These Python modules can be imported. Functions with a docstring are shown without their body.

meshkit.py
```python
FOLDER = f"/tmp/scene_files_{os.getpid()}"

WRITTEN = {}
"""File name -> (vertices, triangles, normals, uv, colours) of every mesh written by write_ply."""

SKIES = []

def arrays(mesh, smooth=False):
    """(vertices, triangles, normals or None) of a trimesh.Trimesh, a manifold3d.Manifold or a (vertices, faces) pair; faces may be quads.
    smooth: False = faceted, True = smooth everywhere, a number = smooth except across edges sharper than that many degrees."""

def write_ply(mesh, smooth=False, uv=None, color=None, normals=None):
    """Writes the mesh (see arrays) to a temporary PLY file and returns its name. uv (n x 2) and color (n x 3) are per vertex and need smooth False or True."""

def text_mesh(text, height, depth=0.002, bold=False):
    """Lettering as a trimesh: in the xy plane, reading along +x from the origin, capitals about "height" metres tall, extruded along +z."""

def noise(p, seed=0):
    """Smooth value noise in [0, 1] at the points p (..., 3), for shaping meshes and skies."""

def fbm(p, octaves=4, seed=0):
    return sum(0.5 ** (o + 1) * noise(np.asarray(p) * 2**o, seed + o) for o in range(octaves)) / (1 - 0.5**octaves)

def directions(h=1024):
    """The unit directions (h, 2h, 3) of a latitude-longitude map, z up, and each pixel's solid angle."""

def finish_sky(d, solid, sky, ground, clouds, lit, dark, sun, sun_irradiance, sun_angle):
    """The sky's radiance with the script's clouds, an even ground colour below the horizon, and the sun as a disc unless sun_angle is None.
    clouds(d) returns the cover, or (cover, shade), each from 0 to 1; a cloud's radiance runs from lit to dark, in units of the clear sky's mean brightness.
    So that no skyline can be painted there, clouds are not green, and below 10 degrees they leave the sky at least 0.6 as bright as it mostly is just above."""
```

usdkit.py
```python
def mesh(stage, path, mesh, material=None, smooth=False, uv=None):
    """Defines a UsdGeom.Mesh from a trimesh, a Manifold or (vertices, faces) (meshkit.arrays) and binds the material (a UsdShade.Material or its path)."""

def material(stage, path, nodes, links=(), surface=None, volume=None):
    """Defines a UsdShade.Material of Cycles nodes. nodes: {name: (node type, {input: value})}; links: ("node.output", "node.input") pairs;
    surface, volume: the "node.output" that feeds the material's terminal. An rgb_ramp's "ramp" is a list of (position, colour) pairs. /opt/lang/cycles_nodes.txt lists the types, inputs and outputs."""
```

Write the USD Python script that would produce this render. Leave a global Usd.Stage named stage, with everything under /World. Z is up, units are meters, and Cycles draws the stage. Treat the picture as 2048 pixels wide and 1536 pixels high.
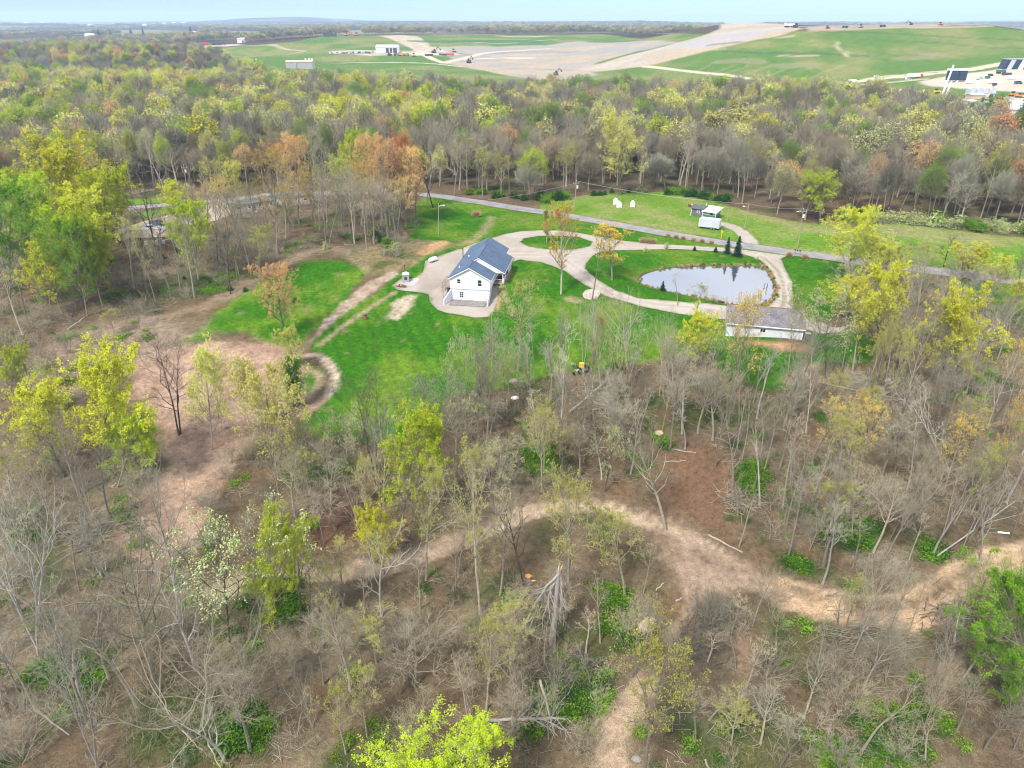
import math, random
import numpy as np
import trimesh, shapely
from shapely.geometry import Polygon, LineString, Point
from scipy.interpolate import RBFInterpolator
import usdkit, meshkit
from pxr import Usd, UsdGeom, UsdLux, UsdShade, Gf, Sdf, Vt

stage = Usd.Stage.CreateInMemory()
UsdGeom.SetStageUpAxis(stage, 'Z')
UsdGeom.Xform.Define(stage, '/World')
UsdGeom.Scope.Define(stage, '/World/Looks')
rng = np.random.default_rng(20240417)

# ------------------------------------------------------------------ camera, sky, sun, exposure
EYE = np.array([0.0, 0.0, 55.0])
FOCAL = 1420.0                                   # in pixels of a 2048-wide frame
PITCH = math.radians(27.34)
cam = UsdGeom.Camera.Define(stage, '/World/camera')
cam.CreateHorizontalApertureAttr(36.0)
cam.CreateVerticalApertureAttr(27.0)
cam.CreateFocalLengthAttr(36.0 * FOCAL / 2048.0)
cam.CreateClippingRangeAttr(Gf.Vec2f(0.5, 60000.0))
cam.CreateExposureAttr(2.06)
cx = UsdGeom.Xformable(cam)
cx.AddTranslateOp().Set(Gf.Vec3d(*EYE))
cx.AddRotateXOp().Set(90.0 - math.degrees(PITCH))

SUN_EL, SUN_AZ = math.radians(52.0), math.radians(215.0)      # azimuth clockwise from +y, towards the sun
sun = UsdLux.DistantLight.Define(stage, '/World/sun')
sun.CreateIntensityAttr(0.4)
sun.CreateAngleAttr(10.0)
sun.CreateColorAttr(Gf.Vec3f(1.0, 0.95, 0.87))
sun.GetPrim().CreateAttribute('inputs:normalize', Sdf.ValueTypeNames.Bool).Set(True)
sx = UsdGeom.Xformable(sun)
sx.AddRotateZOp().Set(-math.degrees(SUN_AZ))
sx.AddRotateXOp().Set(-(90.0 - math.degrees(SUN_EL)))

usdkit.material(stage, '/World/Looks/sky_air', {
    'sky': ('sky_texture', {'sky_type': 'single_scattering', 'sun_disc': False, 'sun_elevation': SUN_EL, 'sun_rotation': SUN_AZ,
                            'altitude': 300.0, 'air_density': 1.0, 'aerosol_density': 0.3, 'ozone_density': 3.0}),
    'tc': ('texture_coordinate', {}),
    'sep': ('separate_xyz', {}),
    'stretch': ('mapping', {'scale': (1.0, 1.0, 3.0)}),
    'n': ('noise_texture', {'scale': 2.2, 'detail': 5.0, 'roughness': 0.55}),
    'nr': ('rgb_ramp', {'ramp': [(0.30, (0.55,) * 3), (0.62, (1,) * 3)]}),
    'el': ('map_range', {'range_type': 'smoothstep', 'from_min': 0.05, 'from_max': 0.24, 'to_min': 0.0, 'to_max': 0.9, 'clamp': True}),
    'mul': ('math', {'math_type': 'multiply'}),
    'blue': ('mix_color', {'blend_type': 'multiply', 'fac': 1.0, 'b': (0.37, 0.51, 0.90), 'use_clamp': False}), 'mix': ('mix_color', {'b': (6.2, 6.4, 6.8), 'use_clamp': False}),
    'bg': ('background_shader', {'strength': 0.06}),
}, [('tc.generated', 'sep.vector'), ('tc.generated', 'stretch.vector'), ('stretch.vector', 'n.vector'), ('n.fac', 'nr.fac'), ('sep.z', 'el.value'),
    ('nr.color', 'mul.value1'), ('el.result', 'mul.value2'), ('mul.value', 'mix.fac'), ('sky.color', 'blue.a'), ('blue.result', 'mix.a'), ('mix.result', 'bg.color')],
    surface='bg.background')
dome = UsdLux.DomeLight.Define(stage, '/World/sky')
UsdShade.MaterialBindingAPI.Apply(dome.GetPrim()).Bind(UsdShade.Material.Get(stage, '/World/Looks/sky_air'))
dome.GetPrim().SetCustomDataByKey('kind', 'structure')

# ------------------------------------------------------------------ small helpers
NAMES = {}
def numbered(name):
    n = NAMES.get(name, 0)
    NAMES[name] = n + 1
    return name if n == 0 else f'{name}_{n:03d}'
def tag(prim, label=None, category=None, group=None, kind=None):
    prim = prim.GetPrim() if hasattr(prim, 'GetPrim') else prim
    for k, v in (('label', label), ('category', category), ('group', group), ('kind', kind)):
        if v:
            prim.SetCustomDataByKey(k, v)
    return prim
def child_name(parent, name):
    return numbered(str(parent) + '/' + name) if False else _child(parent, name)
_kids = {}
def _child(path, name):
    k = (path, name)
    n = _kids.get(k, 0)
    _kids[k] = n + 1
    return f'{path}/{name}' + ('' if n == 0 else f'_{n:03d}')
def L(name):
    return UsdShade.Material.Get(stage, '/World/Looks/' + name)
def thing(name, label, category, loc=(0, 0, 0), rotz=0.0, group=None, scale=None):
    x = UsdGeom.Xform.Define(stage, '/World/' + numbered(name))
    x.AddTranslateOp().Set(Gf.Vec3d(*map(float, loc)))
    x.AddRotateZOp().Set(float(math.degrees(rotz)))
    if scale is not None:
        x.AddScaleOp().Set(Gf.Vec3f(*([scale] * 3 if np.ndim(scale) == 0 else scale)))
    return tag(x, label, category, group)
def part(parent, name, mesh, mat, smooth=False, label=None):
    p = usdkit.mesh(stage, _child(str(parent.GetPath()), name), mesh, L(mat), smooth=smooth)
    if label:
        tag(p, label)
    return p.GetPrim()
def single(name, mesh, mat, label=None, category=None, group=None, kind=None, smooth=False):
    p = usdkit.mesh(stage, '/World/' + numbered(name), mesh, L(mat), smooth=smooth)
    return tag(p, label, category, group, kind)

class MB:
    """collects simple solids into one (vertices, triangles)"""
    def __init__(s):
        s.v, s.f, s.n = [], [], 0
    def add(s, v, f):
        v = np.asarray(v, float); f = np.asarray(f, int)
        if f.shape[1] == 4:
            f = np.vstack([f[:, [0, 1, 2]], f[:, [0, 2, 3]]])
        s.v.append(v); s.f.append(f + s.n); s.n += len(v)
        return s
    def box(s, x0, x1, y0, y1, z0, z1):
        v = [(x, y, z) for z in (z0, z1) for x, y in ((x0, y0), (x1, y0), (x1, y1), (x0, y1))]
        return s.add(v, [(3, 2, 1, 0), (4, 5, 6, 7), (0, 1, 5, 4), (1, 2, 6, 5), (2, 3, 7, 6), (3, 0, 4, 7)])
    def prism(s, poly, axis, a, b):
        """poly: outline (u, v), extruded along axis from a to b; axis y: (x,z) outline, axis x: (y,z), axis z: (x,y)"""
        n = len(poly)
        def p(u, v, w):
            return {'y': (u, w, v), 'x': (w, u, v), 'z': (u, v, w)}[axis]
        v = [p(u, w, a) for u, w in poly] + [p(u, w, b) for u, w in poly]
        f = [(0, i, i + 1) for i in range(1, n - 1)] + [(n, n + i + 1, n + i) for i in range(1, n - 1)]
        for i in range(n):
            j = (i + 1) % n
            f += [(i, n + j, j), (i, n + i, n + j)]
        m = trimesh.Trimesh(np.array(v, float), np.array(f), process=False)
        if m.volume < 0:
            m.invert()
        return s.add(m.vertices, m.faces)
    def bar(s, p, q, r, n=6, r2=None):
        v, f = tubes(np.array([[p, q]], float), np.array([[r, r if r2 is None else r2]], float), n, cap=True)
        return s.add(v, f)
    def sphere(s, c, r, sub=1, sc=(1, 1, 1)):
        m = trimesh.creation.icosphere(sub, 1.0)
        return s.add(m.vertices * r * np.array(sc) + np.array(c), m.faces)
    def mesh(s):
        return np.vstack(s.v), np.vstack(s.f)

def tubes(P, R, n=3, cap=False):
    """P (m,k,3) polylines, R (m,k) radii -> one mesh of n-sided tubes"""
    P = np.asarray(P, float); R = np.asarray(R, float)
    m, k, _ = P.shape
    T = np.gradient(P, axis=1) if k > 2 else np.repeat((P[:, 1:] - P[:, :1]), 2, axis=1)
    T /= np.maximum(np.linalg.norm(T, axis=2, keepdims=True), 1e-9)
    ref = np.where(np.abs(T[:, :1, 2:3]) > 0.85, np.array([1.0, 0, 0]), np.array([0, 0, 1.0]))
    A = np.cross(T, np.broadcast_to(ref, T.shape)); A /= np.maximum(np.linalg.norm(A, axis=2, keepdims=True), 1e-9)
    B = np.cross(T, A)
    a = np.arange(n) / n * 2 * np.pi
    V = P[:, :, None] + R[:, :, None, None] * (np.cos(a)[:, None] * A[:, :, None] + np.sin(a)[:, None] * B[:, :, None])
    V = V.reshape(-1, 3)
    i = np.arange(m)[:, None, None] * k * n; j = np.arange(k - 1)[None, :, None] * n; s = np.arange(n)[None, None, :]; s2 = (s + 1) % n
    a0, a1, b0, b1 = i + j + s, i + j + s2, i + j + n + s, i + j + n + s2
    F = np.concatenate([np.stack([a0, b0, a1], -1).reshape(-1, 3), np.stack([a1, b0, b1], -1).reshape(-1, 3)])
    if cap:
        base = np.arange(m)[:, None] * k * n
        for q in range(1, n - 1):
            F = np.vstack([F, np.hstack([base, base + q, base + q + 1])])
            e = base + (k - 1) * n
            F = np.vstack([F, np.hstack([e, e + q + 1, e + q])])
    return V, F[:, ::-1]

# ------------------------------------------------------------------ picture geometry -> world
cp, sp = math.cos(PITCH), math.sin(PITCH)
def ray(px, py):
    u, v = (px - 1024.0) / FOCAL, (768.0 - py) / FOCAL
    d = np.array([u, cp + v * sp, -sp + v * cp])
    return d
def project(P):
    q = np.asarray(P, float) - EYE
    f = q[..., 1] * cp - q[..., 2] * sp
    up = q[..., 1] * sp + q[..., 2] * cp
    return 1024 + FOCAL * q[..., 0] / f, 768 - FOCAL * up / f
def at_z(px, py, z):
    d = ray(px, py)
    return EYE + d * ((z - EYE[2]) / d[2])
def at_d(px, py, dist):
    d = ray(px, py)
    return EYE + d * (dist / d[1])
# ------------------------------------------------------------------ terrain
NEAR = [  # (px, py, z): grade of the ridge, its lawn and the woods below it
    (200, 430, 0), (500, 412, 0), (860, 400, 0), (1250, 420, 0), (1600, 470, 0), (2000, 470, 0.5), (1000, 470, 0), (1300, 490, -0.2), (1560, 540, -0.4), (1700, 545, -0.5),
    (2030, 570, -0.5), (870, 500, 1.2), (780, 470, 1.5), (720, 520, 1.5), (980, 520, 0), (1060, 560, -0.3), (820, 560, -1.0), (870, 590, -2.3), (940, 615, -2.7), (1010, 620, -1.6),
    (1120, 590, -0.5), (1250, 620, -0.6), (1430, 650, -1.0), (1560, 700, -1.3), (1640, 640, -0.6), (1750, 740, -2.6), (720, 620, -3.0), (640, 590, -1.2), (560, 640, -2.0), (420, 650, -1.8),
    (300, 560, -0.5), (100, 560, -0.8), (60, 680, -2.8), (250, 700, -3.4), (500, 690, -3.4), (760, 700, -4.2), (900, 720, -4.2), (1080, 690, -3.4), (1250, 720, -3.8), (650, 770, -5.2),
    (760, 820, -6.2), (880, 860, -7.0), (1050, 790, -6.2), (1200, 780, -5.8), (1400, 760, -4.6), (1560, 800, -5.6), (1740, 800, -5.0), (1950, 760, -5.2), (350, 820, -5.2), (120, 850, -5.6),
    (350, 950, -7.6), (120, 1000, -8.4), (620, 960, -8.8), (700, 1020, -10.2), (860, 980, -9.6), (1050, 930, -9.6), (1300, 930, -9.6), (1500, 930, -9.0), (1750, 930, -8.8), (2000, 930, -9.4),
    (250, 1080, -9.6), (60, 1150, -11.0), (620, 1150, -12.0), (850, 1120, -12.0), (1080, 1040, -11.4), (1300, 1050, -11.6), (1440, 1140, -12.2), (1650, 1060, -12.6), (1640, 1190, -12.8), (1850, 1210, -12.6),
    (2030, 1130, -11.6), (400, 1260, -13.2), (800, 1260, -14.0), (1150, 1250, -14.4), (1500, 1320, -15.2), (1900, 1360, -15.4), (100, 1420, -14.4), (500, 1480, -15.2), (1000, 1480, -16.2), (1280, 1420, -15.4),
    (1700, 1500, -17.0), (2040, 1500, -16.6), (-250, 1100, -10.5), (-200, 700, -3.5), (2250, 800, -7), (2250, 1200, -13), (-350, 450, -0.5), (2350, 560, -0.5), (1000, 1700, -17), (200, 1700, -16), (1900, 1700, -17.5),
]
FAR = [  # (px, py, 'z' or 'd', value)
    (0, 410, 'z', 0), (400, 400, 'z', 0), (850, 385, 'z', 0), (1300, 400, 'z', 0), (1700, 440, 'z', 0), (2048, 470, 'z', 0.5), (-500, 420, 'z', 0), (2500, 480, 'z', 0),
    (100, 260, 'z', -3), (500, 250, 'z', -3), (900, 240, 'z', -3), (1300, 250, 'z', -2), (1700, 280, 'z', -1), (2040, 320, 'z', 0), (2400, 300, 'z', 0), (-400, 260, 'z', -3),
    (300, 124, 'z', 13), (150, 124, 'z', 9), (420, 118, 'z', 7), (120, 172, 'z', -8), (350, 170, 'z', -7), (250, 215, 'z', 2), (600, 188, 'z', -9), (700, 220, 'z', 1), (900, 165, 'z', 2), (1000, 205, 'z', -8), (1200, 185, 'z', -2), (1400, 200, 'z', -8), (1550, 225, 'z', 0), (1700, 200, 'z', -3), (1900, 214, 'z', -1), (2040, 225, 'z', -1), (2400, 200, 'z', 1),
    (-300, 150, 'z', 2), (50, 113, 'z', 3), (250, 108, 'z', 4), (330, 97, 'z', 6), (420, 90, 'z', 10), (470, 88, 'z', 12), (400, 105, 'z', 3), (520, 110, 'z', 2), (560, 128, 'z', -1), (640, 124, 'z', -1),
    (560, 84, 'z', 19), (660, 71.5, 'z', 24), (760, 71.5, 'z', 23), (900, 70, 'z', 23), (1040, 68, 'z', 23), (1180, 67, 'z', 23), (700, 92, 'z', 14), (620, 100, 'z', 8),
    (775, 104, 'z', 8), (700, 106, 'z', 8), (880, 104, 'z', 7), (760, 118, 'z', 2), (860, 122, 'z', 1), (850, 84, 'z', 17), (960, 84, 'z', 17), (1060, 80, 'z', 18), (1000, 95, 'z', 9),
    (1100, 93, 'z', 9), (940, 120, 'z', 0), (900, 138, 'z', -4), (1000, 150, 'z', -6), (1100, 158, 'z', -6), (1060, 120, 'z', 0), (1180, 110, 'z', 6), (1200, 85, 'z', 16), (1300, 82, 'z', 18), (1220, 140, 'z', -4),
    (1280, 118, 'd', 960), (1380, 92, 'd', 950), (1440, 76, 'd', 960), (1450, 47, 'd', 1250), (1520, 46, 'd', 1250), (1360, 62, 'd', 1350), (1570, 53, 'd', 1100), (1500, 70, 'd', 940), (1380, 130, 'd', 850), (1320, 160, 'd', 775),
    (1600, 61, 'd', 905), (1700, 56, 'd', 915), (1800, 53, 'd', 915), (1900, 51, 'd', 915), (1985, 51, 'd', 905), (2060, 62, 'd', 890), (2180, 105, 'd', 850), (1560, 100, 'd', 840), (1700, 105, 'd', 830), (1850, 100, 'd', 830), (1980, 95, 'd', 840),
    (1450, 148, 'd', 770), (1600, 158, 'd', 752), (1700, 163, 'd', 735), (1830, 152, 'd', 720), (1950, 140, 'd', 735), (2040, 128, 'd', 745), (2040, 160, 'd', 650), (1900, 172, 'd', 650), (1780, 176, 'd', 660),
    (1700, 58, 'd', 1060), (1850, 56, 'd', 1060), (1980, 58, 'd', 1060), (1750, 78, 'd', 1400), (1950, 80, 'd', 1400), (2100, 90, 'd', 1300), (1550, 70, 'd', 1500),
    (100, 85, 'z', 4), (300, 80, 'z', 6), (480, 68, 'z', 14), (700, 65, 'z', 17), (950, 63, 'z', 17), (1200, 64, 'z', 16), (100, 66, 'z', 5), (300, 62, 'z', 8), (-300, 80, 'z', 4), (-400, 64, 'z', 6), (2300, 70, 'z', 4),
    (600, 52, 'z', 8), (1000, 52, 'z', 6), (1400, 54, 'z', 0), (1800, 62, 'z', 0), (2200, 60, 'z', 0), (100, 55, 'z', 5),
]
def _steps(start, parts):
    """coordinates from start on: parts of (until, step at first, growth of the step, largest step)"""
    a = [start]
    for far, step, q, most in parts:
        s = step
        while a[-1] < far:
            a.append(a[-1] + s); s = min(s * q, most)
    return a
GY = np.array(_steps(14.0, [(235.0, 0.75, 1.0, 1), (640.0, 0.75, 1.02, 4.0), (1480.0, 4.0, 1.0, 4.0), (9000.0, 4.0, 1.03, 400.0)]))
gx = np.array(_steps(0.0, [(150.0, 0.8, 1.0, 1), (640.0, 0.8, 1.03, 5.0), (6500.0, 5.0, 1.06, 400.0)]))
GX = np.concatenate([-gx[:0:-1], gx])
XX, YY = np.meshgrid(GX, GY)
pn = np.array([at_z(a, b, z) for a, b, z in NEAR])
near_f = RBFInterpolator(pn[:, :2] / 100.0, pn[:, 2], kernel='thin_plate_spline', smoothing=0.002)
pf = np.array([at_z(a, b, v) if k == 'z' else at_d(a, b, v) for a, b, k, v in FAR])
far_f = RBFInterpolator(pf[:, :2] / 1000.0, pf[:, 2], kernel='linear', smoothing=0.002)
def smooth01(t):
    t = np.clip(t, 0, 1)
    return t * t * (3 - 2 * t)
def fbm2(x, y, scale, octaves=4, seed=0):
    return meshkit.fbm(np.stack([np.asarray(x) / scale, np.asarray(y) / scale, np.zeros_like(np.asarray(x, float)) + 0.37], -1), octaves, seed)
def terrain(x, y):
    x = np.asarray(x, float); y = np.asarray(y, float)
    shape = x.shape
    q = np.stack([x.ravel(), y.ravel()], 1)
    w = smooth01((q[:, 1] - 190.0) / 60.0 + (np.abs(q[:, 0]) - 190) / 400.0 * (np.abs(q[:, 0]) > 190))
    z = np.zeros(len(q))
    m = w < 1
    qn = q[m].copy(); qn[:, 0] = np.clip(qn[:, 0], -230, 260); qn[:, 1] = np.clip(qn[:, 1], 22, 300)
    z[m] += (1 - w[m]) * near_f(qn / 100.0)
    m = w > 0
    qf = q[m].copy(); d = np.hypot(qf[:, 0], qf[:, 1]); cap = np.minimum(1, 3200.0 / d)
    zf = far_f(np.stack([qf[:, 0], np.maximum(qf[:, 1], 150)], 1) * cap[:, None] / 1000.0)
    # rolling country beyond the works
    t = smooth01((qf[:, 1] - 1900.0) / 900.0)
    roll = 90 * (fbm2(qf[:, 0], qf[:, 1], 1500.0, 3, 5) - 0.5) + 5.0
    ridge = 42.0 * (0.6 + 0.8 * fbm2(qf[:, 0], qf[:, 1], 420.0, 4, 6)) * np.exp(-((qf[:, 1] - 8000) / 900.0) ** 2) * np.exp(-((qf[:, 0] + 2350) / 900.0) ** 2)
    z[m] += w[m] * (zf * (1 - t) + np.minimum(t * np.clip(roll, -10, 44) + ridge, 92))
    # small roughness of the woods floor
    amp = np.where(q[:, 1] < 100, 0.55, 0.25) * (q[:, 1] < 420)
    z += amp * (fbm2(q[:, 0], q[:, 1], 7.0, 3, 9) - 0.5)
    return z.reshape(shape)
ZZ = terrain(XX, YY)
def zat(x, y, G=None):
    G = ZZ if G is None else G
    x = np.asarray(x, float); y = np.asarray(y, float)
    i = np.clip(np.searchsorted(GX, x) - 1, 0, len(GX) - 2); j = np.clip(np.searchsorted(GY, y) - 1, 0, len(GY) - 2)
    u = np.clip((x - GX[i]) / (GX[i + 1] - GX[i]), 0, 1); v = np.clip((y - GY[j]) / (GY[j + 1] - GY[j]), 0, 1)
    return (G[j, i] * (1 - u) + G[j, i + 1] * u) * (1 - v) + (G[j + 1, i] * (1 - u) + G[j + 1, i + 1] * u) * v
_TD = np.geomspace(18.0, 8500.0, 1400)
def at(px, py):
    """where the line of sight through a picture point meets the ground"""
    d = ray(px, py)
    P = EYE + d[None] * (_TD / d[1])[:, None]
    below = P[:, 2] - zat(P[:, 0], P[:, 1])
    k = np.argmax(below < 0)
    if below[k] >= 0:
        k = len(_TD) - 1
    if k == 0:
        return np.array([P[0, 0], P[0, 1], float(zat(P[0, 0], P[0, 1]))])
    f = below[k - 1] / (below[k - 1] - below[k])
    p = P[k - 1] + f * (P[k] - P[k - 1])
    p[2] = float(zat(p[0], p[1]))
    return p
def wpoly(pts, z=None):
    q = [(at(a, b) if z is None else at_z(a, b, z))[:2] for a, b in pts]
    p = Polygon(q)
    return p if p.is_valid else p.buffer(0)
def spline(q, step=1.5):
    """a smooth line (Catmull-Rom) through the points, resampled evenly"""
    q = np.asarray(q, float)
    e = np.vstack([2 * q[0] - q[1], q, 2 * q[-1] - q[-2]])
    out = []
    for i in range(1, len(e) - 2):
        t = np.linspace(0, 1, 12, endpoint=False)[:, None]
        a, b, c, d = e[i - 1], e[i], e[i + 1], e[i + 2]
        out.append(0.5 * (2 * b + (c - a) * t + (2 * a - 5 * b + 4 * c - d) * t**2 + (3 * b - a - 3 * c + d) * t**3))
    out = np.vstack(out + [q[-1:]])
    s = np.r_[0, np.cumsum(np.linalg.norm(np.diff(out, axis=0), axis=1))]
    k = np.arange(0, s[-1], step)
    return np.stack([np.interp(k, s, out[:, 0]), np.interp(k, s, out[:, 1])], 1)
def wline(pts):
    return LineString(spline([at(a, b)[:2] for a, b in pts], 2.0))
def ragged(poly, amp, scale, seed=0):
    """the outline pushed in and out by noise"""
    def ring(r):
        p = np.array(r.segmentize(0.8).coords)[:-1]
        t = np.roll(p, -1, 0) - np.roll(p, 1, 0); t /= np.maximum(np.linalg.norm(t, axis=1, keepdims=True), 1e-9)
        k = (fbm2(p[:, 0], p[:, 1], scale, 3, seed) - 0.5) * 2 * amp
        return p + np.stack([t[:, 1], -t[:, 0]], 1) * k[:, None]
    out = []
    for g in getattr(poly, 'geoms', [poly]):
        out.append(Polygon(ring(g.exterior), [ring(h) for h in g.interiors]).buffer(0))
    return shapely.union_all(out)

# ---- pond: a level sheet of water in a dug basin
POND_Z = -0.9
POND = [(1277, 561), (1284, 553), (1296, 547), (1326, 539), (1370, 535), (1414, 533.5), (1458, 533), (1487, 533), (1513, 534), (1526, 538), (1534, 547), (1540, 558), (1546, 570), (1547, 583), (1544, 595), (1534, 604),
        (1516, 611), (1487, 614), (1460, 609), (1428, 601), (1384, 592), (1349, 585), (1314, 577), (1291, 570)]
pond_poly = Polygon(spline([at_z(a, b, POND_Z)[:2] for a, b in POND + POND[:1]], 0.7)).buffer(0)
pts_all = np.stack([XX.ravel(), YY.ravel()], 1)
def near_mask(poly, pad):
    x0, y0, x1, y1 = poly.bounds
    return np.flatnonzero((pts_all[:, 0] > x0 - pad) & (pts_all[:, 0] < x1 + pad) & (pts_all[:, 1] > y0 - pad) & (pts_all[:, 1] < y1 + pad))
def sdist(poly, idx):
    """distance to the outline, negative inside"""
    p = shapely.points(pts_all[idx])
    d = shapely.distance(p, poly.boundary)
    return np.where(shapely.contains_xy(poly, pts_all[idx, 0], pts_all[idx, 1]), -d, d)
idx = near_mask(pond_poly, 9.0)
sd = sdist(pond_poly, idx)
zf = ZZ.ravel()
k = smooth01((sd + 0.2) / 7.0)
shore = POND_Z + np.clip(sd, -5, 9) * np.where(sd < 0, 0.35, 0.16)
zf[idx] = np.where(sd < 9, shore * (1 - k) + zf[idx] * k, zf[idx])
ZZ = zf.reshape(ZZ.shape)

# ---- the house stands on a shelf dug into the ridge: high yard behind, low yard before the basement
HOUSE_ROT = -math.radians(9.0)
hu, hv = np.array([math.cos(HOUSE_ROT), math.sin(HOUSE_ROT)]), np.array([-math.sin(HOUSE_ROT), math.cos(HOUSE_ROT)])   # across, along
HOUSE_Z = 0.05                                                                # level of the main floor
BASE_Z = HOUSE_Z - 2.75
h0 = at_z(904.0, 599.0, BASE_Z)[:2]                                          # front left corner of the basement wall
def house_xy(a, b):
    return h0 + hu * a + hv * b
a_ = (pts_all - h0) @ hu; b_ = (pts_all - h0) @ hv
zf = ZZ.ravel()
low = smooth01(1 - (np.maximum.reduce([np.abs(a_ - 4.4) - 7.5, b_ - 1.0, -9.0 - b_])) / 3.5)
zf = zf * (1 - low) + (BASE_Z - 0.05) * low
high = smooth01(1 - (np.maximum.reduce([a_ - 13.5, -1.0 - a_, b_ - 26.0, 6.5 - b_])) / 4.5) * (1 - low)
zf = zf * (1 - high) + (HOUSE_Z - 0.55) * high
ZZ = zf.reshape(ZZ.shape)

# ---- road, gravel, tracks (outlines in plan)
ROAD = [(-420, 476), (-200, 452), (0, 430), (100, 424), (205, 420), (342, 409), (437, 402), (500, 394), (547, 388), (620, 386), (683, 386), (740, 386), (800, 387), (867, 391), (950, 403), (1050, 419), (1101, 426), (1180, 440), (1248, 452), (1350, 470),
        (1450, 486), (1560, 502), (1648, 513), (1783, 531), (1912, 547), (2032, 563), (2200, 587), (2400, 615)]
road_line = wline(ROAD)
road_poly = ragged(road_line.buffer(2.65), 0.18, 3.0, 3)
island = wpoly([(1040, 484), (1050, 477), (1075, 472.5), (1120, 471.5), (1160, 475), (1184, 484), (1180, 493), (1142, 500), (1090, 498), (1057, 493)])
g1 = wpoly([(931, 494), (984, 476), (1010, 468), (1043, 462.5), (1081, 460.5), (1130, 462), (1180, 470), (1250, 482), (1326, 489), (1443, 495), (1500, 501), (1545, 507), (1575, 511), (1563, 518), (1569, 535), (1584, 564), (1586, 594), (1588, 617), (1612, 634),
            (1667, 655), (1690, 652), (1690, 664), (1640, 668), (1600, 655), (1500, 636), (1450, 640), (1350, 626), (1277, 612), (1207, 592), (1169, 570), (1131, 543), (1101, 531), (1072, 523), (1040, 519), (1025, 524), (1020, 542), (1006, 556), (998, 575), (997, 600), (988, 622), (976, 634), (949, 636), (924, 631),
            (897, 627), (873, 620), (860, 603), (858, 589), (837, 584.5), (794, 580), (783, 572), (805, 556), (825, 558), (845, 545), (850, 522), (876, 514), (897, 505)])
hole = wpoly([(1277, 597), (1233, 582), (1198, 562), (1180, 547), (1171, 537), (1172, 527), (1185, 512), (1200, 505), (1230, 501), (1261, 500.5), (1355, 498.5), (1443, 503.5), (1480, 508), (1501, 513.5), (1522, 522), (1540, 541), (1551, 564), (1552, 594), (1538, 612), (1500, 625), (1460, 613), (1400, 606), (1350, 603)])
lane = wline([(1436, 446), (1455, 450), (1478, 461), (1494, 475), (1506, 492)]).buffer(2.1)
gravel_poly = shapely.union_all([g1.difference(hole).difference(island), lane])
gravel_poly = ragged(gravel_poly, 0.35, 3.5, 11).difference(road_poly.buffer(0.02)).difference(pond_poly.buffer(0.8))
left_lot = ragged(shapely.union_all([wline([(262, 462), (330, 440), (400, 424), (450, 409)]).buffer(4.5), wpoly([(380, 418), (470, 402), (480, 424), (400, 452), (350, 446)])]), 0.7, 4.0, 5).difference(road_poly.buffer(0.3))
zf = ZZ.ravel()
def sink(poly, depth, edge):
    i = near_mask(poly, 1.0)
    s = sdist(poly, i)
    zf[i] -= depth * smooth01((-s - 0.1) / edge)
sink(road_poly, 0.11, 0.7); sink(gravel_poly, 0.13, 0.7)
TRAIL = [(430, 1180), (520, 1155), (610, 1146), (700, 1138), (790, 1126), (870, 1098), (950, 1068), (1030, 1034), (1100, 1012), (1165, 1006), (1230, 1020), (1290, 1040), (1350, 1056), (1410, 1092), (1460, 1128), (1510, 1160), (1570, 1190), (1640, 1207), (1720, 1224), (1800, 1228), (1865, 1208), (1930, 1160), (1990, 1132), (2080, 1112), (2250, 1085)]
trail_line = wline(TRAIL)
sink(ragged(trail_line.buffer(2.4), 0.5, 4.0, 9), 0.45, 1.2)
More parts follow.
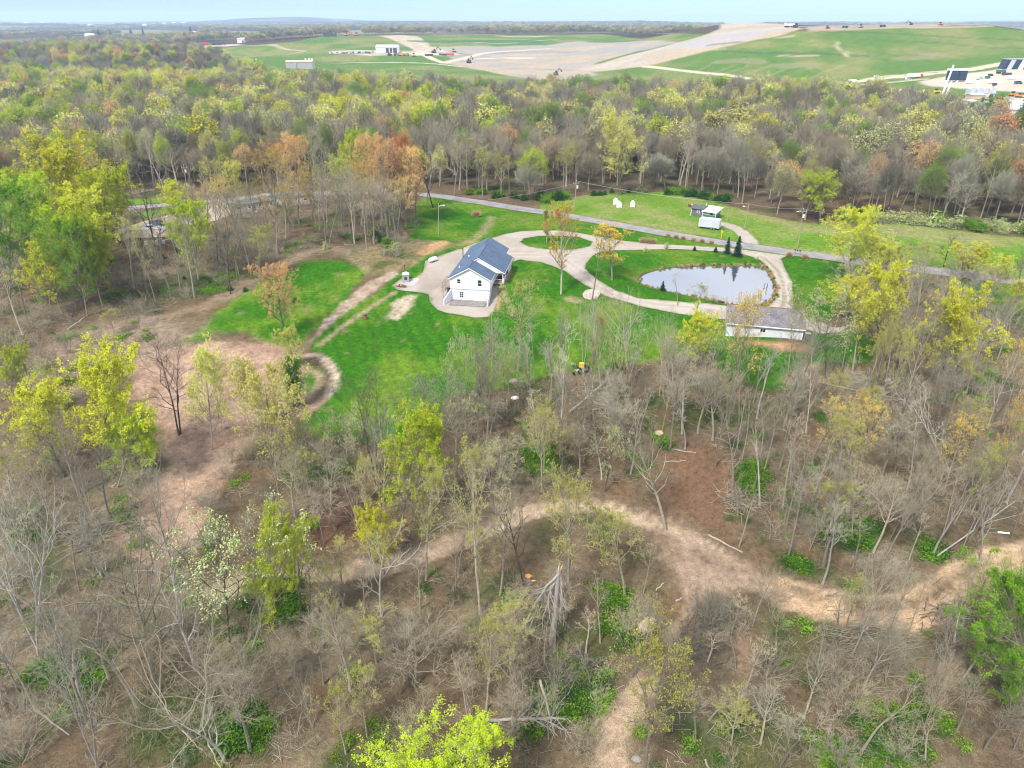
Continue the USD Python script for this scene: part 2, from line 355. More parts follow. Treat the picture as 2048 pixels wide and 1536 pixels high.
ZZ = zf.reshape(ZZ.shape)
def drape(poly, step, dz):
    """a sheet over the ground with the given outline"""
    x0, y0, x1, y1 = poly.bounds
    xs = np.arange(x0, x1 + step, step); ys = np.arange(y0, y1 + step, step)
    cx_, cy_ = np.meshgrid(xs[:-1], ys[:-1]); cx_, cy_ = cx_.ravel(), cy_.ravel()
    cells = shapely.box(cx_, cy_, cx_ + step, cy_ + step)
    shapely.prepare(poly)
    hit = shapely.intersects(poly, cells); full = shapely.contains_properly(poly, cells)
    tri = []
    for a, b in zip(cx_[full], cy_[full]):
        c = ((a, b), (a + step, b), (a + step, b + step), (a, b + step))
        tri += [(c[0], c[1], c[2]), (c[0], c[2], c[3])]
    tri = [np.array(tri).reshape(-1, 3, 2)]
    cut = shapely.intersection(poly, cells[hit & ~full])
    pieces = shapely.get_parts(shapely.constrained_delaunay_triangles(cut))
    pieces = shapely.get_parts(pieces); pieces = pieces[(shapely.get_type_id(pieces) == 3)]
    pieces = pieces[shapely.area(pieces) > 1e-5]
    c = shapely.get_coordinates(pieces).reshape(-1, 4, 2)[:, :3]
    e1, e2 = c[:, 1] - c[:, 0], c[:, 2] - c[:, 0]
    flip = (e1[:, 0] * e2[:, 1] - e1[:, 1] * e2[:, 0]) < 0
    c[flip] = c[flip][:, ::-1]
    t = np.vstack([tri[0], c])
    v, inv = np.unique(np.round(t.reshape(-1, 2), 4), axis=0, return_inverse=True)
    return np.column_stack([v, zat(v[:, 0], v[:, 1]) + dz]), inv.reshape(-1, 3)

# ------------------------------------------------------------------ ground cover: the colour of the ground itself, by what grows or lies on it
X, Y = pts_all[:, 0], pts_all[:, 1]
n2 = lambda s, o=4, seed=0: fbm2(X, Y, s, o, seed)
big, mid, small = n2(28, 3, 1), n2(7, 3, 2), n2(2.2, 3, 3)
def mixc(a, b, t):
    return a * (1 - t[:, None]) + np.asarray(b, float) * t[:, None]
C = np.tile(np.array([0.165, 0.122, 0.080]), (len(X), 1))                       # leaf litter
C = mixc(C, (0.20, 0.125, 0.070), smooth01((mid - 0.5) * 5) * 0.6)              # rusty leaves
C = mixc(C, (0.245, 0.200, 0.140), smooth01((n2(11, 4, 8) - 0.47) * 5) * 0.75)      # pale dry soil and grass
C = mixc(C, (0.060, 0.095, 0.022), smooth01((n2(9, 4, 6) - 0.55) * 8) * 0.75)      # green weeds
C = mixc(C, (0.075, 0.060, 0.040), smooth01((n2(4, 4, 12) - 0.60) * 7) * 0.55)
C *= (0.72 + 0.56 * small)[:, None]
CLS = np.zeros(len(X), int)
def paint(poly, color, edge=1.0, wob=1.5, wscale=4.0, cls=None, amount=1.0, seed=0, vary=0.25, color2=None, patch=6.0):
    global C
    i = near_mask(poly, edge + wob + 1)
    if not len(i):
        return
    s = sdist(poly, i) + (fbm2(X[i], Y[i], wscale, 4, 40 + seed) - 0.5) * 2 * wob
    t = smooth01(0.5 - s / (2 * edge)) * amount
    col = np.tile(np.asarray(color, float), (len(i), 1))
    if color2 is not None:
        k = smooth01((fbm2(X[i], Y[i], patch, 4, 70 + seed) - 0.42) * 4.5)
        col = col * (1 - k[:, None]) + np.asarray(color2) * k[:, None]
    col *= (1 - vary + 2 * vary * fbm2(X[i], Y[i], 1.6, 4, 90 + seed))[:, None]
    C[i] = C[i] * (1 - t[:, None]) + col * t[:, None]
    if cls is not None:
        CLS[i[t > 0.5 * amount]] = cls
LAWN, LAWN2 = (0.034, 0.132, 0.006), (0.105, 0.190, 0.017)
FIELD, FIELD2 = (0.105, 0.198, 0.022), (0.175, 0.215, 0.058)
DIRT, DIRT2 = (0.36, 0.255, 0.19), (0.27, 0.185, 0.135)
PALE = (0.47, 0.385, 0.315)
# lawns round the house, the pond and along the road
paint(wpoly([(838, 396), (867, 393), (1101, 430), (1350, 474), (1560, 506), (1720, 527), (1730, 560), (1700, 610), (1650, 640), (1600, 640), (1500, 650), (1480, 690), (1300, 725), (1130, 745), (1000, 772), (900, 792), (880, 830), (850, 872), (770, 895), (690, 880), (640, 872), (598, 852),
              (640, 812), (668, 782), (670, 752), (655, 726), (618, 700), (612, 690), (650, 655), (700, 615), (750, 585), (800, 545), (860, 500), (850, 480), (815, 480), (822, 440)]), LAWN, 0.9, 2.4, 3.5, 1, color2=LAWN2, patch=11, seed=1, vary=0.3)
paint(wpoly([(362, 688), (376, 663), (427, 636), (478, 595), (513, 564), (574, 538), (615, 520), (684, 521), (735, 540), (722, 568), (690, 602), (655, 640), (615, 684), (560, 690), (495, 676), (427, 672)]), LAWN2, 1.2, 4.5, 5, 1, color2=LAWN, patch=9, seed=2, vary=0.3)
paint(wpoly([(1420, 680), (1500, 668), (1600, 688), (1640, 655), (1700, 655), (1765, 690), (1740, 725), (1650, 735), (1600, 770), (1540, 775), (1470, 752), (1420, 742)]), LAWN, 1.0, 3.5, 6, 1, color2=(0.075, 0.15, 0.03), seed=3)
paint(wpoly([(1890, 556), (2032, 570), (2300, 600), (2300, 690), (2048, 655), (1980, 635), (1920, 600)]), LAWN, 1.0, 3.0, 6, 1, color2=LAWN2, seed=4)
paint(wpoly([(560, 955), (600, 900), (680, 885), (760, 900), (720, 960), (650, 985)]), LAWN, 1.5, 4.0, 5, None, amount=0.8, seed=5)
paint(wpoly([(590, 720), (640, 735), (650, 770), (630, 800), (596, 810)]), LAWN, 1.2, 2.0, 4, 1, amount=0.85, seed=6)
lw = CLS == 1
u_ = X * 0.94 + Y * 0.34 + (n2(25, 3, 44) - 0.5) * 9
C[lw] *= (1 + 0.15 * np.sin(u_[lw] * 2 * np.pi / 2.6) * smooth01((n2(30, 3, 45)[lw] - 0.35) * 4))[:, None]
wk = smooth01((n2(3.2, 4, 46) - 0.655) * 12) * lw * 0.75
C = mixc(C, (0.20, 0.165, 0.085), wk)
# meadow beyond the road
paint(wpoly([(1075, 421), (1080, 404), (1180, 389), (1260, 384), (1330, 384), (1420, 402), (1500, 424), (1570, 440), (1640, 449), (1700, 455), (1800, 446), (1900, 460), (2048, 476), (2400, 500), (2400, 605), (2032, 557), (1783, 525), (1560, 496), (1350, 464), (1180, 434)]), FIELD, 1.0, 1.5, 5, 4, color2=FIELD2, patch=12, seed=7)
for q, w in (([(1500, 425), (1560, 445), (1640, 462), (1720, 470)], 3.0), ([(1800, 462), (1870, 470), (1950, 478)], 7.0), ([(1180, 430), (1300, 450), (1420, 470)], 1.2), ([(1270, 440), (1340, 436), (1400, 455)], 2.0)):
    paint(wline(q).buffer(w), (0.24, 0.215, 0.11), 2.0, 3.5, 4, None, amount=0.55, seed=8)
paint(wpoly([(0, 405), (200, 402), (330, 396), (330, 404), (200, 415), (0, 424)]), FIELD, 1, 2, 5, 4, seed=9)
paint(wpoly([(270, 428), (360, 412), (440, 406), (360, 420), (300, 440)]), FIELD, 0.8, 1.0, 5, 4, seed=10)
# worn and bare ground
paint(wline([(940, 485), (962, 468), (975, 450), (985, 432)]).buffer(1.3), (0.33, 0.26, 0.16), 1.0, 1.2, 4, None, amount=0.55, seed=11)
paint(wpoly([(700, 522), (770, 475), (860, 485), (930, 478), (960, 470), (940, 488), (900, 502), (850, 512), (830, 530), (790, 545), (745, 555)]), (0.30, 0.225, 0.13), 1.5, 3.5, 4, None, amount=0.8, color2=(0.10, 0.125, 0.035), patch=4, seed=12)
paint(wline([(848, 505), (868, 492), (890, 484)]).buffer(1.6), (0.46, 0.28, 0.15), 0.8, 1.5, 3, None, amount=0.8, seed=13)
paint(wpoly([(622, 684), (655, 655), (700, 618), (750, 580), (795, 548), (785, 540), (735, 566), (690, 600), (650, 640)]), PALE, 0.5, 0.9, 2, None, color2=DIRT, patch=2, seed=14, vary=0.4)
paint(wline([(640, 690), (690, 650), (740, 615), (790, 585)]).buffer(0.6), DIRT, 0.5, 0.8, 2, None, amount=0.7, seed=15)
paint(wpoly([(778, 636), (785, 605), (810, 592), (835, 590), (822, 612), (800, 640)]), PALE, 0.6, 1.0, 1.6, None, amount=0.85, seed=16, vary=0.4)
paint(wpoly([(985, 600), (1000, 570), (1012, 545), (1022, 540), (1015, 560), (1003, 590), (997, 622)]), (0.44, 0.29, 0.17), 0.6, 0.8, 3, None, seed=17)
paint(wpoly([(1125, 598), (1140, 592), (1165, 600), (1170, 604), (1150, 607)]), (0.32, 0.26, 0.16), 0.7, 0.6, 2, None, amount=0.85, seed=18)
paint(wpoly([(1492, 682), (1600, 688), (1625, 696), (1620, 706), (1560, 698), (1490, 688)]), (0.42, 0.24, 0.14), 0.8, 1.2, 3, None, seed=19)
paint(wpoly([(1560, 760), (1600, 735), (1640, 730), (1710, 742), (1720, 760), (1640, 770), (1590, 776)]), DIRT, 1.0, 2.5, 4, None, amount=0.9, color2=(0.15, 0.16, 0.06), seed=20)
paint(wpoly([(230, 722), (330, 692), (420, 678), (520, 678), (590, 690), (606, 722), (598, 782), (560, 850), (490, 905), (450, 960), (425, 1020), (400, 1090), (330, 1130), (240, 1095), (240, 1050), (300, 985), (340, 930), (325, 860), (255, 790)]), DIRT, 2.0, 4.5, 7, 2, color2=DIRT2, patch=5, seed=21, vary=0.35)
paint(wline([(120, 700), (270, 652), (400, 615), (480, 577), (560, 530), (620, 503), (665, 495), (700, 512), (735, 535)]).buffer(1.7), (0.33, 0.255, 0.18), 1.0, 2.2, 3, None, amount=0.5, seed=22, vary=0.35)
paint(wpoly([(40, 700), (200, 640), (330, 630), (400, 670), (300, 720), (240, 760), (100, 790)]), (0.33, 0.25, 0.19), 3, 6, 6, None, amount=0.85, seed=23)
ring = wline([(600, 712), (640, 712), (664, 738), (670, 765), (650, 795), (620, 818), (592, 840)])
paint(ring.buffer(0.75), PALE, 0.4, 0.6, 3, None, color2=DIRT, seed=24); paint(wline([(600, 735), (632, 745), (640, 765), (620, 792), (600, 803)]).buffer(0.7), DIRT, 0.5, 0.8, 3, None, amount=0.8, seed=25)
paint(wpoly([(600, 905), (640, 880), (750, 885), (850, 880), (820, 915), (740, 920), (650, 925)]), (0.33, 0.25, 0.18), 1.5, 3.5, 3, None, amount=0.55, seed=26)
paint(wpoly([(590, 1010), (680, 950), (760, 940), (760, 1000), (690, 1090), (610, 1110)]), (0.175, 0.095, 0.07), 2, 4, 5, None, amount=0.85, seed=27)
paint(trail_line.buffer(2.5), (0.20, 0.15, 0.105), 1.0, 1.8, 4, None, color2=(0.20, 0.14, 0.10), seed=28)
paint(trail_line.buffer(1.45), (0.42, 0.33, 0.245), 0.45, 0.8, 3, 2, color2=(0.32, 0.25, 0.18), seed=29, patch=3)
for o_ in (-0.85, 0.85):
    paint(trail_line.offset_curve(o_).buffer(0.22), (0.21, 0.155, 0.105), 0.35, 0.35, 3, None, amount=0.6, seed=291)
paint(wline([(1560, 1186), (1640, 1206), (1720, 1224), (1800, 1228), (1865, 1205), (1930, 1158), (1990, 1130), (2080, 1112)]).buffer(2.5), (0.43, 0.31, 0.20), 0.6, 1.4, 3, 2, color2=(0.32, 0.24, 0.165), seed=30, patch=3.5)
paint(wline([(1560, 1174), (1640, 1194), (1720, 1210), (1800, 1212), (1865, 1190), (1930, 1143), (1990, 1116)]).buffer(0.5), (0.13, 0.095, 0.06), 0.7, 1.2, 3, None, amount=0.8, seed=301)  # shade of the track's upper bank, painted as a line of dark soil
paint(wpoly([(1310, 1045), (1390, 1060), (1480, 1130), (1520, 1170), (1440, 1180), (1400, 1230), (1375, 1290), (1330, 1270), (1360, 1180), (1330, 1110)]), (0.30, 0.225, 0.17), 1.5, 3.5, 4, 2, amount=0.8, color2=(0.20, 0.145, 0.105), patch=3.5, seed=31, vary=0.35)
paint(wpoly([(1320, 905), (1400, 895), (1480, 920), (1490, 1000), (1420, 1045), (1330, 1030)]), (0.20, 0.118, 0.075), 2, 3, 5, None, amount=0.9, seed=32)
paint(wline([(1470, 1270), (1490, 1310), (1500, 1360)]).buffer(1.2), (0.36, 0.24, 0.16), 1, 1.5, 3, None, amount=0.7, seed=33)
paint(wline([(1290, 1370), (1250, 1410), (1225, 1450), (1215, 1500), (1215, 1580)]).buffer(1.7), (0.36, 0.27, 0.19), 1, 1.6, 3, 2, amount=0.85, seed=34)
paint(wpoly([(0, 1250), (80, 1330), (60, 1480), (0, 1500), (-60, 1400)]), (0.25, 0.19, 0.135), 1.5, 3, 4, None, amount=0.7, seed=35)
paint(wline([(590, 1560), (640, 1480), (690, 1420)]).buffer(1.5), (0.31, 0.23, 0.16), 1, 1.6, 3, None, amount=0.7, seed=36)
for q in ([(90, 1290), (200, 1290), (220, 1400), (120, 1440)], [(1380, 1440), (1560, 1420), (1700, 1520), (1500, 1580), (1380, 1540)], [(1540, 1110), (1660, 1120), (1700, 1180), (1600, 1160)], [(1640, 1030), (1760, 1050), (1740, 1110), (1650, 1090)],
          [(1050, 1360), (1210, 1350), (1230, 1420), (1080, 1440)], [(430, 1440), (520, 1430), (530, 1500), (440, 1500)], [(300, 560), (400, 540), (450, 570), (330, 610)]):
    paint(wpoly(q), (0.055, 0.105, 0.022), 1.5, 4.0, 3, None, amount=0.55, seed=37)
paint(pond_poly.buffer(1.4), (0.20, 0.185, 0.075), 0.5, 0.7, 3, None, color2=(0.10, 0.15, 0.03), seed=38)
paint(pond_poly.buffer(0.45), (0.075, 0.065, 0.04), 0.35, 0.35, 2, None, amount=0.9, seed=381)
paint(pond_poly.buffer(-0.2), (0.06, 0.065, 0.05), 0.3, 0.1, 3, 5, seed=39)
# the forest floor beyond the road
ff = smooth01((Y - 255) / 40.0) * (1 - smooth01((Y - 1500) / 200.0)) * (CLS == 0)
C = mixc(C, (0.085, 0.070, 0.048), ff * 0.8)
# the landfill: seeded caps, bare working faces, haul roads
LFG, LFG2 = (0.088, 0.165, 0.028), (0.185, 0.20, 0.065)
paint(wpoly([(332, 118), (330, 100), (420, 96), (500, 91), (560, 86), (640, 73), (760, 72), (900, 70), (1200, 68), (1440, 68), (1500, 60), (1600, 62), (1700, 57), (1985, 52.5), (2060, 63), (2180, 106), (2300, 160), (2300, 230), (2040, 222), (1900, 212), (1700, 198), (1400, 188), (1100, 184), (800, 172), (560, 150)]), LFG, 6, 6, 60, 3, color2=LFG2, patch=55, seed=50, vary=0.35)
GREY, GREY2, TAN, ROADC = (0.30, 0.275, 0.255), (0.225, 0.21, 0.21), (0.38, 0.31, 0.235), (0.48, 0.43, 0.36)
paint(wpoly([(838, 93), (900, 93), (1000, 93), (1090, 91), (1160, 82), (1320, 80), (1360, 84), (1280, 100), (1200, 125), (1170, 140), (1200, 149), (1100, 160), (1020, 152), (960, 139), (915, 132), (880, 125), (905, 113), (940, 108), (880, 100)]), GREY, 5, 12, 40, 3, color2=TAN, patch=45, seed=51, vary=0.35)
for q_, w_, c_ in (([(900, 112), (980, 108), (1060, 104), (1150, 104)], 9, GREY2), ([(930, 128), (1000, 124), (1080, 126), (1160, 122)], 8, TAN), ([(990, 140), (1060, 138), (1130, 140)], 7, GREY2), ([(1000, 98), (1080, 96), (1180, 90), (1280, 86)], 9, (0.27, 0.25, 0.25)), ([(1020, 114), (1100, 112), (1200, 104), (1300, 96)], 10, (0.29, 0.27, 0.28)), ([(930, 119), (990, 116), (1060, 116)], 4, (0.56, 0.50, 0.42))):
    paint(wline(q_).buffer(w_), c_, 6, 12, 30, 3, amount=0.75, seed=61)
paint(wpoly([(1150, 137), (1250, 112), (1330, 93), (1400, 73), (1440, 58), (1445, 47), (1470, 42), (1530, 46), (1575, 53), (1602, 59), (1560, 71), (1500, 83), (1420, 101), (1350, 118), (1290, 133), (1200, 143)]), TAN, 4, 7, 30, 3, color2=(0.40, 0.36, 0.33), patch=60, seed=52)
paint(wpoly([(1320, 100), (1400, 77), (1480, 66), (1570, 60), (1500, 78), (1400, 98)]), (0.36, 0.335, 0.34), 6, 8, 30, 3, seed=53)
paint(wpoly([(755, 71.5), (800, 70), (835, 73), (860, 92), (900, 104), (930, 110), (880, 112), (830, 102), (800, 86)]), TAN, 4, 6, 30, 3, color2=ROADC, seed=54)
paint(wpoly([(655, 103), (750, 101), (860, 102), (900, 106), (860, 111), (740, 111), (690, 109)]), ROADC, 3, 4, 20, 3, color2=GREY, patch=20, seed=55)
paint(wpoly([(352, 93), (420, 90), (475, 88), (490, 90), (430, 94), (360, 97)]), ROADC, 3, 3, 20, 3, color2=GREY, seed=56)
paint(wpoly([(1840, 163), (1930, 147), (2060, 130), (2100, 150), (2060, 186), (1960, 180), (1860, 172)]), ROADC, 3, 5, 20, 3, color2=(0.46, 0.40, 0.34), patch=25, seed=57)
paint(wpoly([(1868, 226), (1900, 200), (1960, 196), (2100, 192), (2100, 240), (1960, 240)]), (0.42, 0.40, 0.385), 3, 4, 20, 3, color2=ROADC, patch=20, seed=58)
paint(wpoly([(1560, 61.5), (1700, 57.5), (1985, 52.8), (1985, 51.5), (1700, 55), (1590, 58)]), TAN, 3, 3, 20, 3, seed=59)
crest = Polygon([((a - 1024) / FOCAL * d * 0.99, d) for a, d in ((1560, 900), (1700, 912), (1850, 912), (1990, 900), (2060, 900), (2060, 1100), (1850, 1110), (1700, 1100), (1540, 1120))])
paint(crest, (0.33, 0.275, 0.21), 4, 8, 30, 3, color2=(0.26, 0.23, 0.20), patch=30, seed=62)
def haul(q, w, col=ROADC, amount=1.0):
    paint(wline(q).buffer(w), col, 1.0, 1.0, 20, 3, amount=amount, seed=60)
for a_, b_ in ((1410, 1470), (1440, 1500), (1480, 1545), (1530, 1600), (1565, 1640), (1620, 1690), (1370, 1420)):
    haul([(a_, 150 + (a_ - 1400) * 0.03), ((a_ + b_) / 2, 141), (b_, 130)], 1.6, (0.27, 0.235, 0.15), 0.5)
haul([(1440, 124), (1480, 121), (1520, 124)], 9, (0.24, 0.215, 0.14), 0.5); haul([(1560, 132), (1620, 128)], 8, (0.25, 0.22, 0.14), 0.45); haul([(1800, 118), (1860, 114)], 8, (0.22, 0.20, 0.13), 0.5)
haul([(1290, 133), (1400, 145), (1500, 157), (1600, 165), (1662, 168), (1740, 160), (1830, 151), (1930, 141), (2060, 122)], 4.5)
haul([(1170, 174), (1300, 173), (1500, 172), (1700, 170), (1770, 166), (1850, 158)], 3.0)
haul([(1662, 166.5), (1740, 157), (1830, 147), (1930, 138), (2060, 119)], 2.2, (0.5, 0.42, 0.32))
haul([(660, 127), (740, 125), (860, 127), (930, 134)], 3.0); haul([(845, 106), (870, 120), (888, 126)], 6.0); haul([(888, 126), (930, 116), (990, 104), (1100, 97)], 6.0)
haul([(650, 71.5), (760, 71), (900, 69), (1100, 67), (1180, 66)], 5.0); haul([(490, 91), (560, 95), (610, 102), (580, 108)], 3.0, TAN); haul([(370, 98), (345, 104), (315, 112)], 5.0); haul([(275, 85), (300, 83), (340, 83)], 4.0)
haul([(1000, 72), (1050, 74), (1090, 72)], 12.0, TAN); haul([(950, 86), (1050, 84), (1120, 78)], 3.0, TAN, 0.7)
for q, w, col, am in (([(1450, 103), (1540, 106), (1660, 108), (1740, 112)], 2.6, (0.05, 0.10, 0.05), 0.8), ([(1420, 90), (1480, 84)], 4, (0.05, 0.12, 0.04), 0.6), ([(1560, 112), (1600, 112), (1640, 110)], 2.0, TAN, 0.8), ([(1674, 84), (1676, 96), (1690, 104), (1692, 112)], 2.2, TAN, 0.8),
                     ([(1640, 64), (1760, 66), (1900, 74), (2060, 82)], 2.0, (0.05, 0.10, 0.05), 0.7), ([(1720, 78), (1900, 88), (2060, 98)], 1.6, (0.05, 0.10, 0.05), 0.6), ([(1560, 75), (1585, 72)], 4, TAN, 0.7), ([(1850, 108), (1890, 112)], 6, (0.25, 0.21, 0.16), 0.6),
                     ([(1350, 108), (1400, 102), (1450, 98)], 2.0, TAN, 0.8), ([(560, 135), (640, 128), (700, 127)], 5, (0.12, 0.12, 0.075), 0.7), ([(830, 82), (900, 84), (1000, 82), (1070, 84)], 16, (0.045, 0.14, 0.055), 0.8)):
    haul(q, w, col, am)
# farmland and woods far away
farw = smooth01((Y - 1650) / 500.0) * (CLS != 3)
clear = smooth01((n2(520, 4, 21) - 0.51) * 12)
wood = mixc(np.tile(np.array([0.105, 0.090, 0.075]), (len(X), 1)), (0.085, 0.11, 0.045), smooth01((n2(260, 4, 22) - 0.45) * 5))
wood *= (0.6 + 0.8 * n2(24, 3, 23))[:, None]
C = C * (1 - farw[:, None]) + mixc(wood, (0.26, 0.27, 0.14), clear) * farw[:, None]
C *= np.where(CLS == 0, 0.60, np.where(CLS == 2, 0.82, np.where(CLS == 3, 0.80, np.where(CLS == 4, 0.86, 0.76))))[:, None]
C *= np.where((CLS == 2)[:, None], np.array([1.0, 0.98, 0.93]), np.array([1.0, 1.0, 0.93]))
C = np.clip(C, 0.004, 0.8)
usdkit.material(stage, '/World/Looks/earth', {
    'a': ('attribute', {'attribute': 'tint'}), 'g': ('geometry', {}),
    'n1': ('noise_texture', {'scale': 1.1, 'detail': 5.0, 'roughness': 0.68}), 'r1': ('rgb_ramp', {'ramp': [(0.28, (0.62,) * 3), (0.5, (1.0,) * 3), (0.74, (1.42,) * 3)]}),
    'n2': ('noise_texture', {'scale': 6.0, 'detail': 5.0, 'roughness': 0.78}), 'r2': ('rgb_ramp', {'ramp': [(0.32, (0.48,) * 3), (0.5, (1.0,) * 3), (0.68, (1.62,) * 3)]}),
    'm1': ('mix_color', {'blend_type': 'multiply', 'fac': 1.0, 'use_clamp': False}), 'm2': ('mix_color', {'blend_type': 'multiply', 'fac': 0.85, 'use_clamp': False}),
    'b': ('bump', {'strength': 0.7, 'distance': 0.25}),
    'p': ('principled_bsdf', {'roughness': 0.95, 'specular_ior_level': 0.02})},
    [('g.position', 'n1.vector'), ('g.position', 'n2.vector'), ('n1.fac', 'r1.fac'), ('n2.fac', 'r2.fac'), ('a.color', 'm1.a'), ('r1.color', 'm1.b'), ('m1.result', 'm2.a'), ('r2.color', 'm2.b'),
     ('m2.result', 'p.base_color'), ('n1.fac', 'b.height'), ('b.normal', 'p.normal')], surface='p.BSDF')
usdkit.material(stage, '/World/Looks/fine_gravel', {
    'a': ('attribute', {'attribute': 'tint'}), 'g': ('geometry', {}), 'n2': ('noise_texture', {'scale': 5.0, 'detail': 4.0, 'roughness': 0.7}), 'r2': ('rgb_ramp', {'ramp': [(0.30, (0.84,) * 3), (0.72, (1.14,) * 3)]}),
    'm2': ('mix_color', {'blend_type': 'multiply', 'fac': 1.0, 'use_clamp': False}), 'p': ('principled_bsdf', {'roughness': 0.95, 'specular_ior_level': 0.05})},
    [('g.position', 'n2.vector'), ('n2.fac', 'r2.fac'), ('a.color', 'm2.a'), ('r2.color', 'm2.b'), ('m2.result', 'p.base_color')], surface='p.BSDF')
def gravel_mat(name, c, c2, s1=0.6, s2=5.0, rough=0.95):
    usdkit.material(stage, '/World/Looks/' + name, {
        'g': ('geometry', {}), 'n1': ('noise_texture', {'scale': s1, 'detail': 5.0, 'roughness': 0.6}), 'r1': ('rgb_ramp', {'ramp': [(0.35, c), (0.65, c2)]}),
        'n2': ('noise_texture', {'scale': s2, 'detail': 3.0, 'roughness': 0.7}), 'r2': ('rgb_ramp', {'ramp': [(0.3, (0.8,) * 3), (0.7, (1.18,) * 3)]}),
        'm': ('mix_color', {'blend_type': 'multiply', 'fac': 1.0, 'use_clamp': False}), 'b': ('bump', {'strength': 0.4, 'distance': 0.05}), 'p': ('principled_bsdf', {'roughness': rough, 'specular_ior_level': 0.2})},
        [('g.position', 'n1.vector'), ('g.position', 'n2.vector'), ('n1.fac', 'r1.fac'), ('n2.fac', 'r2.fac'), ('r1.color', 'm.a'), ('r2.color', 'm.b'), ('m.result', 'p.base_color'), ('n2.fac', 'b.height'), ('b.normal', 'p.normal')], surface='p.BSDF')
gravel_mat('gravel', (0.31, 0.26, 0.22), (0.41, 0.36, 0.31))
gravel_mat('asphalt', (0.175, 0.165, 0.165), (0.245, 0.23, 0.228), 0.35, 6.0)
gravel_mat('bare_lot', (0.27, 0.22, 0.17), (0.35, 0.295, 0.24))
usdkit.material(stage, '/World/Looks/pond_water', {
    'g': ('geometry', {}), 'n': ('noise_texture', {'scale': 1.4, 'detail': 3.0}), 'b': ('bump', {'strength': 0.03, 'distance': 0.02}),
    'd': ('diffuse_bsdf', {'color': (0.06, 0.07, 0.075)}), 'gl': ('glossy_bsdf', {'color': (0.95, 0.96, 1.0), 'roughness': 0.012}), 'f': ('fresnel', {'IOR': 6.0}), 'm': ('mix_closure', {})},
    [('g.position', 'n.vector'), ('n.fac', 'b.height'), ('b.normal', 'gl.normal'), ('f.fac', 'm.fac'), ('d.BSDF', 'm.closure1'), ('gl.BSDF', 'm.closure2')], surface='m.closure')

ny, nx = XX.shape
V = np.column_stack([X, Y, ZZ.ravel()])
ii = (np.arange(ny - 1)[:, None] * nx + np.arange(nx - 1)[None]).ravel()
# only the country that the camera could plausibly see: a wide fan before the camera
cxq = X[ii]; cyq = Y[ii]
ii = ii[np.abs(cxq) < 70 + 1.15 * cyq]
FACES = np.vstack([np.stack([ii, ii + 1, ii + nx + 1], 1), np.stack([ii, ii + nx + 1, ii + nx], 1)])
fn = np.cross(V[FACES[:, 1]] - V[FACES[:, 0]], V[FACES[:, 2]] - V[FACES[:, 0]])
VN = np.zeros_like(V)
for q in range(3):
    for ax in range(3):
        VN[:, ax] += np.bincount(FACES[:, q], fn[:, ax], len(V))
VN /= np.maximum(np.linalg.norm(VN, axis=1, keepdims=True), 1e-9)
def ground_mesh(name, faces, kind='structure'):
    used, inv = np.unique(faces, return_inverse=True)
    m = usdkit.mesh(stage, '/World/' + name, (V[used], inv.reshape(-1, 3)), L('earth'))
    m.CreateNormalsAttr(Vt.Vec3fArray.FromNumpy(VN[used].astype(np.float32))); m.SetNormalsInterpolation('vertex')
    UsdGeom.PrimvarsAPI(m).CreatePrimvar('tint', Sdf.ValueTypeNames.Color3fArray, 'vertex').Set(Vt.Vec3fArray.FromNumpy(C[used].astype(np.float32)))
    tag(m, kind=kind)
fc = CLS[FACES[:, 0]]
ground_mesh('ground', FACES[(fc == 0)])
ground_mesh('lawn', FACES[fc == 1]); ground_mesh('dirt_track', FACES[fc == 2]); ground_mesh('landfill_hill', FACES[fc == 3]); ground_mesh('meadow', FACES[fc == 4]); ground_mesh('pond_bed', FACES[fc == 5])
single('road', drape(road_poly, 0.9, 0.05), 'asphalt', kind='structure')
gv, gf = drape(gravel_poly, 0.75, 0.06)
def tinted(name, v, f, col):
    m = usdkit.mesh(stage, '/World/' + name, (v, f), L('fine_gravel'), smooth=True)
    UsdGeom.PrimvarsAPI(m).CreatePrimvar('tint', Sdf.ValueTypeNames.Color3fArray, 'vertex').Set(Vt.Vec3fArray.FromNumpy(np.asarray(col, np.float32)))
    tag(m, kind='structure')
nz = lambda s_, o=4, sd=0: fbm2(gv[:, 0], gv[:, 1], s_, o, sd)
gp = shapely.points(gv[:, :2]); ed = shapely.distance(gp, gravel_poly.boundary)
gc = mixc(np.tile(np.array([0.37, 0.325, 0.275]), (len(gv), 1)), (0.42, 0.375, 0.325), smooth01((nz(5.0, 4, 80) - 0.4) * 4)) * (0.9 + 0.2 * nz(1.3, 3, 81))[:, None]
rut = [wline(q) for q in ([(1520, 512), (1545, 530), (1562, 556), (1568, 590), (1560, 620), (1520, 634)], [(1240, 492), (1326, 495), (1443, 499), (1520, 508)], [(1130, 520), (1168, 548), (1190, 570), (1235, 592), (1300, 607), (1400, 617), (1500, 632)], [(1035, 473), (1080, 466), (1150, 468), (1210, 486)], [(1010, 512), (1060, 510), (1120, 511), (1190, 500)])]
for j, rl in enumerate(rut):
    dd = shapely.distance(gp, rl) + (nz(3.0, 3, 82 + j) - 0.5) * 0.7
    gc = mixc(gc, (0.50, 0.45, 0.395), 0.6 * np.exp(-((dd - 0.95) / 0.4) ** 2))
    gc = mixc(gc, (0.20, 0.185, 0.10) if j == 0 else (0.29, 0.25, 0.19), (0.75 if j == 0 else 0.4) * np.exp(-(dd / 0.33) ** 2))
gc = mixc(gc, (0.155, 0.165, 0.06), smooth01(1.0 - (ed + (nz(1.1, 3, 90) - 0.45) * 1.6) / 0.55) * 0.8)
yard = smooth01(1 - np.hypot(gv[:, 0] - house_xy(-4, 4)[0], gv[:, 1] - house_xy(-4, 4)[1]) / 13)
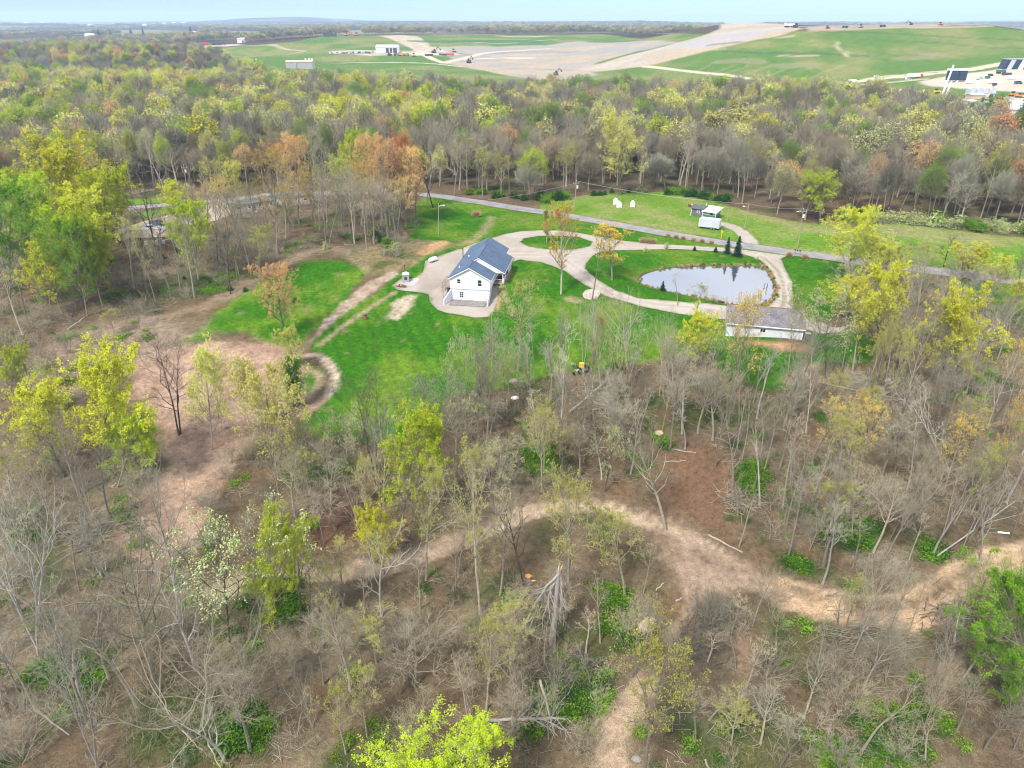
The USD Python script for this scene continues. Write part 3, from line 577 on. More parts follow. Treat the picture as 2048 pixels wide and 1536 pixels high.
gc = mixc(gc, (0.235, 0.20, 0.165), yard * smooth01((nz(4, 4, 91) - 0.42) * 5) * 0.7)
tinted('gravel_driveway', gv, gf, gc * 0.78)
single('dirt_lot', drape(left_lot, 1.6, 0.05), 'bare_lot', kind='structure')
pc = np.array(pond_poly.buffer(0.25).exterior.coords)[:-1]
pv, pfc = trimesh.creation.triangulate_polygon(Polygon(pc), engine='earcut')
single('pond', (np.column_stack([pv[:, :2], np.full(len(pv), POND_Z)]), np.array(pfc)), 'pond_water', kind='structure')
# ------------------------------------------------------------------ tree materials
def bark_mat(name, c, c2, scale=3.0):
    usdkit.material(stage, '/World/Looks/' + name, {
        'tc': ('texture_coordinate', {}), 'oi': ('object_info', {}), 'n': ('noise_texture', {'scale': scale, 'detail': 3.0, 'roughness': 0.6}), 'r': ('rgb_ramp', {'ramp': [(0.3, c), (0.7, c2)]}),
        'h': ('map_range', {'from_min': 0.0, 'from_max': 1.0, 'to_min': 0.50, 'to_max': 1.25}), 'v': ('hsv', {}), 'p': ('principled_bsdf', {'roughness': 0.9, 'specular_ior_level': 0.15})},
        [('tc.object', 'n.vector'), ('n.fac', 'r.fac'), ('oi.random', 'h.value'), ('h.result', 'v.value'), ('r.color', 'v.color'), ('v.color', 'p.base_color')], surface='p.BSDF')
bark_mat('bark_grey', (0.184, 0.155, 0.110), (0.325, 0.292, 0.216)); bark_mat('bark_dark', (0.039, 0.033, 0.025), (0.085, 0.074, 0.057)); bark_mat('bark_pale', (0.221, 0.195, 0.164), (0.385, 0.352, 0.305), 1.6)
bark_mat('twig_grey', (0.218, 0.194, 0.140), (0.301, 0.277, 0.201), 0.5); bark_mat('twig_tan', (0.252, 0.208, 0.136), (0.336, 0.293, 0.198), 0.5); bark_mat('twig_dark', (0.077, 0.067, 0.050), (0.134, 0.115, 0.086), 0.5)
bark_mat('twig_pale', (0.276, 0.266, 0.193), (0.385, 0.379, 0.283), 0.5); bark_mat('twig_far', (0.167, 0.144, 0.092), (0.260, 0.227, 0.150), 0.15); bark_mat('twig_far_grey', (0.176, 0.167, 0.122), (0.268, 0.260, 0.192), 0.15)
def leaf_mat(name, c1, c2, hue=0.02, trans=0.32):
    """leaves: tints vary from leaf to leaf, from clump to clump and from tree to tree"""
    usdkit.material(stage, '/World/Looks/' + name, {
        'g': ('geometry', {}), 'tc': ('texture_coordinate', {}), 'oi': ('object_info', {}), 'n': ('noise_texture', {'scale': 0.55, 'detail': 2.0}),
        'a': ('math', {'math_type': 'multiply_add', 'value2': 0.55}), 'b': ('math', {'math_type': 'multiply_add', 'value2': 0.9, 'value3': -0.27}),
        'r': ('rgb_ramp', {'ramp': [(0.1, c1), (0.9, c2)]}), 'hh': ('map_range', {'from_min': 0.0, 'from_max': 1.0, 'to_min': 0.5 - 0.15 * hue, 'to_max': 0.5 + 0.9 * hue}),
        'hv': ('map_range', {'from_min': 0.0, 'from_max': 1.0, 'to_min': 0.80, 'to_max': 1.15}), 'v': ('hsv', {}),
        'd': ('diffuse_bsdf', {}), 't': ('translucent_bsdf', {}), 'm': ('mix_closure', {'fac': trans})},
        [('tc.object', 'n.vector'), ('n.fac', 'b.value1'), ('b.value', 'a.value3'), ('g.random_per_island', 'a.value1'), ('a.value', 'r.fac'), ('oi.random', 'hh.value'), ('oi.random', 'hv.value'), ('hh.result', 'v.hue'), ('hv.result', 'v.value'),
         ('r.color', 'v.color'), ('v.color', 'd.color'), ('v.color', 't.color'), ('d.BSDF', 'm.closure1'), ('t.BSDF', 'm.closure2')], surface='m.closure')
leaf_mat('leaf_yellow', (0.52, 0.51, 0.03), (0.96, 0.94, 0.13)); leaf_mat('leaf_cream', (0.58, 0.55, 0.12), (0.86, 0.82, 0.30)); leaf_mat('leaf_lime', (0.37, 0.45, 0.018), (0.82, 0.86, 0.07)); leaf_mat('leaf_green', (0.13, 0.25, 0.018), (0.44, 0.56, 0.05))
leaf_mat('leaf_olive', (0.34, 0.34, 0.06), (0.62, 0.60, 0.16)); leaf_mat('leaf_pale', (0.42, 0.46, 0.18), (0.72, 0.74, 0.42)); leaf_mat('leaf_orange', (0.62, 0.36, 0.15), (0.86, 0.60, 0.30)); leaf_mat('leaf_red', (0.52, 0.20, 0.09), (0.72, 0.38, 0.19), 0.012)
leaf_mat('leaf_amber', (0.58, 0.36, 0.06), (0.80, 0.60, 0.14)); leaf_mat('needle', (0.020, 0.060, 0.035), (0.05, 0.12, 0.075), 0.01, 0.15); leaf_mat('needle_cedar', (0.06, 0.16, 0.015), (0.16, 0.32, 0.03), 0.01, 0.25); leaf_mat('leaf_deep', (0.035, 0.115, 0.012), (0.13, 0.26, 0.035), 0.015, 0.35)
leaf_mat('leaf_sage', (0.38, 0.38, 0.17), (0.64, 0.62, 0.32)); leaf_mat('leaf_rust', (0.16, 0.07, 0.04), (0.30, 0.14, 0.07), 0.01, 0.2); leaf_mat('straw', (0.42, 0.30, 0.16), (0.62, 0.48, 0.29), 0.01, 0.2)

# ------------------------------------------------------------------ how a tree grows
def unit(v):
    return v / np.maximum(np.linalg.norm(v, axis=-1, keepdims=True), 1e-9)
def polyline(p, d, length, k, up, wob, r):
    """k points from p along d, bending upwards by 'up' and wandering by 'wob'"""
    out = [p]; d = d.copy()
    for _ in range(k - 1):
        d = unit(d + np.array([0, 0, 1.0]) * up + r.normal(0, 1, d.shape) * wob)
        out.append(out[-1] + d * (length / (k - 1))[:, None])
    return np.stack(out, 1)
def branch(P, R, n, t0, t1, ang, length, k, up, wob, rr, rmin, r, tlen=0.0):
    """n children on every parent line; length is a share of the parent's length, or an array"""
    M, K, _ = P.shape
    t = (np.arange(n)[None] + r.uniform(0.1, 0.9, (M, n))) / n
    t = t0 + (t1 - t0) * t
    s = t * (K - 1); i = np.minimum(s.astype(int), K - 2); f = s - i
    m = np.arange(M)[:, None]
    pos = P[m, i] * (1 - f[..., None]) + P[m, i + 1] * f[..., None]
    tan = unit(P[m, i + 1] - P[m, i])
    rad = R[m, i] * (1 - f) + R[m, i + 1] * f
    az = r.uniform(0, 6.283, (M, 1)) + np.arange(n)[None] * 2.4 + r.normal(0, 0.4, (M, n))
    ref = np.where(np.abs(tan[..., 2:3]) > 0.9, np.array([1.0, 0, 0]), np.array([0, 0, 1.0]))
    a = unit(np.cross(tan, ref)); b = np.cross(tan, a)
    side = np.cos(az)[..., None] * a + np.sin(az)[..., None] * b
    th = np.radians(r.uniform(ang[0], ang[1], (M, n)))
    d = np.cos(th)[..., None] * tan + np.sin(th)[..., None] * side
    plen = np.linalg.norm(np.diff(P, axis=1), axis=2).sum(1)[:, None]
    ln = (length(t) if callable(length) else plen * length) * r.uniform(0.7, 1.25, (M, n)) * (1 - tlen * (t - t0) / max(t1 - t0, 1e-6))
    Q = polyline(pos.reshape(-1, 3), d.reshape(-1, 3), ln.reshape(-1), k, up, wob, r)
    r0 = np.maximum(rad.reshape(-1) * rr, rmin)
    return Q, r0[:, None] * np.linspace(1, 0.35, k)[None]
def leaves_at(points, size, r, spread, normal_up=1.1):
    """one small bent quad per point"""
    n = len(points)
    c = points + r.normal(0, spread, (n, 3))
    nrm = unit(r.normal(0, 1, (n, 3)) + np.array([0, 0, normal_up]))
    a = unit(np.cross(nrm, r.normal(0, 1, (n, 3)))); b = np.cross(nrm, a)
    s = size * r.uniform(0.6, 1.35, (n, 1))
    v = np.stack([c - a * s * 0.5, c + b * s * 0.36 + nrm * s * 0.08, c + a * s * 0.5, c - b * s * 0.36 + nrm * s * 0.08], 1).reshape(-1, 3)
    f = (np.arange(n) * 4)[:, None, None] + np.array([[0, 2, 1], [0, 3, 2]])[None]
    return v, f.reshape(-1, 3)
def sample_on(P, count, r, lo=0.3):
    m = r.integers(0, len(P), count); s = r.uniform(lo, 1, count) * (P.shape[1] - 1); i = np.minimum(s.astype(int), P.shape[1] - 2); f = (s - i)[:, None]
    return P[m, i] * (1 - f) + P[m, i + 1] * f
def join(*ms):
    mb = MB()
    for v, f in ms:
        mb.add(v, f)
    return mb.mesh()
def grow_tree(seed, H=18.0, W=9.0, base=0.45, stems=1, spread=0.0, n1=12, n2=6, n3=5, n4=4, ang1=(35, 60), up=0.10, wob=0.13, tr=0.011, twig=0.016, lean=0.03, leaves=0, leaf=0.22, top=0.0, fork=False, sides=(7, 5, 4, 3, 3), droop=0.0, fill=0.35, shape=0.75, ltrunk=0.0, clump=0):
    """-> trunk (with its limbs), crown of twigs, leaves"""
    r = np.random.default_rng(seed)
    d0 = unit(np.column_stack([r.normal(0, lean + spread, stems), r.normal(0, lean + spread, stems), np.ones(stems)]))
    ln = H * r.uniform(0.86, 1.0, stems); ln[0] = H * 0.97
    p0 = np.column_stack([r.normal(0, 0.25, stems) * (stems > 1), r.normal(0, 0.25, stems) * (stems > 1), np.full(stems, -0.4)])
    P0 = polyline(p0, d0, ln, 10, 0.03, wob * 0.28, r)
    R0 = H * tr * (1.0 if stems == 1 else 0.72) * np.array([1.35, 1.0, 0.93, 0.86, 0.78, 0.66, 0.52, 0.38, 0.22, 0.08])[None] * np.ones((stems, 1))
    prof = lambda t: W * 0.70 * np.sin(np.pi * np.clip(0.16 + 0.84 * ((t - base) / (1 - base)), 0, 0.97)) ** shape + 0.25
    P1, R1 = branch(P0, R0, n1, base, 0.97, ang1, prof, 7, up, wob, 0.62, twig * 1.6, r)
    P2, R2 = branch(P1, R1, n2, 0.25, 0.98, (25, 60), 0.50, 5, up * 0.6 - droop, wob * 1.2, 0.62, twig * 1.25, r, 0.5)
    P3, R3 = branch(P2, R2, n3, 0.2, 0.98, (25, 60), 0.55, 4, up * 0.4 - droop, wob * 1.3, 0.62, twig, r, 0.45)
    trunk = [tubes(P0, R0, sides[0]), tubes(P1, R1, sides[1])]
    crown = [tubes(P2, R2, sides[2]), tubes(P3, R3, sides[3])]
    last = P3
    if n4:
        P4, R4 = branch(P3, R3, n4, 0.15, 0.98, (25, 65), 0.62, 3, up * 0.3 - droop, wob * 1.4, 0.7, twig * 0.85, r, 0.4)
        crown.append(tubes(P4, R4, 3)); last = P4
    lv = None
    if leaves:
        pts = np.vstack([sample_on(last, int(leaves * 3.0), r), sample_on(P3, int(leaves * 1.2), r)])
        if top > 0:
            h = (pts[:, 2] - base * H) / (H * (1 - base))
            rad = np.hypot(pts[:, 0], pts[:, 1]) / (W * 0.5)
            keep = r.uniform(0, 1, len(pts)) < np.clip((1 - top) + top * (1.15 * h + 0.35 * rad), 0.03, 1) ** 1.5
            pts = pts[keep]
        if clump:
            cc = pts[r.integers(0, len(pts), clump)]
            dd = np.min(np.linalg.norm(pts[:, None, :] - cc[None], axis=2), axis=1)
            pts = pts[dd < 0.85 * r.uniform(0.5, 1.6, len(pts)) * W / 12]
        pts = pts[r.permutation(len(pts))[:leaves]]
        lv = leaves_at(pts, leaf, r, fill * leaf + 0.06)
    return join(*trunk), join(*crown), lv
KIND = {}
HERD = {}
def tree_kind(key, parts, H, W):
    """parts: [(part name, mesh, material)] -> a class of tree that things refer to"""
    p = '/World/Kinds/' + key
    if not stage.GetPrimAtPath('/World/Kinds'):
        stage.CreateClassPrim('/World/Kinds')
    stage.DefinePrim(p, 'Xform')
    for nme, mesh, mat in parts:
        if mesh is None:
            continue
        usdkit.mesh(stage, _child(p, nme), mesh, L(mat), smooth=(nme == 'trunk' and len(mesh[0]) < 20000))
    KIND[key] = (p, H, W)
def add_kind(key, name_parts, H, W, bark, bark2, leafm=None, lname='foliage', **kw):
    seed = kw.pop('seed')
    a, b, c = grow_tree(seed, H=H, W=W, **kw)
    tree_kind(key, [('trunk', a, bark), ("crown", b, bark2), (lname, c, leafm)], H, W)
for i in range(3):
    add_kind(f'bare_tall_{i}', None, 20, 9, 'bark_grey', ('twig_grey', 'twig_tan', 'twig_grey')[i], seed=100 + i, base=0.42, n1=15, n4=3, n3=5, twig=0.016, tr=0.012, ang1=(30, 55), up=0.14)
    add_kind(f'bare_wide_{i}', None, 15, 14, 'bark_grey', ('twig_grey', 'twig_grey', 'twig_tan')[i], seed=110 + i, base=0.22, n1=14, n2=6, n4=3, n3=5, twig=0.016, ang1=(40, 68), up=0.10, wob=0.16, tr=0.013, stems=(1, 1, 2)[i], spread=(0, 0, 0.22)[i])
    add_kind(f'bare_thin_{i}', None, 16, 5, ('bark_grey', 'bark_pale', 'bark_grey')[i], ('twig_tan', 'twig_pale', 'twig_grey')[i], seed=120 + i, base=0.5, n1=8, n2=4, n3=4, n4=3, ang1=(22, 48), up=0.16, tr=0.009, twig=0.018, wob=0.12, lean=0.05)
    add_kind(f'bud_olive_{i}', None, 18, 10, 'bark_grey', 'twig_tan', ('leaf_olive', 'leaf_olive', 'leaf_amber')[i], lname='bud', seed=130 + i, base=0.38, n1=13, leaves=(3800, 2600, 3000)[i], leaf=0.19, top=0.3, ang1=(32, 58), up=0.13)
    add_kind(f'yellow_{i}', None, 16, 11, 'bark_grey', 'twig_grey', ('leaf_yellow', 'leaf_yellow', 'leaf_cream')[i], seed=140 + i, base=0.2, n1=24, n2=6, leaves=(24000, 21000, 15000)[i], leaf=0.21, top=0.5, ang1=(35, 62), shape=0.5, n4=4, up=0.12)
for i in range(2):
    add_kind(f'bare_pale_{i}', None, 19, 13, 'bark_pale', 'twig_pale', seed=150 + i, base=0.28, n1=9, n2=5, n3=4, n4=3, ang1=(22, 52), wob=0.24, up=0.15, tr=0.013, twig=0.016, stems=(1, 2)[i], spread=(0.0, 0.16)[i])
    add_kind(f'bare_dark_{i}', None, 17, 10, 'bark_dark', 'twig_dark', seed=160 + i, base=0.3, n1=11, n2=5, ang1=(28, 58), stems=(1, 2)[i], spread=(0, 0.12)[i], wob=0.16, up=0.13)
    add_kind(f'bud_pale_{i}', None, 12, 11, ('bark_grey', 'bark_dark')[i], 'twig_grey', 'leaf_pale', lname='bud', seed=170 + i, base=0.26, n1=12, leaves=2900, leaf=0.19, ang1=(45, 72), wob=0.2, up=0.07)
    add_kind(f'lime_{i}', None, 17, 11, 'bark_grey', 'twig_grey', 'leaf_lime', seed=180 + i, base=0.2, n1=24, leaves=23000, leaf=0.22, top=0.4, shape=0.5, ang1=(35, 62), up=0.12)
    add_kind(f'green_{i}', None, 16, 11, 'bark_grey', 'twig_grey', 'leaf_green', seed=190 + i, base=0.18, n1=22, leaves=23000, leaf=0.22, top=0.3, shape=0.5, ang1=(38, 66))
    add_kind(f'orange_{i}', None, 16, 10, 'bark_grey', 'twig_tan', ('leaf_orange', 'leaf_red')[i], lname='bud', seed=200 + i, base=0.16, n1=20, leaves=9500, leaf=0.20, top=0.15, ang1=(28, 55), up=0.15)
    add_kind(f'bare_scrub_{i}', None, 5, 4.5, 'bark_grey', ('twig_tan', 'twig_grey')[i], seed=210 + i, base=0.08, stems=7, spread=0.33, n1=7, n2=5, n3=4, n4=0, ang1=(20, 55), tr=0.007, twig=0.011, wob=0.2)
add_kind('lime_big', None, 18, 14, 'bark_grey', 'twig_grey', 'leaf_lime', seed=230, base=0.16, n1=18, n2=7, leaves=46000, leaf=0.15, top=0.3, shape=0.55, ang1=(35, 65), up=0.12)
add_kind('green_big', None, 18, 13, 'bark_grey', 'twig_grey', 'leaf_green', seed=233, base=0.1, n1=19, n2=7, leaves=46000, leaf=0.15, top=0.2, shape=0.5, ang1=(35, 68), clump=260, up=0.1)
add_kind('amber', None, 17, 8, 'bark_pale', 'twig_tan', 'leaf_amber', lname='bud', seed=222, base=0.24, n1=16, leaves=5600, leaf=0.2, ang1=(28, 55), up=0.14, top=0.35)
add_kind('pear', None, 9, 4.2, 'bark_grey', 'twig_dark', 'leaf_olive', seed=223, base=0.15, n1=14, leaves=4200, leaf=0.2, ang1=(18, 36), up=0.2, n3=4)
def conifer(seed, H, W, mat_n, layers, per, droop, size, base=0.06, column=False):
    r = np.random.default_rng(seed)
    P0 = np.array([[[0, 0, -0.3], [0, 0, H * 0.5], [0, 0, H]]]); R0 = np.array([[H * 0.014, H * 0.009, 0.01]])
    pts, tw, twr = [], [], []
    for z in np.linspace(base * H, H * 0.98, layers):
        t = (z / H - base) / (1 - base)
        rad = W * 0.5 * ((1 - t) ** 0.85 if not column else (np.sin(np.pi * np.clip(0.2 + 0.8 * t, 0, 1)) ** 0.6)) * r.uniform(0.75, 1.1) + 0.08
        for a in r.uniform(0, 6.283, per):
            e = np.array([math.cos(a) * rad, math.sin(a) * rad, (-droop * rad if not column else rad * 1.6)]) * r.uniform(0.75, 1.1)
            o = np.array([0, 0, z]); tw.append([o, o + e]); twr.append([0.02, 0.006])
            k = max(4, int(rad * size))
            s = r.uniform(0.15, 1, (k, 1))
            pts.append(o + e * s + r.normal(0, 0.09 + 0.06 * rad, (k, 3)) * np.array([1, 1, 0.6]))
    return join(tubes(P0, R0, 6)), join(tubes(np.array(tw), np.array(twr), 3)), leaves_at(np.vstack(pts), 0.24 if not column else 0.2, r, 0.05)
a, b, c = conifer(31, 7.0, 3.4, 'needle', 26, 9, 0.18, 17); tree_kind('spruce', [('trunk', a, 'bark_dark'), ('crown', b, 'twig_dark'), ('needles', c, 'needle')], 7.0, 3.4)
a, b, c = conifer(32, 10.0, 4.0, 'needle_cedar', 30, 9, 0, 20, 0.03, True); tree_kind('cedar', [('trunk', a, 'bark_dark'), ('crown', b, 'twig_dark'), ('foliage', c, 'needle_cedar')], 10.0, 4.0)
def bush(seed, H, W, n, leaf, twigs=60):
    """a rounded shrub: stems and a shell of leaves with gaps"""
    r = np.random.default_rng(seed)
    d = unit(r.normal(0, 1, (twigs, 3)) + np.array([0, 0, 0.6])); d[:, 2] = np.abs(d[:, 2])
    tip = d * np.array([W / 2, W / 2, H]) * r.uniform(0.6, 1.0, (twigs, 1))
    P = np.stack([r.normal(0, 0.12, (twigs, 3)) * np.array([1, 1, 0]) - np.array([0, 0, 0.15]), tip * np.array([0.35, 0.35, 0.55]), tip], 1)
    q = sample_on(P, n, r, 0.45)
    return tubes(P, np.tile(np.array([[0.03, 0.02, 0.008]]), (twigs, 1)), 3), leaves_at(q, leaf, r, 0.22 * W / 3)
for i, (m, n_) in enumerate((('leaf_deep', 1500), ('leaf_green', 1300), ('leaf_pale', 600))):
    a, b = bush(41 + i, 3.0, 3.6, n_, 0.26); tree_kind(f'bush_{i}', [('stem', a, 'twig_dark' if i < 2 else 'twig_grey'), ('foliage', b, m)], 3.0, 3.6)

def ribbons(P, w, r):
    """each two-point twig as one flat sliver"""
    a, b = P[:, 0], P[:, -1]
    side = unit(np.cross(b - a, r.normal(0, 1, a.shape))) * (w / 2)
    v = np.stack([a - side, a + side, b + side * 0.4, b - side * 0.4], 1).reshape(-1, 3)
    f = (np.arange(len(a)) * 4)[:, None, None] + np.array([[0, 1, 2], [0, 2, 3]])[None]
    return v, f.reshape(-1, 3)
def forest_tree(seed, H, W, base, n=(10, 4, 600), w=0.06, leaves=0, leaf=0.45, top=0.4, tr=0.0105):
    """a tree of the forest: straight trunk, rising limbs, a rounded brushy crown of slivers with leaves towards the outside"""
    r = np.random.default_rng(seed)
    P0 = polyline(np.array([[0, 0, -0.5]]), unit(np.array([[r.normal(0, .03), r.normal(0, .03), 1]])), np.array([H * 0.92]), 7, 0.03, 0.04, r)
    R0 = H * tr * np.array([[1.3, 1.0, 0.9, 0.8, 0.62, 0.4, 0.1]])
    c0 = np.array([P0[0, 4, 0], P0[0, 4, 1], base * H])
    def dome(k, lo, hi):
        d = unit(r.normal(0, 1, (k, 3)) * np.array([1, 1, 0.9]) + np.array([0, 0, 0.35])); d[:, 2] = np.where(d[:, 2] < -0.25, -d[:, 2], d[:, 2])
        lump = 0.48 + 1.0 * meshkit.fbm(d * 2.6 + seed, 3, seed)
        ry = np.where(d[:, 2] > 0, H * (1 - base) * 0.66, H * (1 - base) * 0.55)
        q = d * np.column_stack([np.full(k, W / 2), np.full(k, W / 2), ry]) * (lump * r.uniform(lo, hi, k) ** 0.6)[:, None]
        return c0 + np.array([0, 0, H * (1 - base) * 0.34]) + q, d
    tip, dd = dome(n[0] * 2, 0.5, 0.8)
    root = P0[0, np.clip((2.5 + 3.5 * (tip[:, 2] / H - 0.3)).astype(int), 2, 6)]
    P1 = np.stack([root, root * 0.55 + tip * 0.45 - np.array([0, 0, 0.04 * H]), tip], 1); R1 = np.tile(np.array([[0.32, 0.22, 0.1]]), (len(tip), 1)) * H * tr * 2.0
    e, d = dome(n[2], 0.35, 1.0)
    ln = W * r.uniform(0.09, 0.22, (n[2], 1))
    g = unit(d + np.array([0, 0, 0.7]) + r.normal(0, 0.35, d.shape))
    P3 = np.stack([e - g * ln, e], 1)
    lv = None
    if leaves:
        q, d = dome(leaves * 3, 0.55, 1.0)
        keep = r.uniform(0, 1, len(q)) < np.clip((1 - top) + top * (0.45 + 0.9 * d[:, 2]), 0.04, 1) ** 1.4
        q = q[keep][:leaves]
        lv = leaves_at(q, leaf, r, 0.15)
    return join(tubes(P0, R0, 5), tubes(P1, R1, 3)), ribbons(P3, w, r), lv
FOREST = (('brown', 'bark_grey', 'twig_far', None, 0), ('ash', 'bark_grey', 'twig_far_grey', None, 0), ('white', 'bark_pale', 'twig_far_grey', None, 0), ('gold', 'bark_grey', 'twig_far', 'leaf_yellow', 1.0), ('cream', 'bark_grey', 'twig_far', 'leaf_cream', 0.6),
          ('olive', 'bark_grey', 'twig_far', 'leaf_sage', 0.7), ('lime', 'bark_grey', 'twig_far', 'leaf_lime', 0.9), ('leafy', 'bark_grey', 'twig_far', 'leaf_green', 0.85), ('rust', 'bark_grey', 'twig_far', 'leaf_orange', 0.6), ('crimson', 'bark_grey', 'twig_far', 'leaf_red', 0.6))
for i, (nm_, bk, tw_, lf, dens) in enumerate(FOREST):
    for v_ in range(2):
        a, b, c = forest_tree(500 + i * 7 + v_, 21, 11, 0.30, n=(12, 0, 2600), w=0.06, leaves=int(5200 * dens), leaf=0.30)
        tree_kind(f'edge_{nm_}_{v_}', [('trunk', a, bk), ('crown', b, tw_), ('foliage', c, lf)], 21, 11)
GROUP = {'bare_thin': 'slender_tree', 'bare_scrub': 'bare_shrub', 'bare': 'bare_tree', 'bud': 'budding_tree', 'yellow': 'yellow_tree', 'lime': 'leafing_tree', 'green': 'leafing_tree', 'orange': 'orange_tree', 'amber': 'orange_tree', 'pear': 'leafing_tree', 'spruce': 'spruce_tree', 'cedar': 'cedar_tree', 'bush': 'bush'}
def plant(key, base, top=None, height=None, width=None, rot=None, label=None, category='tree', group=None, name=None):
    """sets one tree on the ground at 'base'; 'top' (world) leans and sizes it"""
    path, H, W = KIND[key]
    base = np.asarray(base, float)
    axis = np.array([0, 0, height]) if top is None else np.asarray(top, float) - base
    h = np.linalg.norm(axis); z = axis / h
    rot = rng.uniform(0, 6.283) if rot is None else rot
    x = np.array([math.cos(rot), math.sin(rot), 0]); x -= z * (x @ z); x /= np.linalg.norm(x); y = np.cross(z, x)
    s, sw = h / H, (h / H if width is None else width / W)
    M = Gf.Matrix4d(*map(float, (*(x * sw), 0, *(y * sw), 0, *(z * s), 0, *base, 1)))
    nm = name or GROUP.get(key.rpartition('_')[0]) or GROUP[key.split('_')[0]]
    p = UsdGeom.Xform.Define(stage, '/World/' + numbered(nm))
    p.AddTransformOp().Set(M)
    p.GetPrim().GetReferences().AddInternalReference(path)
    p.GetPrim().SetInstanceable(True)
    tag(p, label, category, group)
    return p.GetPrim()
# ------------------------------------------------------------------ materials of built things
def paint_mat(name, c, rough=0.55, var=0.12, scale=2.0, spec=0.3, metal=0.0, c2=None, stretch=(1, 1, 1), band=None, bump=0.0):
    """weathered colour: a base tint with worn patches; band = (axis rotation, spacing) adds laps or ribs as fine relief"""
    c2 = c2 or tuple(x * (1 - 2 * var) for x in c)
    nodes = {'tc': ('texture_coordinate', {}), 'mp': ('mapping', {'scale': stretch}), 'n': ('noise_texture', {'scale': scale, 'detail': 4.0, 'roughness': 0.65}), 'r': ('rgb_ramp', {'ramp': [(0.38, c), (0.72, c2)]}),
             'p': ('principled_bsdf', {'roughness': rough, 'specular_ior_level': spec, 'metallic': metal})}
    links = [('tc.object', 'mp.vector'), ('mp.vector', 'n.vector'), ('n.fac', 'r.fac'), ('r.color', 'p.base_color')]
    if band:
        nodes['w'] = ('wave_texture', {'wave_type': 'bands', 'bands_direction': band[0], 'profile': 'saw', 'scale': band[1]}); nodes['b'] = ('bump', {'strength': 0.8, 'distance': 0.03})
        links += [('tc.object', 'w.vector'), ('w.fac', 'b.height'), ('b.normal', 'p.normal')]
    usdkit.material(stage, '/World/Looks/' + name, nodes, links, surface='p.BSDF')
paint_mat('siding_white', (0.70, 0.69, 0.665), 0.6, 0.05, 0.8, band=('z', 1.6)); paint_mat('trim_white', (0.82, 0.82, 0.80), 0.5, 0.04); paint_mat('block_grey', (0.56, 0.57, 0.59), 0.85, 0.10, 1.5, band=('x', 1.2)); paint_mat('door_white', (0.80, 0.80, 0.79), 0.45, 0.04)
paint_mat('concrete', (0.36, 0.345, 0.32), 0.9, 0.14, 0.8); paint_mat('patio_dark', (0.22, 0.20, 0.185), 0.9, 0.2, 0.7); paint_mat('deck_wood', (0.30, 0.235, 0.19), 0.85, 0.15, 2.0, stretch=(1, 8, 1)); paint_mat('dark_metal', (0.06, 0.06, 0.065), 0.5, 0.1)
def shingles(name, c1, c2, c3, sc):
    usdkit.material(stage, '/World/Looks/' + name, {
        'tc': ('texture_coordinate', {}), 'mp': ('mapping', {'scale': (1.0, 1.0, 1.0)}), 'n': ('noise_texture', {'scale': 0.55, 'detail': 5.0, 'roughness': 0.7}), 'r': ('rgb_ramp', {'ramp': [(0.3, c1), (0.5, c2), (0.72, c3)]}),
        'n2': ('noise_texture', {'scale': sc, 'detail': 2.0}), 'r2': ('rgb_ramp', {'ramp': [(0.3, (0.75,) * 3), (0.7, (1.2,) * 3)]}), 'm': ('mix_color', {'blend_type': 'multiply', 'fac': 1.0, 'use_clamp': False}),
        'w': ('wave_texture', {'wave_type': 'bands', 'bands_direction': 'z', 'profile': 'saw', 'scale': 2.4}), 'b': ('bump', {'strength': 0.6, 'distance': 0.03}), 'p': ('principled_bsdf', {'roughness': 0.8, 'specular_ior_level': 0.3})},
        [('tc.object', 'n.vector'), ('tc.object', 'n2.vector'), ('tc.object', 'w.vector'), ('n.fac', 'r.fac'), ('n2.fac', 'r2.fac'), ('r.color', 'm.a'), ('r2.color', 'm.b'), ('m.result', 'p.base_color'), ('w.fac', 'b.height'), ('b.normal', 'p.normal')], surface='p.BSDF')
shingles('roof_blue', (0.055, 0.088, 0.145), (0.072, 0.110, 0.172), (0.098, 0.140, 0.205), 5.0); shingles('roof_mauve', (0.095, 0.087, 0.098), (0.135, 0.124, 0.138), (0.205, 0.19, 0.207), 3.0); shingles('roof_dark', (0.055, 0.065, 0.08), (0.08, 0.09, 0.11), (0.11, 0.12, 0.14), 4.0)
shingles('roof_moss', (0.06, 0.085, 0.07), (0.10, 0.12, 0.105), (0.17, 0.175, 0.165), 2.0)
usdkit.material(stage, '/World/Looks/window_glass', {'p': ('principled_bsdf', {'base_color': (0.022, 0.028, 0.036), 'roughness': 0.06, 'specular_ior_level': 0.5})}, surface='p.BSDF')
paint_mat('garage_white', (0.54, 0.565, 0.60), 0.6, 0.06, 0.7, band=('x', 1.0)); paint_mat('grey_boards', (0.13, 0.14, 0.16), 0.8, 0.15, 2.0, band=('z', 2.0)); paint_mat('tan_boards', (0.42, 0.30, 0.22), 0.8, 0.15); paint_mat('green_paint', (0.03, 0.16, 0.12), 0.7, 0.15)
paint_mat('metal_white', (0.66, 0.67, 0.68), 0.35, 0.06, 1.0, spec=0.5); paint_mat('rusty_white', (0.58, 0.53, 0.48), 0.7, 0.1, 0.9, c2=(0.30, 0.13, 0.07)); paint_mat('home_beige', (0.42, 0.37, 0.30), 0.7, 0.12, 0.8); paint_mat('rust', (0.20, 0.085, 0.045), 0.85, 0.2)
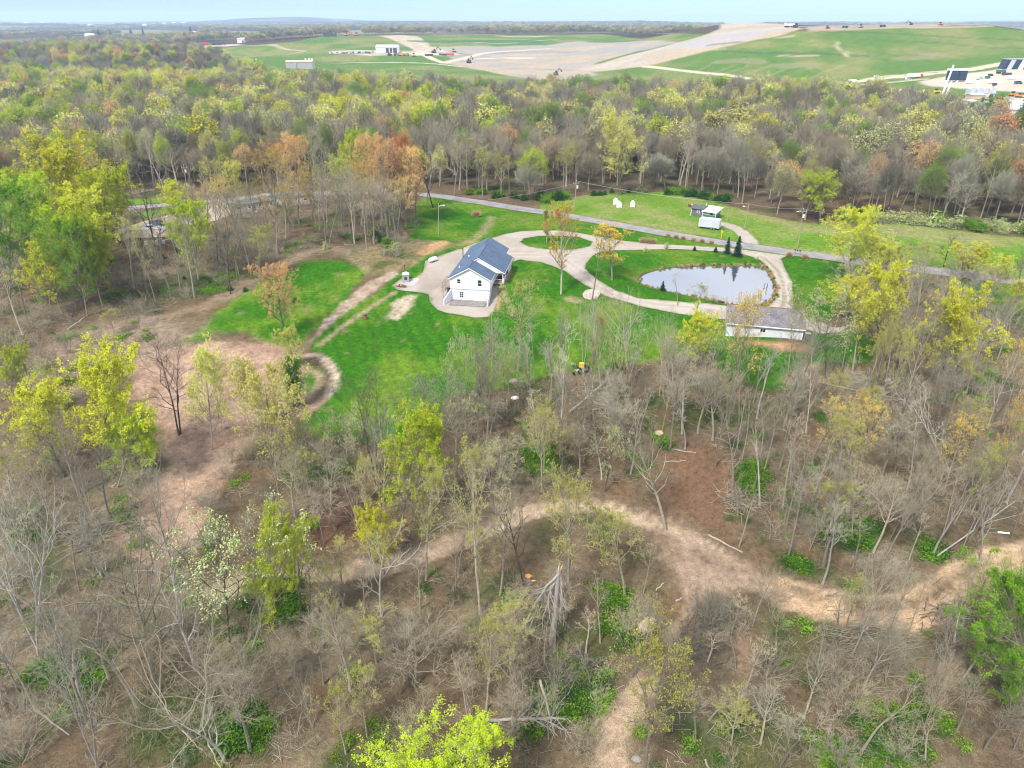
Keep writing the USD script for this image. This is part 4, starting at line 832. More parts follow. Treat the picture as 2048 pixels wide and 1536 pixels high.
paint_mat('pole_wood', (0.28, 0.24, 0.20), 0.9, 0.15, 2.0, stretch=(1, 1, 0.1)); paint_mat('galvanised', (0.42, 0.44, 0.46), 0.45, 0.08, metal=0.4); paint_mat('tank_white', (0.80, 0.82, 0.80), 0.4, 0.05, spec=0.5); paint_mat('rubber', (0.02, 0.02, 0.022), 0.8, 0.1); paint_mat('yellow_paint', (0.80, 0.52, 0.02), 0.5, 0.06)
paint_mat('orange_paint', (0.72, 0.24, 0.03), 0.5, 0.08); paint_mat('red_paint', (0.50, 0.045, 0.04), 0.45, 0.06); paint_mat('blue_paint', (0.05, 0.09, 0.17), 0.3, 0.1, spec=0.6); paint_mat('black_paint', (0.025, 0.03, 0.035), 0.3, 0.1, spec=0.6); paint_mat('silver_paint', (0.55, 0.56, 0.58), 0.3, 0.08, spec=0.6)
paint_mat('log_wood', (0.34, 0.28, 0.225), 0.9, 0.2, 2.5, stretch=(1, 1, 0.3)); paint_mat('fresh_wood', (0.48, 0.35, 0.21), 0.9, 0.15, 2.5); paint_mat('dead_pale', (0.33, 0.30, 0.265), 0.9, 0.18, 2.0); paint_mat('char', (0.035, 0.033, 0.032), 0.95, 0.3); paint_mat('stone', (0.22, 0.20, 0.17), 0.9, 0.15); paint_mat('white_plastic', (0.78, 0.82, 0.82), 0.4, 0.04)
paint_mat('panel_dark', (0.022, 0.035, 0.06), 0.35, 0.15, 0.3); paint_mat('steel_pale', (0.46, 0.485, 0.51), 0.45, 0.1, 0.2); paint_mat('ochre_wall', (0.48, 0.37, 0.25), 0.7, 0.1, 0.2); paint_mat('cream_wall', (0.66, 0.63, 0.56), 0.6, 0.05, 0.1)

def window(parent, x0, x1, z0, z1, y, frame_m='trim_white', bars=(0, 1), side=-1):
    """a sash window on a wall that faces along y (side -1: towards -y): frame with a rail, dark panes as its pieces"""
    f = MB(); t = 0.09
    y0, y1 = (y - 0.05, y + 0.03) if side < 0 else (y - 0.03, y + 0.05)
    f.box(x0 - t, x0, y0, y1, z0 - t, z1 + t); f.box(x1, x1 + t, y0, y1, z0 - t, z1 + t); f.box(x0, x1, y0, y1, z1, z1 + t); f.box(x0, x1, y0, y1, z0 - t, z0)
    w = part(parent, 'window', (lambda m: m)(f_extra(f, x0, x1, z0, z1, y, bars, side)), frame_m)
    n_v, n_h = bars
    xs = np.linspace(x0, x1, n_v + 2); zs = np.linspace(z0, z1, n_h + 2); yp = y + 0.012 * side
    for i in range(n_v + 1):
        for j in range(n_h + 1):
            part(w, 'pane', MB().box(xs[i] + 0.03, xs[i + 1] - 0.03, min(yp, yp + 0.01 * side), max(yp, yp + 0.01 * side), zs[j] + 0.03, zs[j + 1] - 0.03).mesh(), 'window_glass')
    return w
def f_extra(f, x0, x1, z0, z1, y, bars, side):
    y0, y1 = sorted((y + 0.002 * side, y + 0.035 * side))
    for q in np.linspace(x0, x1, bars[0] + 2)[1:-1]:
        f.box(q - 0.03, q + 0.03, y0, y1, z0, z1)
    for q in np.linspace(z0, z1, bars[1] + 2)[1:-1]:
        f.box(x0, x1, y0 + 0.003, y1 + 0.003, q - 0.03, q + 0.03)
    return f.mesh()
def slab(p, q, y0, y1, t):
    """a roof slope: (x,z) from p (eave) to q (ridge), from y0 to y1, thickness t"""
    p, q = np.array(p, float), np.array(q, float); d = (q - p) / np.linalg.norm(q - p); n = np.array([-d[1], d[0]])
    if n[1] < 0:
        n = -n
    return MB().prism([tuple(p), tuple(q), tuple(q + n * t), tuple(p + n * t)], 'y', y0, y1).mesh()

# ------------------------------------------------------------------ the white house
hs = thing('house', 'white sided house with blue-grey gable roof and grey walk-out basement on the gravel yard', 'house', (h0[0], h0[1], BASE_Z), HOUSE_ROT)
W0, W1, EH, PITCH_R = -0.25, 8.85, 5.30, 0.53
RX, RZ = 4.3, 5.25 + (4.3 + 0.55) * 0.53
def fr(z):
    return z
m = MB(); m.box(0, 8.6, 0, 24.0, -0.7, 2.72); part(hs, 'basement_wall', m.mesh(), 'block_grey')
m = MB().prism([(W0, 2.723), (W1, 2.723), (W1, EH), (RX, EH + (RX - W0) * 0.53 - 0.03), (W0, EH)], 'y', -0.12, 24.12); part(hs, 'wall', m.mesh(), 'siding_white')
for (y0, y1) in ((-0.5, 24.5),):
    part(hs, 'roof', slab((W0 - 0.42, EH - 0.17), (RX, RZ + 0.035), y0, y1, 0.16), 'roof_blue')
part(hs, 'roof', slab((9.15 + 0.12, EH - 0.17), (RX + 0.004, RZ + 0.035), -0.5, 24.5, 0.16), 'roof_blue')
# the raised middle part whose right slope runs on over the porch
E2 = (11.45, 5.20); R2_ = (5.42, 5.20 + (11.45 - 5.42) * 0.53)
part(hs, 'porch_roof', slab(E2, (R2_[0], R2_[1] + 0.16), 4.85, 17.2, 0.16), 'roof_blue')
part(hs, 'porch_roof', slab((3.6, 5.25 + (3.6 + 0.55) * 0.53 + 0.19), (R2_[0] - 0.004, R2_[1] + 0.16), 4.85, 17.2, 0.16), 'roof_blue')
for y0, y1 in ((5.0, 5.12), (16.95, 17.07)):
    part(hs, 'gable', MB().prism([(4.2, 7.60), (R2_[0], R2_[1] + 0.02), (11.1, 5.32), (11.1, 5.16), (9.0, 5.16), (8.86, 5.30)], 'y', y0, y1).mesh(), 'siding_white')
m = MB(); t_ = 0.17                                                                    # bargeboards and eave boards
def board(p, q, y0, y1):
    a, b = np.array(p), np.array(q)
    m.prism([tuple(a), tuple(b), tuple(b + [0, t_]), tuple(a + [0, t_])], 'y', y0, y1)
board((W0 - 0.45, EH - 0.34), (RX, RZ - 0.13), -0.535, -0.502); board((9.30, EH - 0.34), (RX + 0.002, RZ - 0.13), -0.535, -0.502); board((11.48, 5.05), (R2_[0], R2_[1] + 0.0), 4.815, 4.848); board((3.6, 7.45), (R2_[0] - 0.002, R2_[1] + 0.0), 4.815, 4.848)
m.box(W0 - 0.47, W0 - 0.425, -0.5, 24.5, EH - 0.33, EH - 0.05); m.box(9.275, 9.32, -0.5, 4.8, EH - 0.33, EH - 0.05); m.box(9.275, 9.32, 17.3, 24.5, EH - 0.33, EH - 0.05); m.box(11.47, 11.51, 4.85, 17.2, 5.02, 5.24)
part(hs, 'fascia', m.mesh(), 'trim_white')
m = MB()
for x in (W0, W1 - 0.0):
    m.box(x - 0.05, x + 0.05, -0.16, -0.123, 2.73, EH - 0.15)
part(hs, 'corner_trim', m.mesh(), 'trim_white')
window(hs, 1.40, 2.22, 4.05, 5.02, -0.12); window(hs, 6.15, 7.05, 3.65, 5.05, -0.12); window(hs, 1.85, 2.75, 0.65, 2.05, 0.0, bars=(1, 2))
d_ = part(hs, 'door', MB().box(5.45, 6.47, -0.06, -0.003, 0.0, 2.05).box(6.50, 7.52, -0.06, -0.003, 0.0, 2.05).mesh(), 'door_white')
part(d_, 'handle', MB().box(6.40, 6.44, -0.11, -0.06, 0.95, 1.15).mesh(), 'dark_metal')
part(hs, 'patio', MB().box(0.1, 8.3, -3.4, -0.01, -0.35, 0.06).mesh(), 'patio_dark')
def wing(x, dx, ln, z0, z1):
    v = [(x, 0.0), (x + dx, -ln)]; mb = MB(); w = 0.22
    pts = [(x, 0, -0.7), (x + w, 0, -0.7), (x + dx + w, -ln, -0.7), (x + dx, -ln, -0.7), (x, 0, z0), (x + w, 0, z0), (x + dx + w, -ln, z1), (x + dx, -ln, z1)]
    return mb.add(pts, [(0, 1, 2, 3), (7, 6, 5, 4), (0, 4, 5, 1), (1, 5, 6, 2), (2, 6, 7, 3), (3, 7, 4, 0)]).mesh()
part(hs, 'retaining_wall', wing(-0.24, -1.0, 3.3, 2.55, 1.0), 'block_grey'); part(hs, 'retaining_wall', wing(8.62, 0.1, 3.0, 2.3, 0.9), 'block_grey')
part(hs, 'porch_floor', MB().box(8.86, 11.15, 5.0, 17.0, 2.45, 2.68).mesh(), 'deck_wood')
for y in (5.15, 9.1, 13.0, 16.85):
    part(hs, 'porch_post', MB().box(10.95, 11.08, y - 0.065, y + 0.065, 2.0, 5.22).mesh(), 'trim_white')
m = MB()
for y0, y1 in ((5.3, 9.0), (13.1, 16.8)):
    m.box(10.98, 11.05, y0, y1, 3.50, 3.57); m.box(10.99, 11.04, y0, y1, 2.78, 2.83)
    for y in np.arange(y0 + 0.2, y1, 0.28):
        m.box(11.0, 11.03, y - 0.015, y + 0.015, 2.83, 3.5)
m.box(8.9, 10.95, 5.10, 5.16, 3.50, 3.57)
part(hs, 'porch_railing', m.mesh(), 'trim_white')
part(hs, 'deck', MB().box(-2.5, -0.26, 1.2, 6.0, 2.42, 2.62).mesh(), 'deck_wood')
m = MB()
for x, y in ((-2.42, 1.3), (-2.42, 3.6), (-2.42, 5.9), (-0.45, 1.3)):
    m.box(x - 0.06, x + 0.06, y - 0.06, y + 0.06, -0.3, 3.65)
m.box(-2.46, -2.38, 1.3, 5.9, 3.55, 3.62); m.box(-2.46, -0.4, 1.26, 1.34, 3.55, 3.62); m.box(-2.45, -2.39, 1.3, 5.9, 3.1, 3.15); m.box(-2.4, -0.4, 1.27, 1.33, 3.1, 3.15)
part(hs, 'deck_railing', m.mesh(), 'deck_wood')
for x, y in ((0.9, 4.6), (1.6, 12.0)):
    z = 5.25 + (x + 0.55) * 0.53
    part(hs, 'vent_pipe', MB().bar((x, y, z), (x, y, z + 0.55), 0.11, 8).mesh(), 'tank_white')
part(hs, 'stove_pipe', MB().bar((-0.55, 15.0, 2.2), (-0.55, 15.0, 7.6), 0.10, 8).bar((-0.55, 15.0, 7.6), (-0.55, 15.0, 7.85), 0.18, 8).mesh(), 'dark_metal')
part(hs, 'bench', MB().box(9.4, 10.5, 7.4, 7.9, 2.7, 3.1).box(9.4, 10.5, 7.85, 7.95, 3.1, 3.55).mesh(), 'black_paint')

# ------------------------------------------------------------------ the garage below the pond
gr0, gr1 = at_z(1602, 686.5, -1.45)[:2], at_z(1465, 674.0, -1.45)[:2]
gdir = (gr0 - gr1) / np.linalg.norm(gr0 - gr1); GL = 14.2
ga = gr0 - gdir * GL; grot = math.atan2(gdir[1], gdir[0])
gz = -1.45
gg = thing('garage', 'long white garage with mottled mauve-grey shingle roof between the pond and the woods', 'garage', (ga[0], ga[1], gz), grot)
GD, GH, GR_ = 9.2, 3.1, 1.95
m = MB().prism([(0, -0.8), (GD, -0.8), (GD, GH), (GD / 2, GH + GR_), (0, GH)], 'x', 0, GL); part(gg, 'wall', m.mesh(), 'garage_white')
def slab_x(p, q, x0, x1, t):
    v, f = slab(p, q, x0, x1, t)
    return v[:, [1, 0, 2]], f[:, ::-1]
k_ = GR_ / (GD / 2)
part(gg, 'roof', slab_x((-0.4, GH - 0.4 * k_ + 0.02), (GD / 2, GH + GR_ + 0.02), -0.35, GL + 0.35, 0.14), 'roof_mauve'); part(gg, 'roof', slab_x((GD + 0.4, GH - 0.4 * k_ + 0.02), (GD / 2 + 0.003, GH + GR_ + 0.02), -0.35, GL + 0.35, 0.14), 'roof_mauve')
part(gg, 'ridge_cap', MB().prism([(GD / 2 - 0.22, GH + GR_ + 0.10), (GD / 2 + 0.22, GH + GR_ + 0.10), (GD / 2, GH + GR_ + 0.24)], 'x', -0.36, GL * 0.78).mesh(), 'rust')
part(gg, 'fascia', MB().box(-0.36, GL + 0.36, -0.46, -0.41, GH - 0.33, GH - 0.10).mesh(), 'trim_white')
part(gg, 'corner_trim', MB().box(GL - 0.08, GL + 0.03, -0.03, 0.08, -0.8, GH).mesh(), 'trim_white')
window(gg, GL - 7.9, GL - 6.9, 1.55, 2.35, 0.0, bars=(1, 0))
part(gg, 'roll_door', MB().box(GL + 0.003, GL + 0.05, 2.6, 5.8, -0.1, 2.5).mesh(), 'dark_metal')
part(gg, 'foundation', MB().box(-0.05, GL + 0.05, -0.05, GD + 0.05, -0.9, 0.12).mesh(), 'concrete')
ac = at(1613, 683)
t = thing('parts_crate', 'dark slatted crate standing at the right end of the garage', 'crate', ac, grot)
m = MB()
for i in range(5):
    m.box(-0.5, 0.5, -0.45, -0.40, 0.1 + i * 0.32, 0.32 + i * 0.32); m.box(-0.5, 0.5, 0.40, 0.45, 0.1 + i * 0.32, 0.32 + i * 0.32)
part(t, 'slat', m.mesh(), 'dark_metal'); part(t, 'frame', MB().box(-0.5, -0.42, -0.4, 0.4, 0, 1.75).box(0.42, 0.5, -0.4, 0.4, 0, 1.75).box(-0.5, 0.5, -0.4, 0.4, 1.7, 1.78).mesh(), 'galvanised')

# ------------------------------------------------------------------ cabin, trailer and garden things on the meadow
def yaw(a, b):
    p, q = at(*a), at(*b)
    return math.atan2(q[1] - p[1], q[0] - p[0])
c0 = at(1382, 431); cy = yaw((1382, 431), (1434, 440))
cb = thing('cabin', 'small dark grey cabin with a white roofed lean-to on green boards in the meadow', 'cabin', c0, cy)
part(cb, 'wall', MB().prism([(0, -0.3), (4.2, -0.3), (4.2, 2.6), (2.1, 3.0), (0, 2.3)], 'x', 0, 3.9).mesh(), 'grey_boards'); part(cb, 'roof', slab_x((-0.35, 2.30), (2.1, 3.06), -0.3, 4.1, 0.12), 'roof_dark'); part(cb, 'roof', slab_x((4.6, 2.50), (2.103, 3.06), -0.3, 4.1, 0.12), 'roof_dark')
part(cb, 'corner_post', MB().box(-0.12, 0.0, -0.12, 0.02, -0.3, 2.2).mesh(), 'trim_white')
window(cb, 1.9, 2.7, 1.2, 1.9, 0.0)
part(cb, 'porch_wall', MB().box(4.0, 8.0, -0.6, 3.4, 1.15, 2.1).mesh(), 'tan_boards'); part(cb, 'porch_base', MB().box(3.95, 8.05, -0.65, 3.45, -0.4, 1.147).mesh(), 'green_paint')
part(cb, 'porch_roof', slab_x((-1.1, 2.05), (3.9, 2.95), 3.7, 8.6, 0.12), 'metal_white'); window(cb, 6.4, 7.3, 1.4, 1.95, -0.6, 'dark_metal', (0, 0))
for x in (4.05, 8.3):
    part(cb, 'porch_post', MB().box(x - 0.06, x + 0.06, -1.0, -0.88, -0.4, 2.05).mesh(), 'trim_white')
part(cb, 'stove_pipe', MB().bar((3.4, 2.8, 2.7), (3.4, 2.8, 3.7), 0.08, 8).mesh(), 'tank_white')
t0_ = at(1396, 456); ty_ = yaw((1396, 456), (1434, 461))
tr = thing('cargo_trailer', 'white enclosed cargo trailer parked before the grey cabin beside the road', 'trailer', t0_, ty_)
part(tr, 'body', MB().prism([(0, 0.5), (6.0, 0.5), (6.0, 2.75), (5.7, 2.95), (0.3, 2.95), (0, 2.75)], 'y', 0, 2.3).mesh(), 'steel_pale')
m = MB()
for x in np.arange(0.4, 6.0, 0.55):
    m.box(x - 0.02, x + 0.02, -0.015, -0.002, 0.55, 2.7)
part(tr, 'wall_rib', m.mesh(), 'steel_pale')
def wheel(parent, x, y, r, w, name='wheel'):
    a = part(parent, name, MB().bar((x, y - w / 2, r), (x, y + w / 2, r), r, 14).mesh(), 'rubber'); part(a, 'rim', MB().bar((x, y - w / 2 - 0.012, r), (x, y + w / 2 + 0.012, r), r * 0.55, 10).mesh(), 'galvanised')
for x in (3.9, 4.65):
    for y in (-0.02, 2.25):
        wheel(tr, x, y, 0.36, 0.22)
part(tr, 'tongue', MB().bar((6.0, 0.6, 0.5), (7.3, 1.15, 0.5), 0.05).bar((6.0, 1.7, 0.5), (7.3, 1.15, 0.5), 0.05).bar((7.1, 1.15, 0.0), (7.1, 1.15, 0.8), 0.05).mesh(), 'dark_metal'); part(tr, 'fender', MB().box(3.4, 5.15, -0.2, -0.003, 0.72, 0.80).mesh(), 'silver_paint')
for (px, py), rot, lab in (((1231, 409), 0.3, 'white arched lattice frame at the far left of the three on the meadow'), ((1238, 415), 0.15, 'white arched lattice frame nearest the road, middle of the three on the meadow'), ((1265, 414), -0.1, 'white arched lattice frame standing apart from the other two on the meadow')):
    ft = thing('lattice_frame', lab, 'garden frame', at(px, py), rot)
    for y, nm_ in ((-0.35, 'front_lattice'), (0.35, 'back_lattice')):
        m = MB(); A = [(-0.7, 0.0), (-0.7, 1.2), (-0.45, 1.75), (0.0, 2.1), (0.45, 1.75), (0.7, 1.2), (0.7, 0.0)]
        for a, b in zip(A, A[1:]):
            m.bar((a[0], y, a[1]), (b[0], y, b[1]), 0.07, 5)
        for q in np.linspace(-0.55, 0.55, 5):
            m.bar((q, y, 0.05), (q, y, 2.02 - abs(q) * 0.9), 0.04, 4)
        for q in (0.1, 0.5, 0.9, 1.3):
            m.bar((-0.68, y, q), (0.68, y, q), 0.045, 4)
        part(ft, nm_, m.mesh(), 'white_plastic')
    part(ft, 'side_rail', MB().bar((-0.7, -0.35, 1.2), (-0.7, 0.35, 1.2), 0.06).bar((0.7, -0.35, 1.2), (0.7, 0.35, 1.2), 0.06).bar((0, -0.35, 2.1), (0, 0.35, 2.1), 0.06).bar((-0.7, -0.35, 0.1), (-0.7, 0.35, 0.1), 0.06).bar((0.7, -0.35, 0.1), (0.7, 0.35, 0.1), 0.06).mesh(), 'white_plastic')
sg = thing('road_sign', 'yellow diamond sign on a yellow post beside the road near the cargo trailer', 'road sign', at(1442, 477), 0.5)
part(sg, 'post', MB().bar((0, 0, -0.2), (0, 0, 2.2), 0.07, 6).mesh(), 'yellow_paint'); part(sg, 'panel', MB().prism([(0, 1.35), (0.5, 1.95), (0, 2.55), (-0.5, 1.95)], 'y', -0.09, -0.072).mesh(), 'yellow_paint')
tk = thing('feed_drum', 'rust red drum with a tan lid behind the grey cabin', 'drum', at(1380, 413), 0.3)
part(tk, 'drum', MB().bar((-0.6, 0, 0.45), (0.2, 0, 0.45), 0.45, 12).mesh(), 'rust'); part(tk, 'lid', MB().bar((0.21, 0, 0.45), (0.9, 0, 0.45), 0.5, 12, 0.3).mesh(), 'ochre_wall')
# ------------------------------------------------------------------ yard things
pt = thing('propane_tank', 'white propane tank lying on the gravel left of the house', 'propane tank', at(866, 524), math.radians(48))
v_ = trimesh.creation.capsule(height=1.7, radius=0.5, count=[14, 14]); part(pt, 'tank', (v_.vertices @ np.array([[0, 0, 1], [0, 1, 0], [-1, 0, 0]]).T + [0, 0, 0.75], v_.faces), 'tank_white', smooth=True); part(pt, 'dome', MB().bar((0, 0, 1.2), (0, 0, 1.42), 0.2, 10).mesh(), 'galvanised')
for x in (-0.6, 0.6):
    part(pt, 'leg', MB().box(x - 0.08, x + 0.08, -0.35, 0.35, -0.15, 0.3).mesh(), 'concrete')
bl = thing('wood_boiler', 'grey outdoor wood boiler with a tall stack at the end of the gravel yard', 'boiler', at(812, 562), 0.1)
part(bl, 'cabinet', MB().box(-0.75, 0.75, -0.7, 0.7, 0.0, 1.75).mesh(), 'galvanised'); part(bl, 'roof', MB().prism([(-0.85, 1.75), (0.85, 1.75), (0, 2.2)], 'y', -0.8, 0.8).mesh(), 'metal_white'); part(bl, 'stack', MB().bar((-0.1, 0.3, 1.9), (-0.1, 0.3, 3.7), 0.1, 8).bar((-0.1, 0.3, 3.7), (-0.1, 0.3, 3.95), 0.17, 8).mesh(), 'dark_metal'); part(bl, 'door', MB().box(-0.35, 0.35, -0.74, -0.703, 0.5, 1.3).mesh(), 'dark_metal')
sl = single('concrete_pad', drape(wpoly([(806, 570), (815, 560), (838, 556), (838, 562), (826, 574)]), 0.8, 0.12), 'concrete', kind='structure')
rw = np.random.default_rng(8)
fw_ = thing('firewood_pile', 'dark brown heap of split firewood beside the wood boiler', 'firewood pile', at(802, 574), 0.0)
for i in range(26):
    a = rw.uniform(0, 6.28); c = np.array([rw.normal(0, 0.65), rw.normal(0, 0.35), rw.uniform(0.08, 0.6)]); d = np.array([math.cos(a), math.sin(a), rw.normal(0, 0.2)]) * 0.3
    part(fw_, 'log', MB().bar(c - d, c + d, rw.uniform(0.09, 0.16), 6).mesh(), 'rust' if i % 3 else 'log_wood')
bb = thing('burn_barrel', 'rusty burn barrel on the bare strip below the bank', 'barrel', at(732, 639), 0)
part(bb, 'drum', MB().bar((0, 0, 0), (0, 0, 1.0), 0.34, 14).mesh(), 'rust'); part(bb, 'rim', MB().bar((0, 0, 0.97), (0, 0, 1.04), 0.37, 14).mesh(), 'char')
single('tree_ring', drape(Polygon(spline([at(*q)[:2] for q in ((1165, 588), (1172, 581), (1184, 579), (1196, 581), (1200, 589), (1192, 598), (1180, 600), (1168, 596), (1165, 588))], 0.5)), 0.6, 0.09), 'gravel', kind='structure')
mbx = at(1589, 509); ym = yaw((1585, 508), (1604, 512))
mp_ = thing('mailbox_row', 'row of dark mailboxes on a plank beside the road near the pond drive', 'mailboxes', mbx, ym)
part(mp_, 'post', MB().box(-0.05, 0.05, -0.05, 0.05, -0.2, 1.1).mesh(), 'pole_wood'); part(mp_, 'post', MB().box(1.35, 1.45, -0.05, 0.05, -0.2, 1.1).mesh(), 'pole_wood'); part(mp_, 'plank', MB().box(-0.3, 1.8, -0.15, 0.15, 1.1, 1.15).mesh(), 'pole_wood')
for x in (0.0, 0.65, 1.3):
    part(mp_, 'mailbox', MB().prism([(x - 0.11, 1.15), (x + 0.11, 1.15), (x + 0.11, 1.32), (x + 0.06, 1.41), (x - 0.06, 1.41), (x - 0.11, 1.32)], 'y', -0.28, 0.28).mesh(), 'black_paint')
# ------------------------------------------------------------------ utility poles and wires
POLE_TOP = {}
def pole(key, b, t, label, arm=True, box=False, lamp=0, rot=0.0):
    B = at(*b); d = ray(*t); T = EYE + d * (B[1] / d[1]); h = T[2] - B[2]
    x = thing('utility_pole', label, 'utility pole', B, rot)
    part(x, 'pole', MB().bar((0, 0, -0.4), (T[0] - B[0], 0, h), 0.16, 8, 0.10).mesh(), 'pole_wood')
    lx = T[0] - B[0]
    if arm:
        part(x, 'crossarm', MB().box(lx - 0.9, lx + 0.9, -0.06, 0.06, h - 0.75, h - 0.63).mesh(), 'pole_wood')
        m = MB()
        for q in (-0.8, 0.0, 0.8):
            m.bar((lx + q, 0, h - 0.63 + (0.63 if q == 0 else 0)), (lx + q, 0, h - 0.40 + (0.63 if q == 0 else 0)), 0.06, 6)
        part(x, 'insulator', m.mesh(), 'white_plastic')
    if box:
        part(x, 'transformer', MB().bar((lx + 0.38, 0, h - 2.3), (lx + 0.38, 0, h - 1.4), 0.28, 10).mesh(), 'silver_paint')
    if lamp:
        part(x, 'lamp_arm', MB().bar((lx, 0, h - 0.9), (lx + lamp * 1.2, 0, h - 0.6), 0.04, 5).mesh(), 'galvanised'); part(x, 'lamp_head', MB().sphere((lx + lamp * 1.4, 0, h - 0.65), 0.22, 1, (1.4, 1, 0.6)).mesh(), 'tank_white')
    POLE_TOP[key] = np.array([T[0], B[1], T[2]])
pole('a', (1149, 421), (1153, 362), 'utility pole with white insulators on the far verge behind the driveway loop', box=True); pole('b', (877, 469), (877, 406), 'wooden yard light pole on the lawn behind the house', arm=False, lamp=1); pole('c', (1488, 461), (1498, 408), 'utility pole with a lamp at the cabin lane', arm=False, lamp=-1)
pole('d', (1595, 496), (1607, 418), 'tall utility pole with a grey transformer beside the road above the pond', box=True, lamp=-1); pole('e', (376, 389), (367, 331), 'leaning utility pole with a transformer behind the rusty trailer', box=True); pole('f', (1454, 444), (1457, 416), 'short bare post between the cabin and the lane', arm=False)
POLE_TOP['g'] = np.array([118.0, 176.0, 9.0]); POLE_TOP['h'] = at_d(1905, 452, 196.0)
def wire(keys, label, dz=0.0):
    P = []
    for a, b in zip(keys, keys[1:]):
        p, q = POLE_TOP[a], POLE_TOP[b]; t = np.linspace(0, 1, 14)[:, None]
        s = p + (q - p) * t; s[:, 2] -= 4 * t[:, 0] * (1 - t[:, 0]) * np.linalg.norm(q - p) * 0.018; s[:, 2] += dz
        P.append(s)
    single('power_line', tubes(np.array(P), np.full((len(P), 14), 0.022), 4), 'galvanised', label, 'power line')
wire(['a', 'c', 'd', 'h'], 'thin power line sagging along the road from pole to pole above the meadow')
wire(['b', 'a'], 'thin service wire from the yard light pole to the pole across the road', -0.6)
# ------------------------------------------------------------------ mobile homes, old trailer, truck and car at the left
def mobile_home(a, b, L_, label, wall, roof, extra=False):
    o = at(*a); r = yaw(a, b)
    x = thing('mobile_home', label, 'mobile home', o, r)
    part(x, 'wall', MB().box(0, L_, 0, 4.0, 0.35, 2.75).mesh(), wall); part(x, 'skirting', MB().box(0.05, L_ - 0.05, 0.05, 3.95, -0.6, 0.347).mesh(), 'concrete')
    part(x, 'roof', MB().prism([(-0.25, 2.753), (4.25, 2.753), (4.25, 2.85), (2.0, 3.35), (-0.25, 2.85)], 'x', -0.2, L_ + 0.2).mesh(), roof)
    for q in np.linspace(1.6, L_ - 2.2, 4):
        window(x, q, q + 0.9, 1.4, 2.3, 0.0)
    part(x, 'door', MB().box(L_ * 0.45, L_ * 0.45 + 0.95, -0.04, -0.003, 0.4, 2.4).mesh(), 'grey_boards')
    part(x, 'steps', MB().box(L_ * 0.45 - 0.2, L_ * 0.45 + 1.15, -1.2, -0.05, -0.5, 0.3).mesh(), 'tan_boards')
    if extra:
        part(x, 'white_panel', MB().box(0.2, 3.6, -0.05, -0.003, 0.4, 2.7).mesh(), 'metal_white')
mobile_home((466, 430), (536, 420), 14.0, 'long beige mobile home with a mossy roof behind the bare trees, nearer the dirt lot', 'home_beige', 'roof_moss'); mobile_home((541, 414), (622, 408), 13.0, 'pale mobile home with a white end panel behind the bare trees, nearer the house', 'home_beige', 'roof_dark', True)
o = at(247, 484); r_ = yaw((247, 484), (333, 478))
tl = thing('storage_trailer', 'long white storage trailer streaked with rust at the edge of the dirt lot', 'trailer', o, r_)
part(tl, 'body', MB().box(0, 11.8, 0, 2.5, 0.9, 3.1).mesh(), 'rusty_white'); part(tl, 'roof', MB().box(-0.05, 11.85, -0.05, 2.55, 3.103, 3.18).mesh(), 'galvanised'); part(tl, 'frame', MB().box(0.3, 11.5, 0.6, 1.9, 0.6, 0.897).mesh(), 'dark_metal')
for x in (8.6, 9.7):
    for y in (0.25, 2.25):
        wheel(tl, x, y, 0.48, 0.28)
part(tl, 'landing_leg', MB().box(1.8, 1.95, 0.5, 0.65, -0.1, 0.9).box(1.8, 1.95, 1.85, 2.0, -0.1, 0.9).mesh(), 'dark_metal')
def car(kind, o, r, body, label, cat, pickup=False):
    x = thing(kind, label, cat, o, r)
    if pickup:
        sh = [(-2.7, 0.45), (2.7, 0.45), (2.75, 0.95), (1.5, 1.08), (0.9, 1.75), (-0.55, 1.80), (-0.75, 1.12), (-2.7, 1.12)]
    else:
        sh = [(-2.3, 0.35), (2.3, 0.35), (2.32, 0.75), (1.15, 0.92), (0.45, 1.42), (-1.1, 1.45), (-1.95, 0.98), (-2.32, 0.9)]
    part(x, 'body', MB().prism(sh, 'y', -0.92, 0.92).mesh(), body)
    gl = [(1.42, 1.10), (0.9, 1.70), (-0.5, 1.74), (-0.66, 1.14)] if pickup else [(1.0, 0.95), (0.42, 1.38), (-1.05, 1.40), (-1.7, 1.0)]
    part(x, 'window', MB().prism(gl, 'y', -0.928, 0.928).mesh(), 'window_glass')
    part(x, 'windscreen', MB().prism([(gl[0][0] + 0.10, gl[0][1] + 0.02), (gl[1][0] + 0.09, gl[1][1]), (gl[1][0] + 0.05, gl[1][1]), (gl[0][0] + 0.06, gl[0][1] + 0.02)], 'y', -0.78, 0.78).mesh(), 'window_glass')
    if pickup:
        part(x, 'truck_bed', MB().box(-2.6, -0.85, -0.8, 0.8, 1.10, 1.125).mesh(), 'dark_metal')
    ax = (1.65, -1.65) if pickup else (1.4, -1.4)
    for q in ax:
        for y in (-0.85, 0.85):
            wheel(x, q, y, 0.38 if pickup else 0.32, 0.24)
    e = sh[1][0]
    part(x, 'headlight', MB().box(e - 0.02, e + 0.03, -0.8, -0.5, 0.62, 0.8).mesh(), 'tank_white'); part(x, 'headlight', MB().box(e - 0.02, e + 0.03, 0.5, 0.8, 0.62, 0.8).mesh(), 'tank_white')
    return x
car('pickup_truck', at(314, 452), math.radians(70), 'blue_paint', 'dark blue pickup truck parked behind the rusty storage trailer', 'pickup truck', True); car('parked_car', at(304, 459), math.radians(15), 'silver_paint', 'silver white car squeezed between the pickup and the rusty storage trailer', 'car')
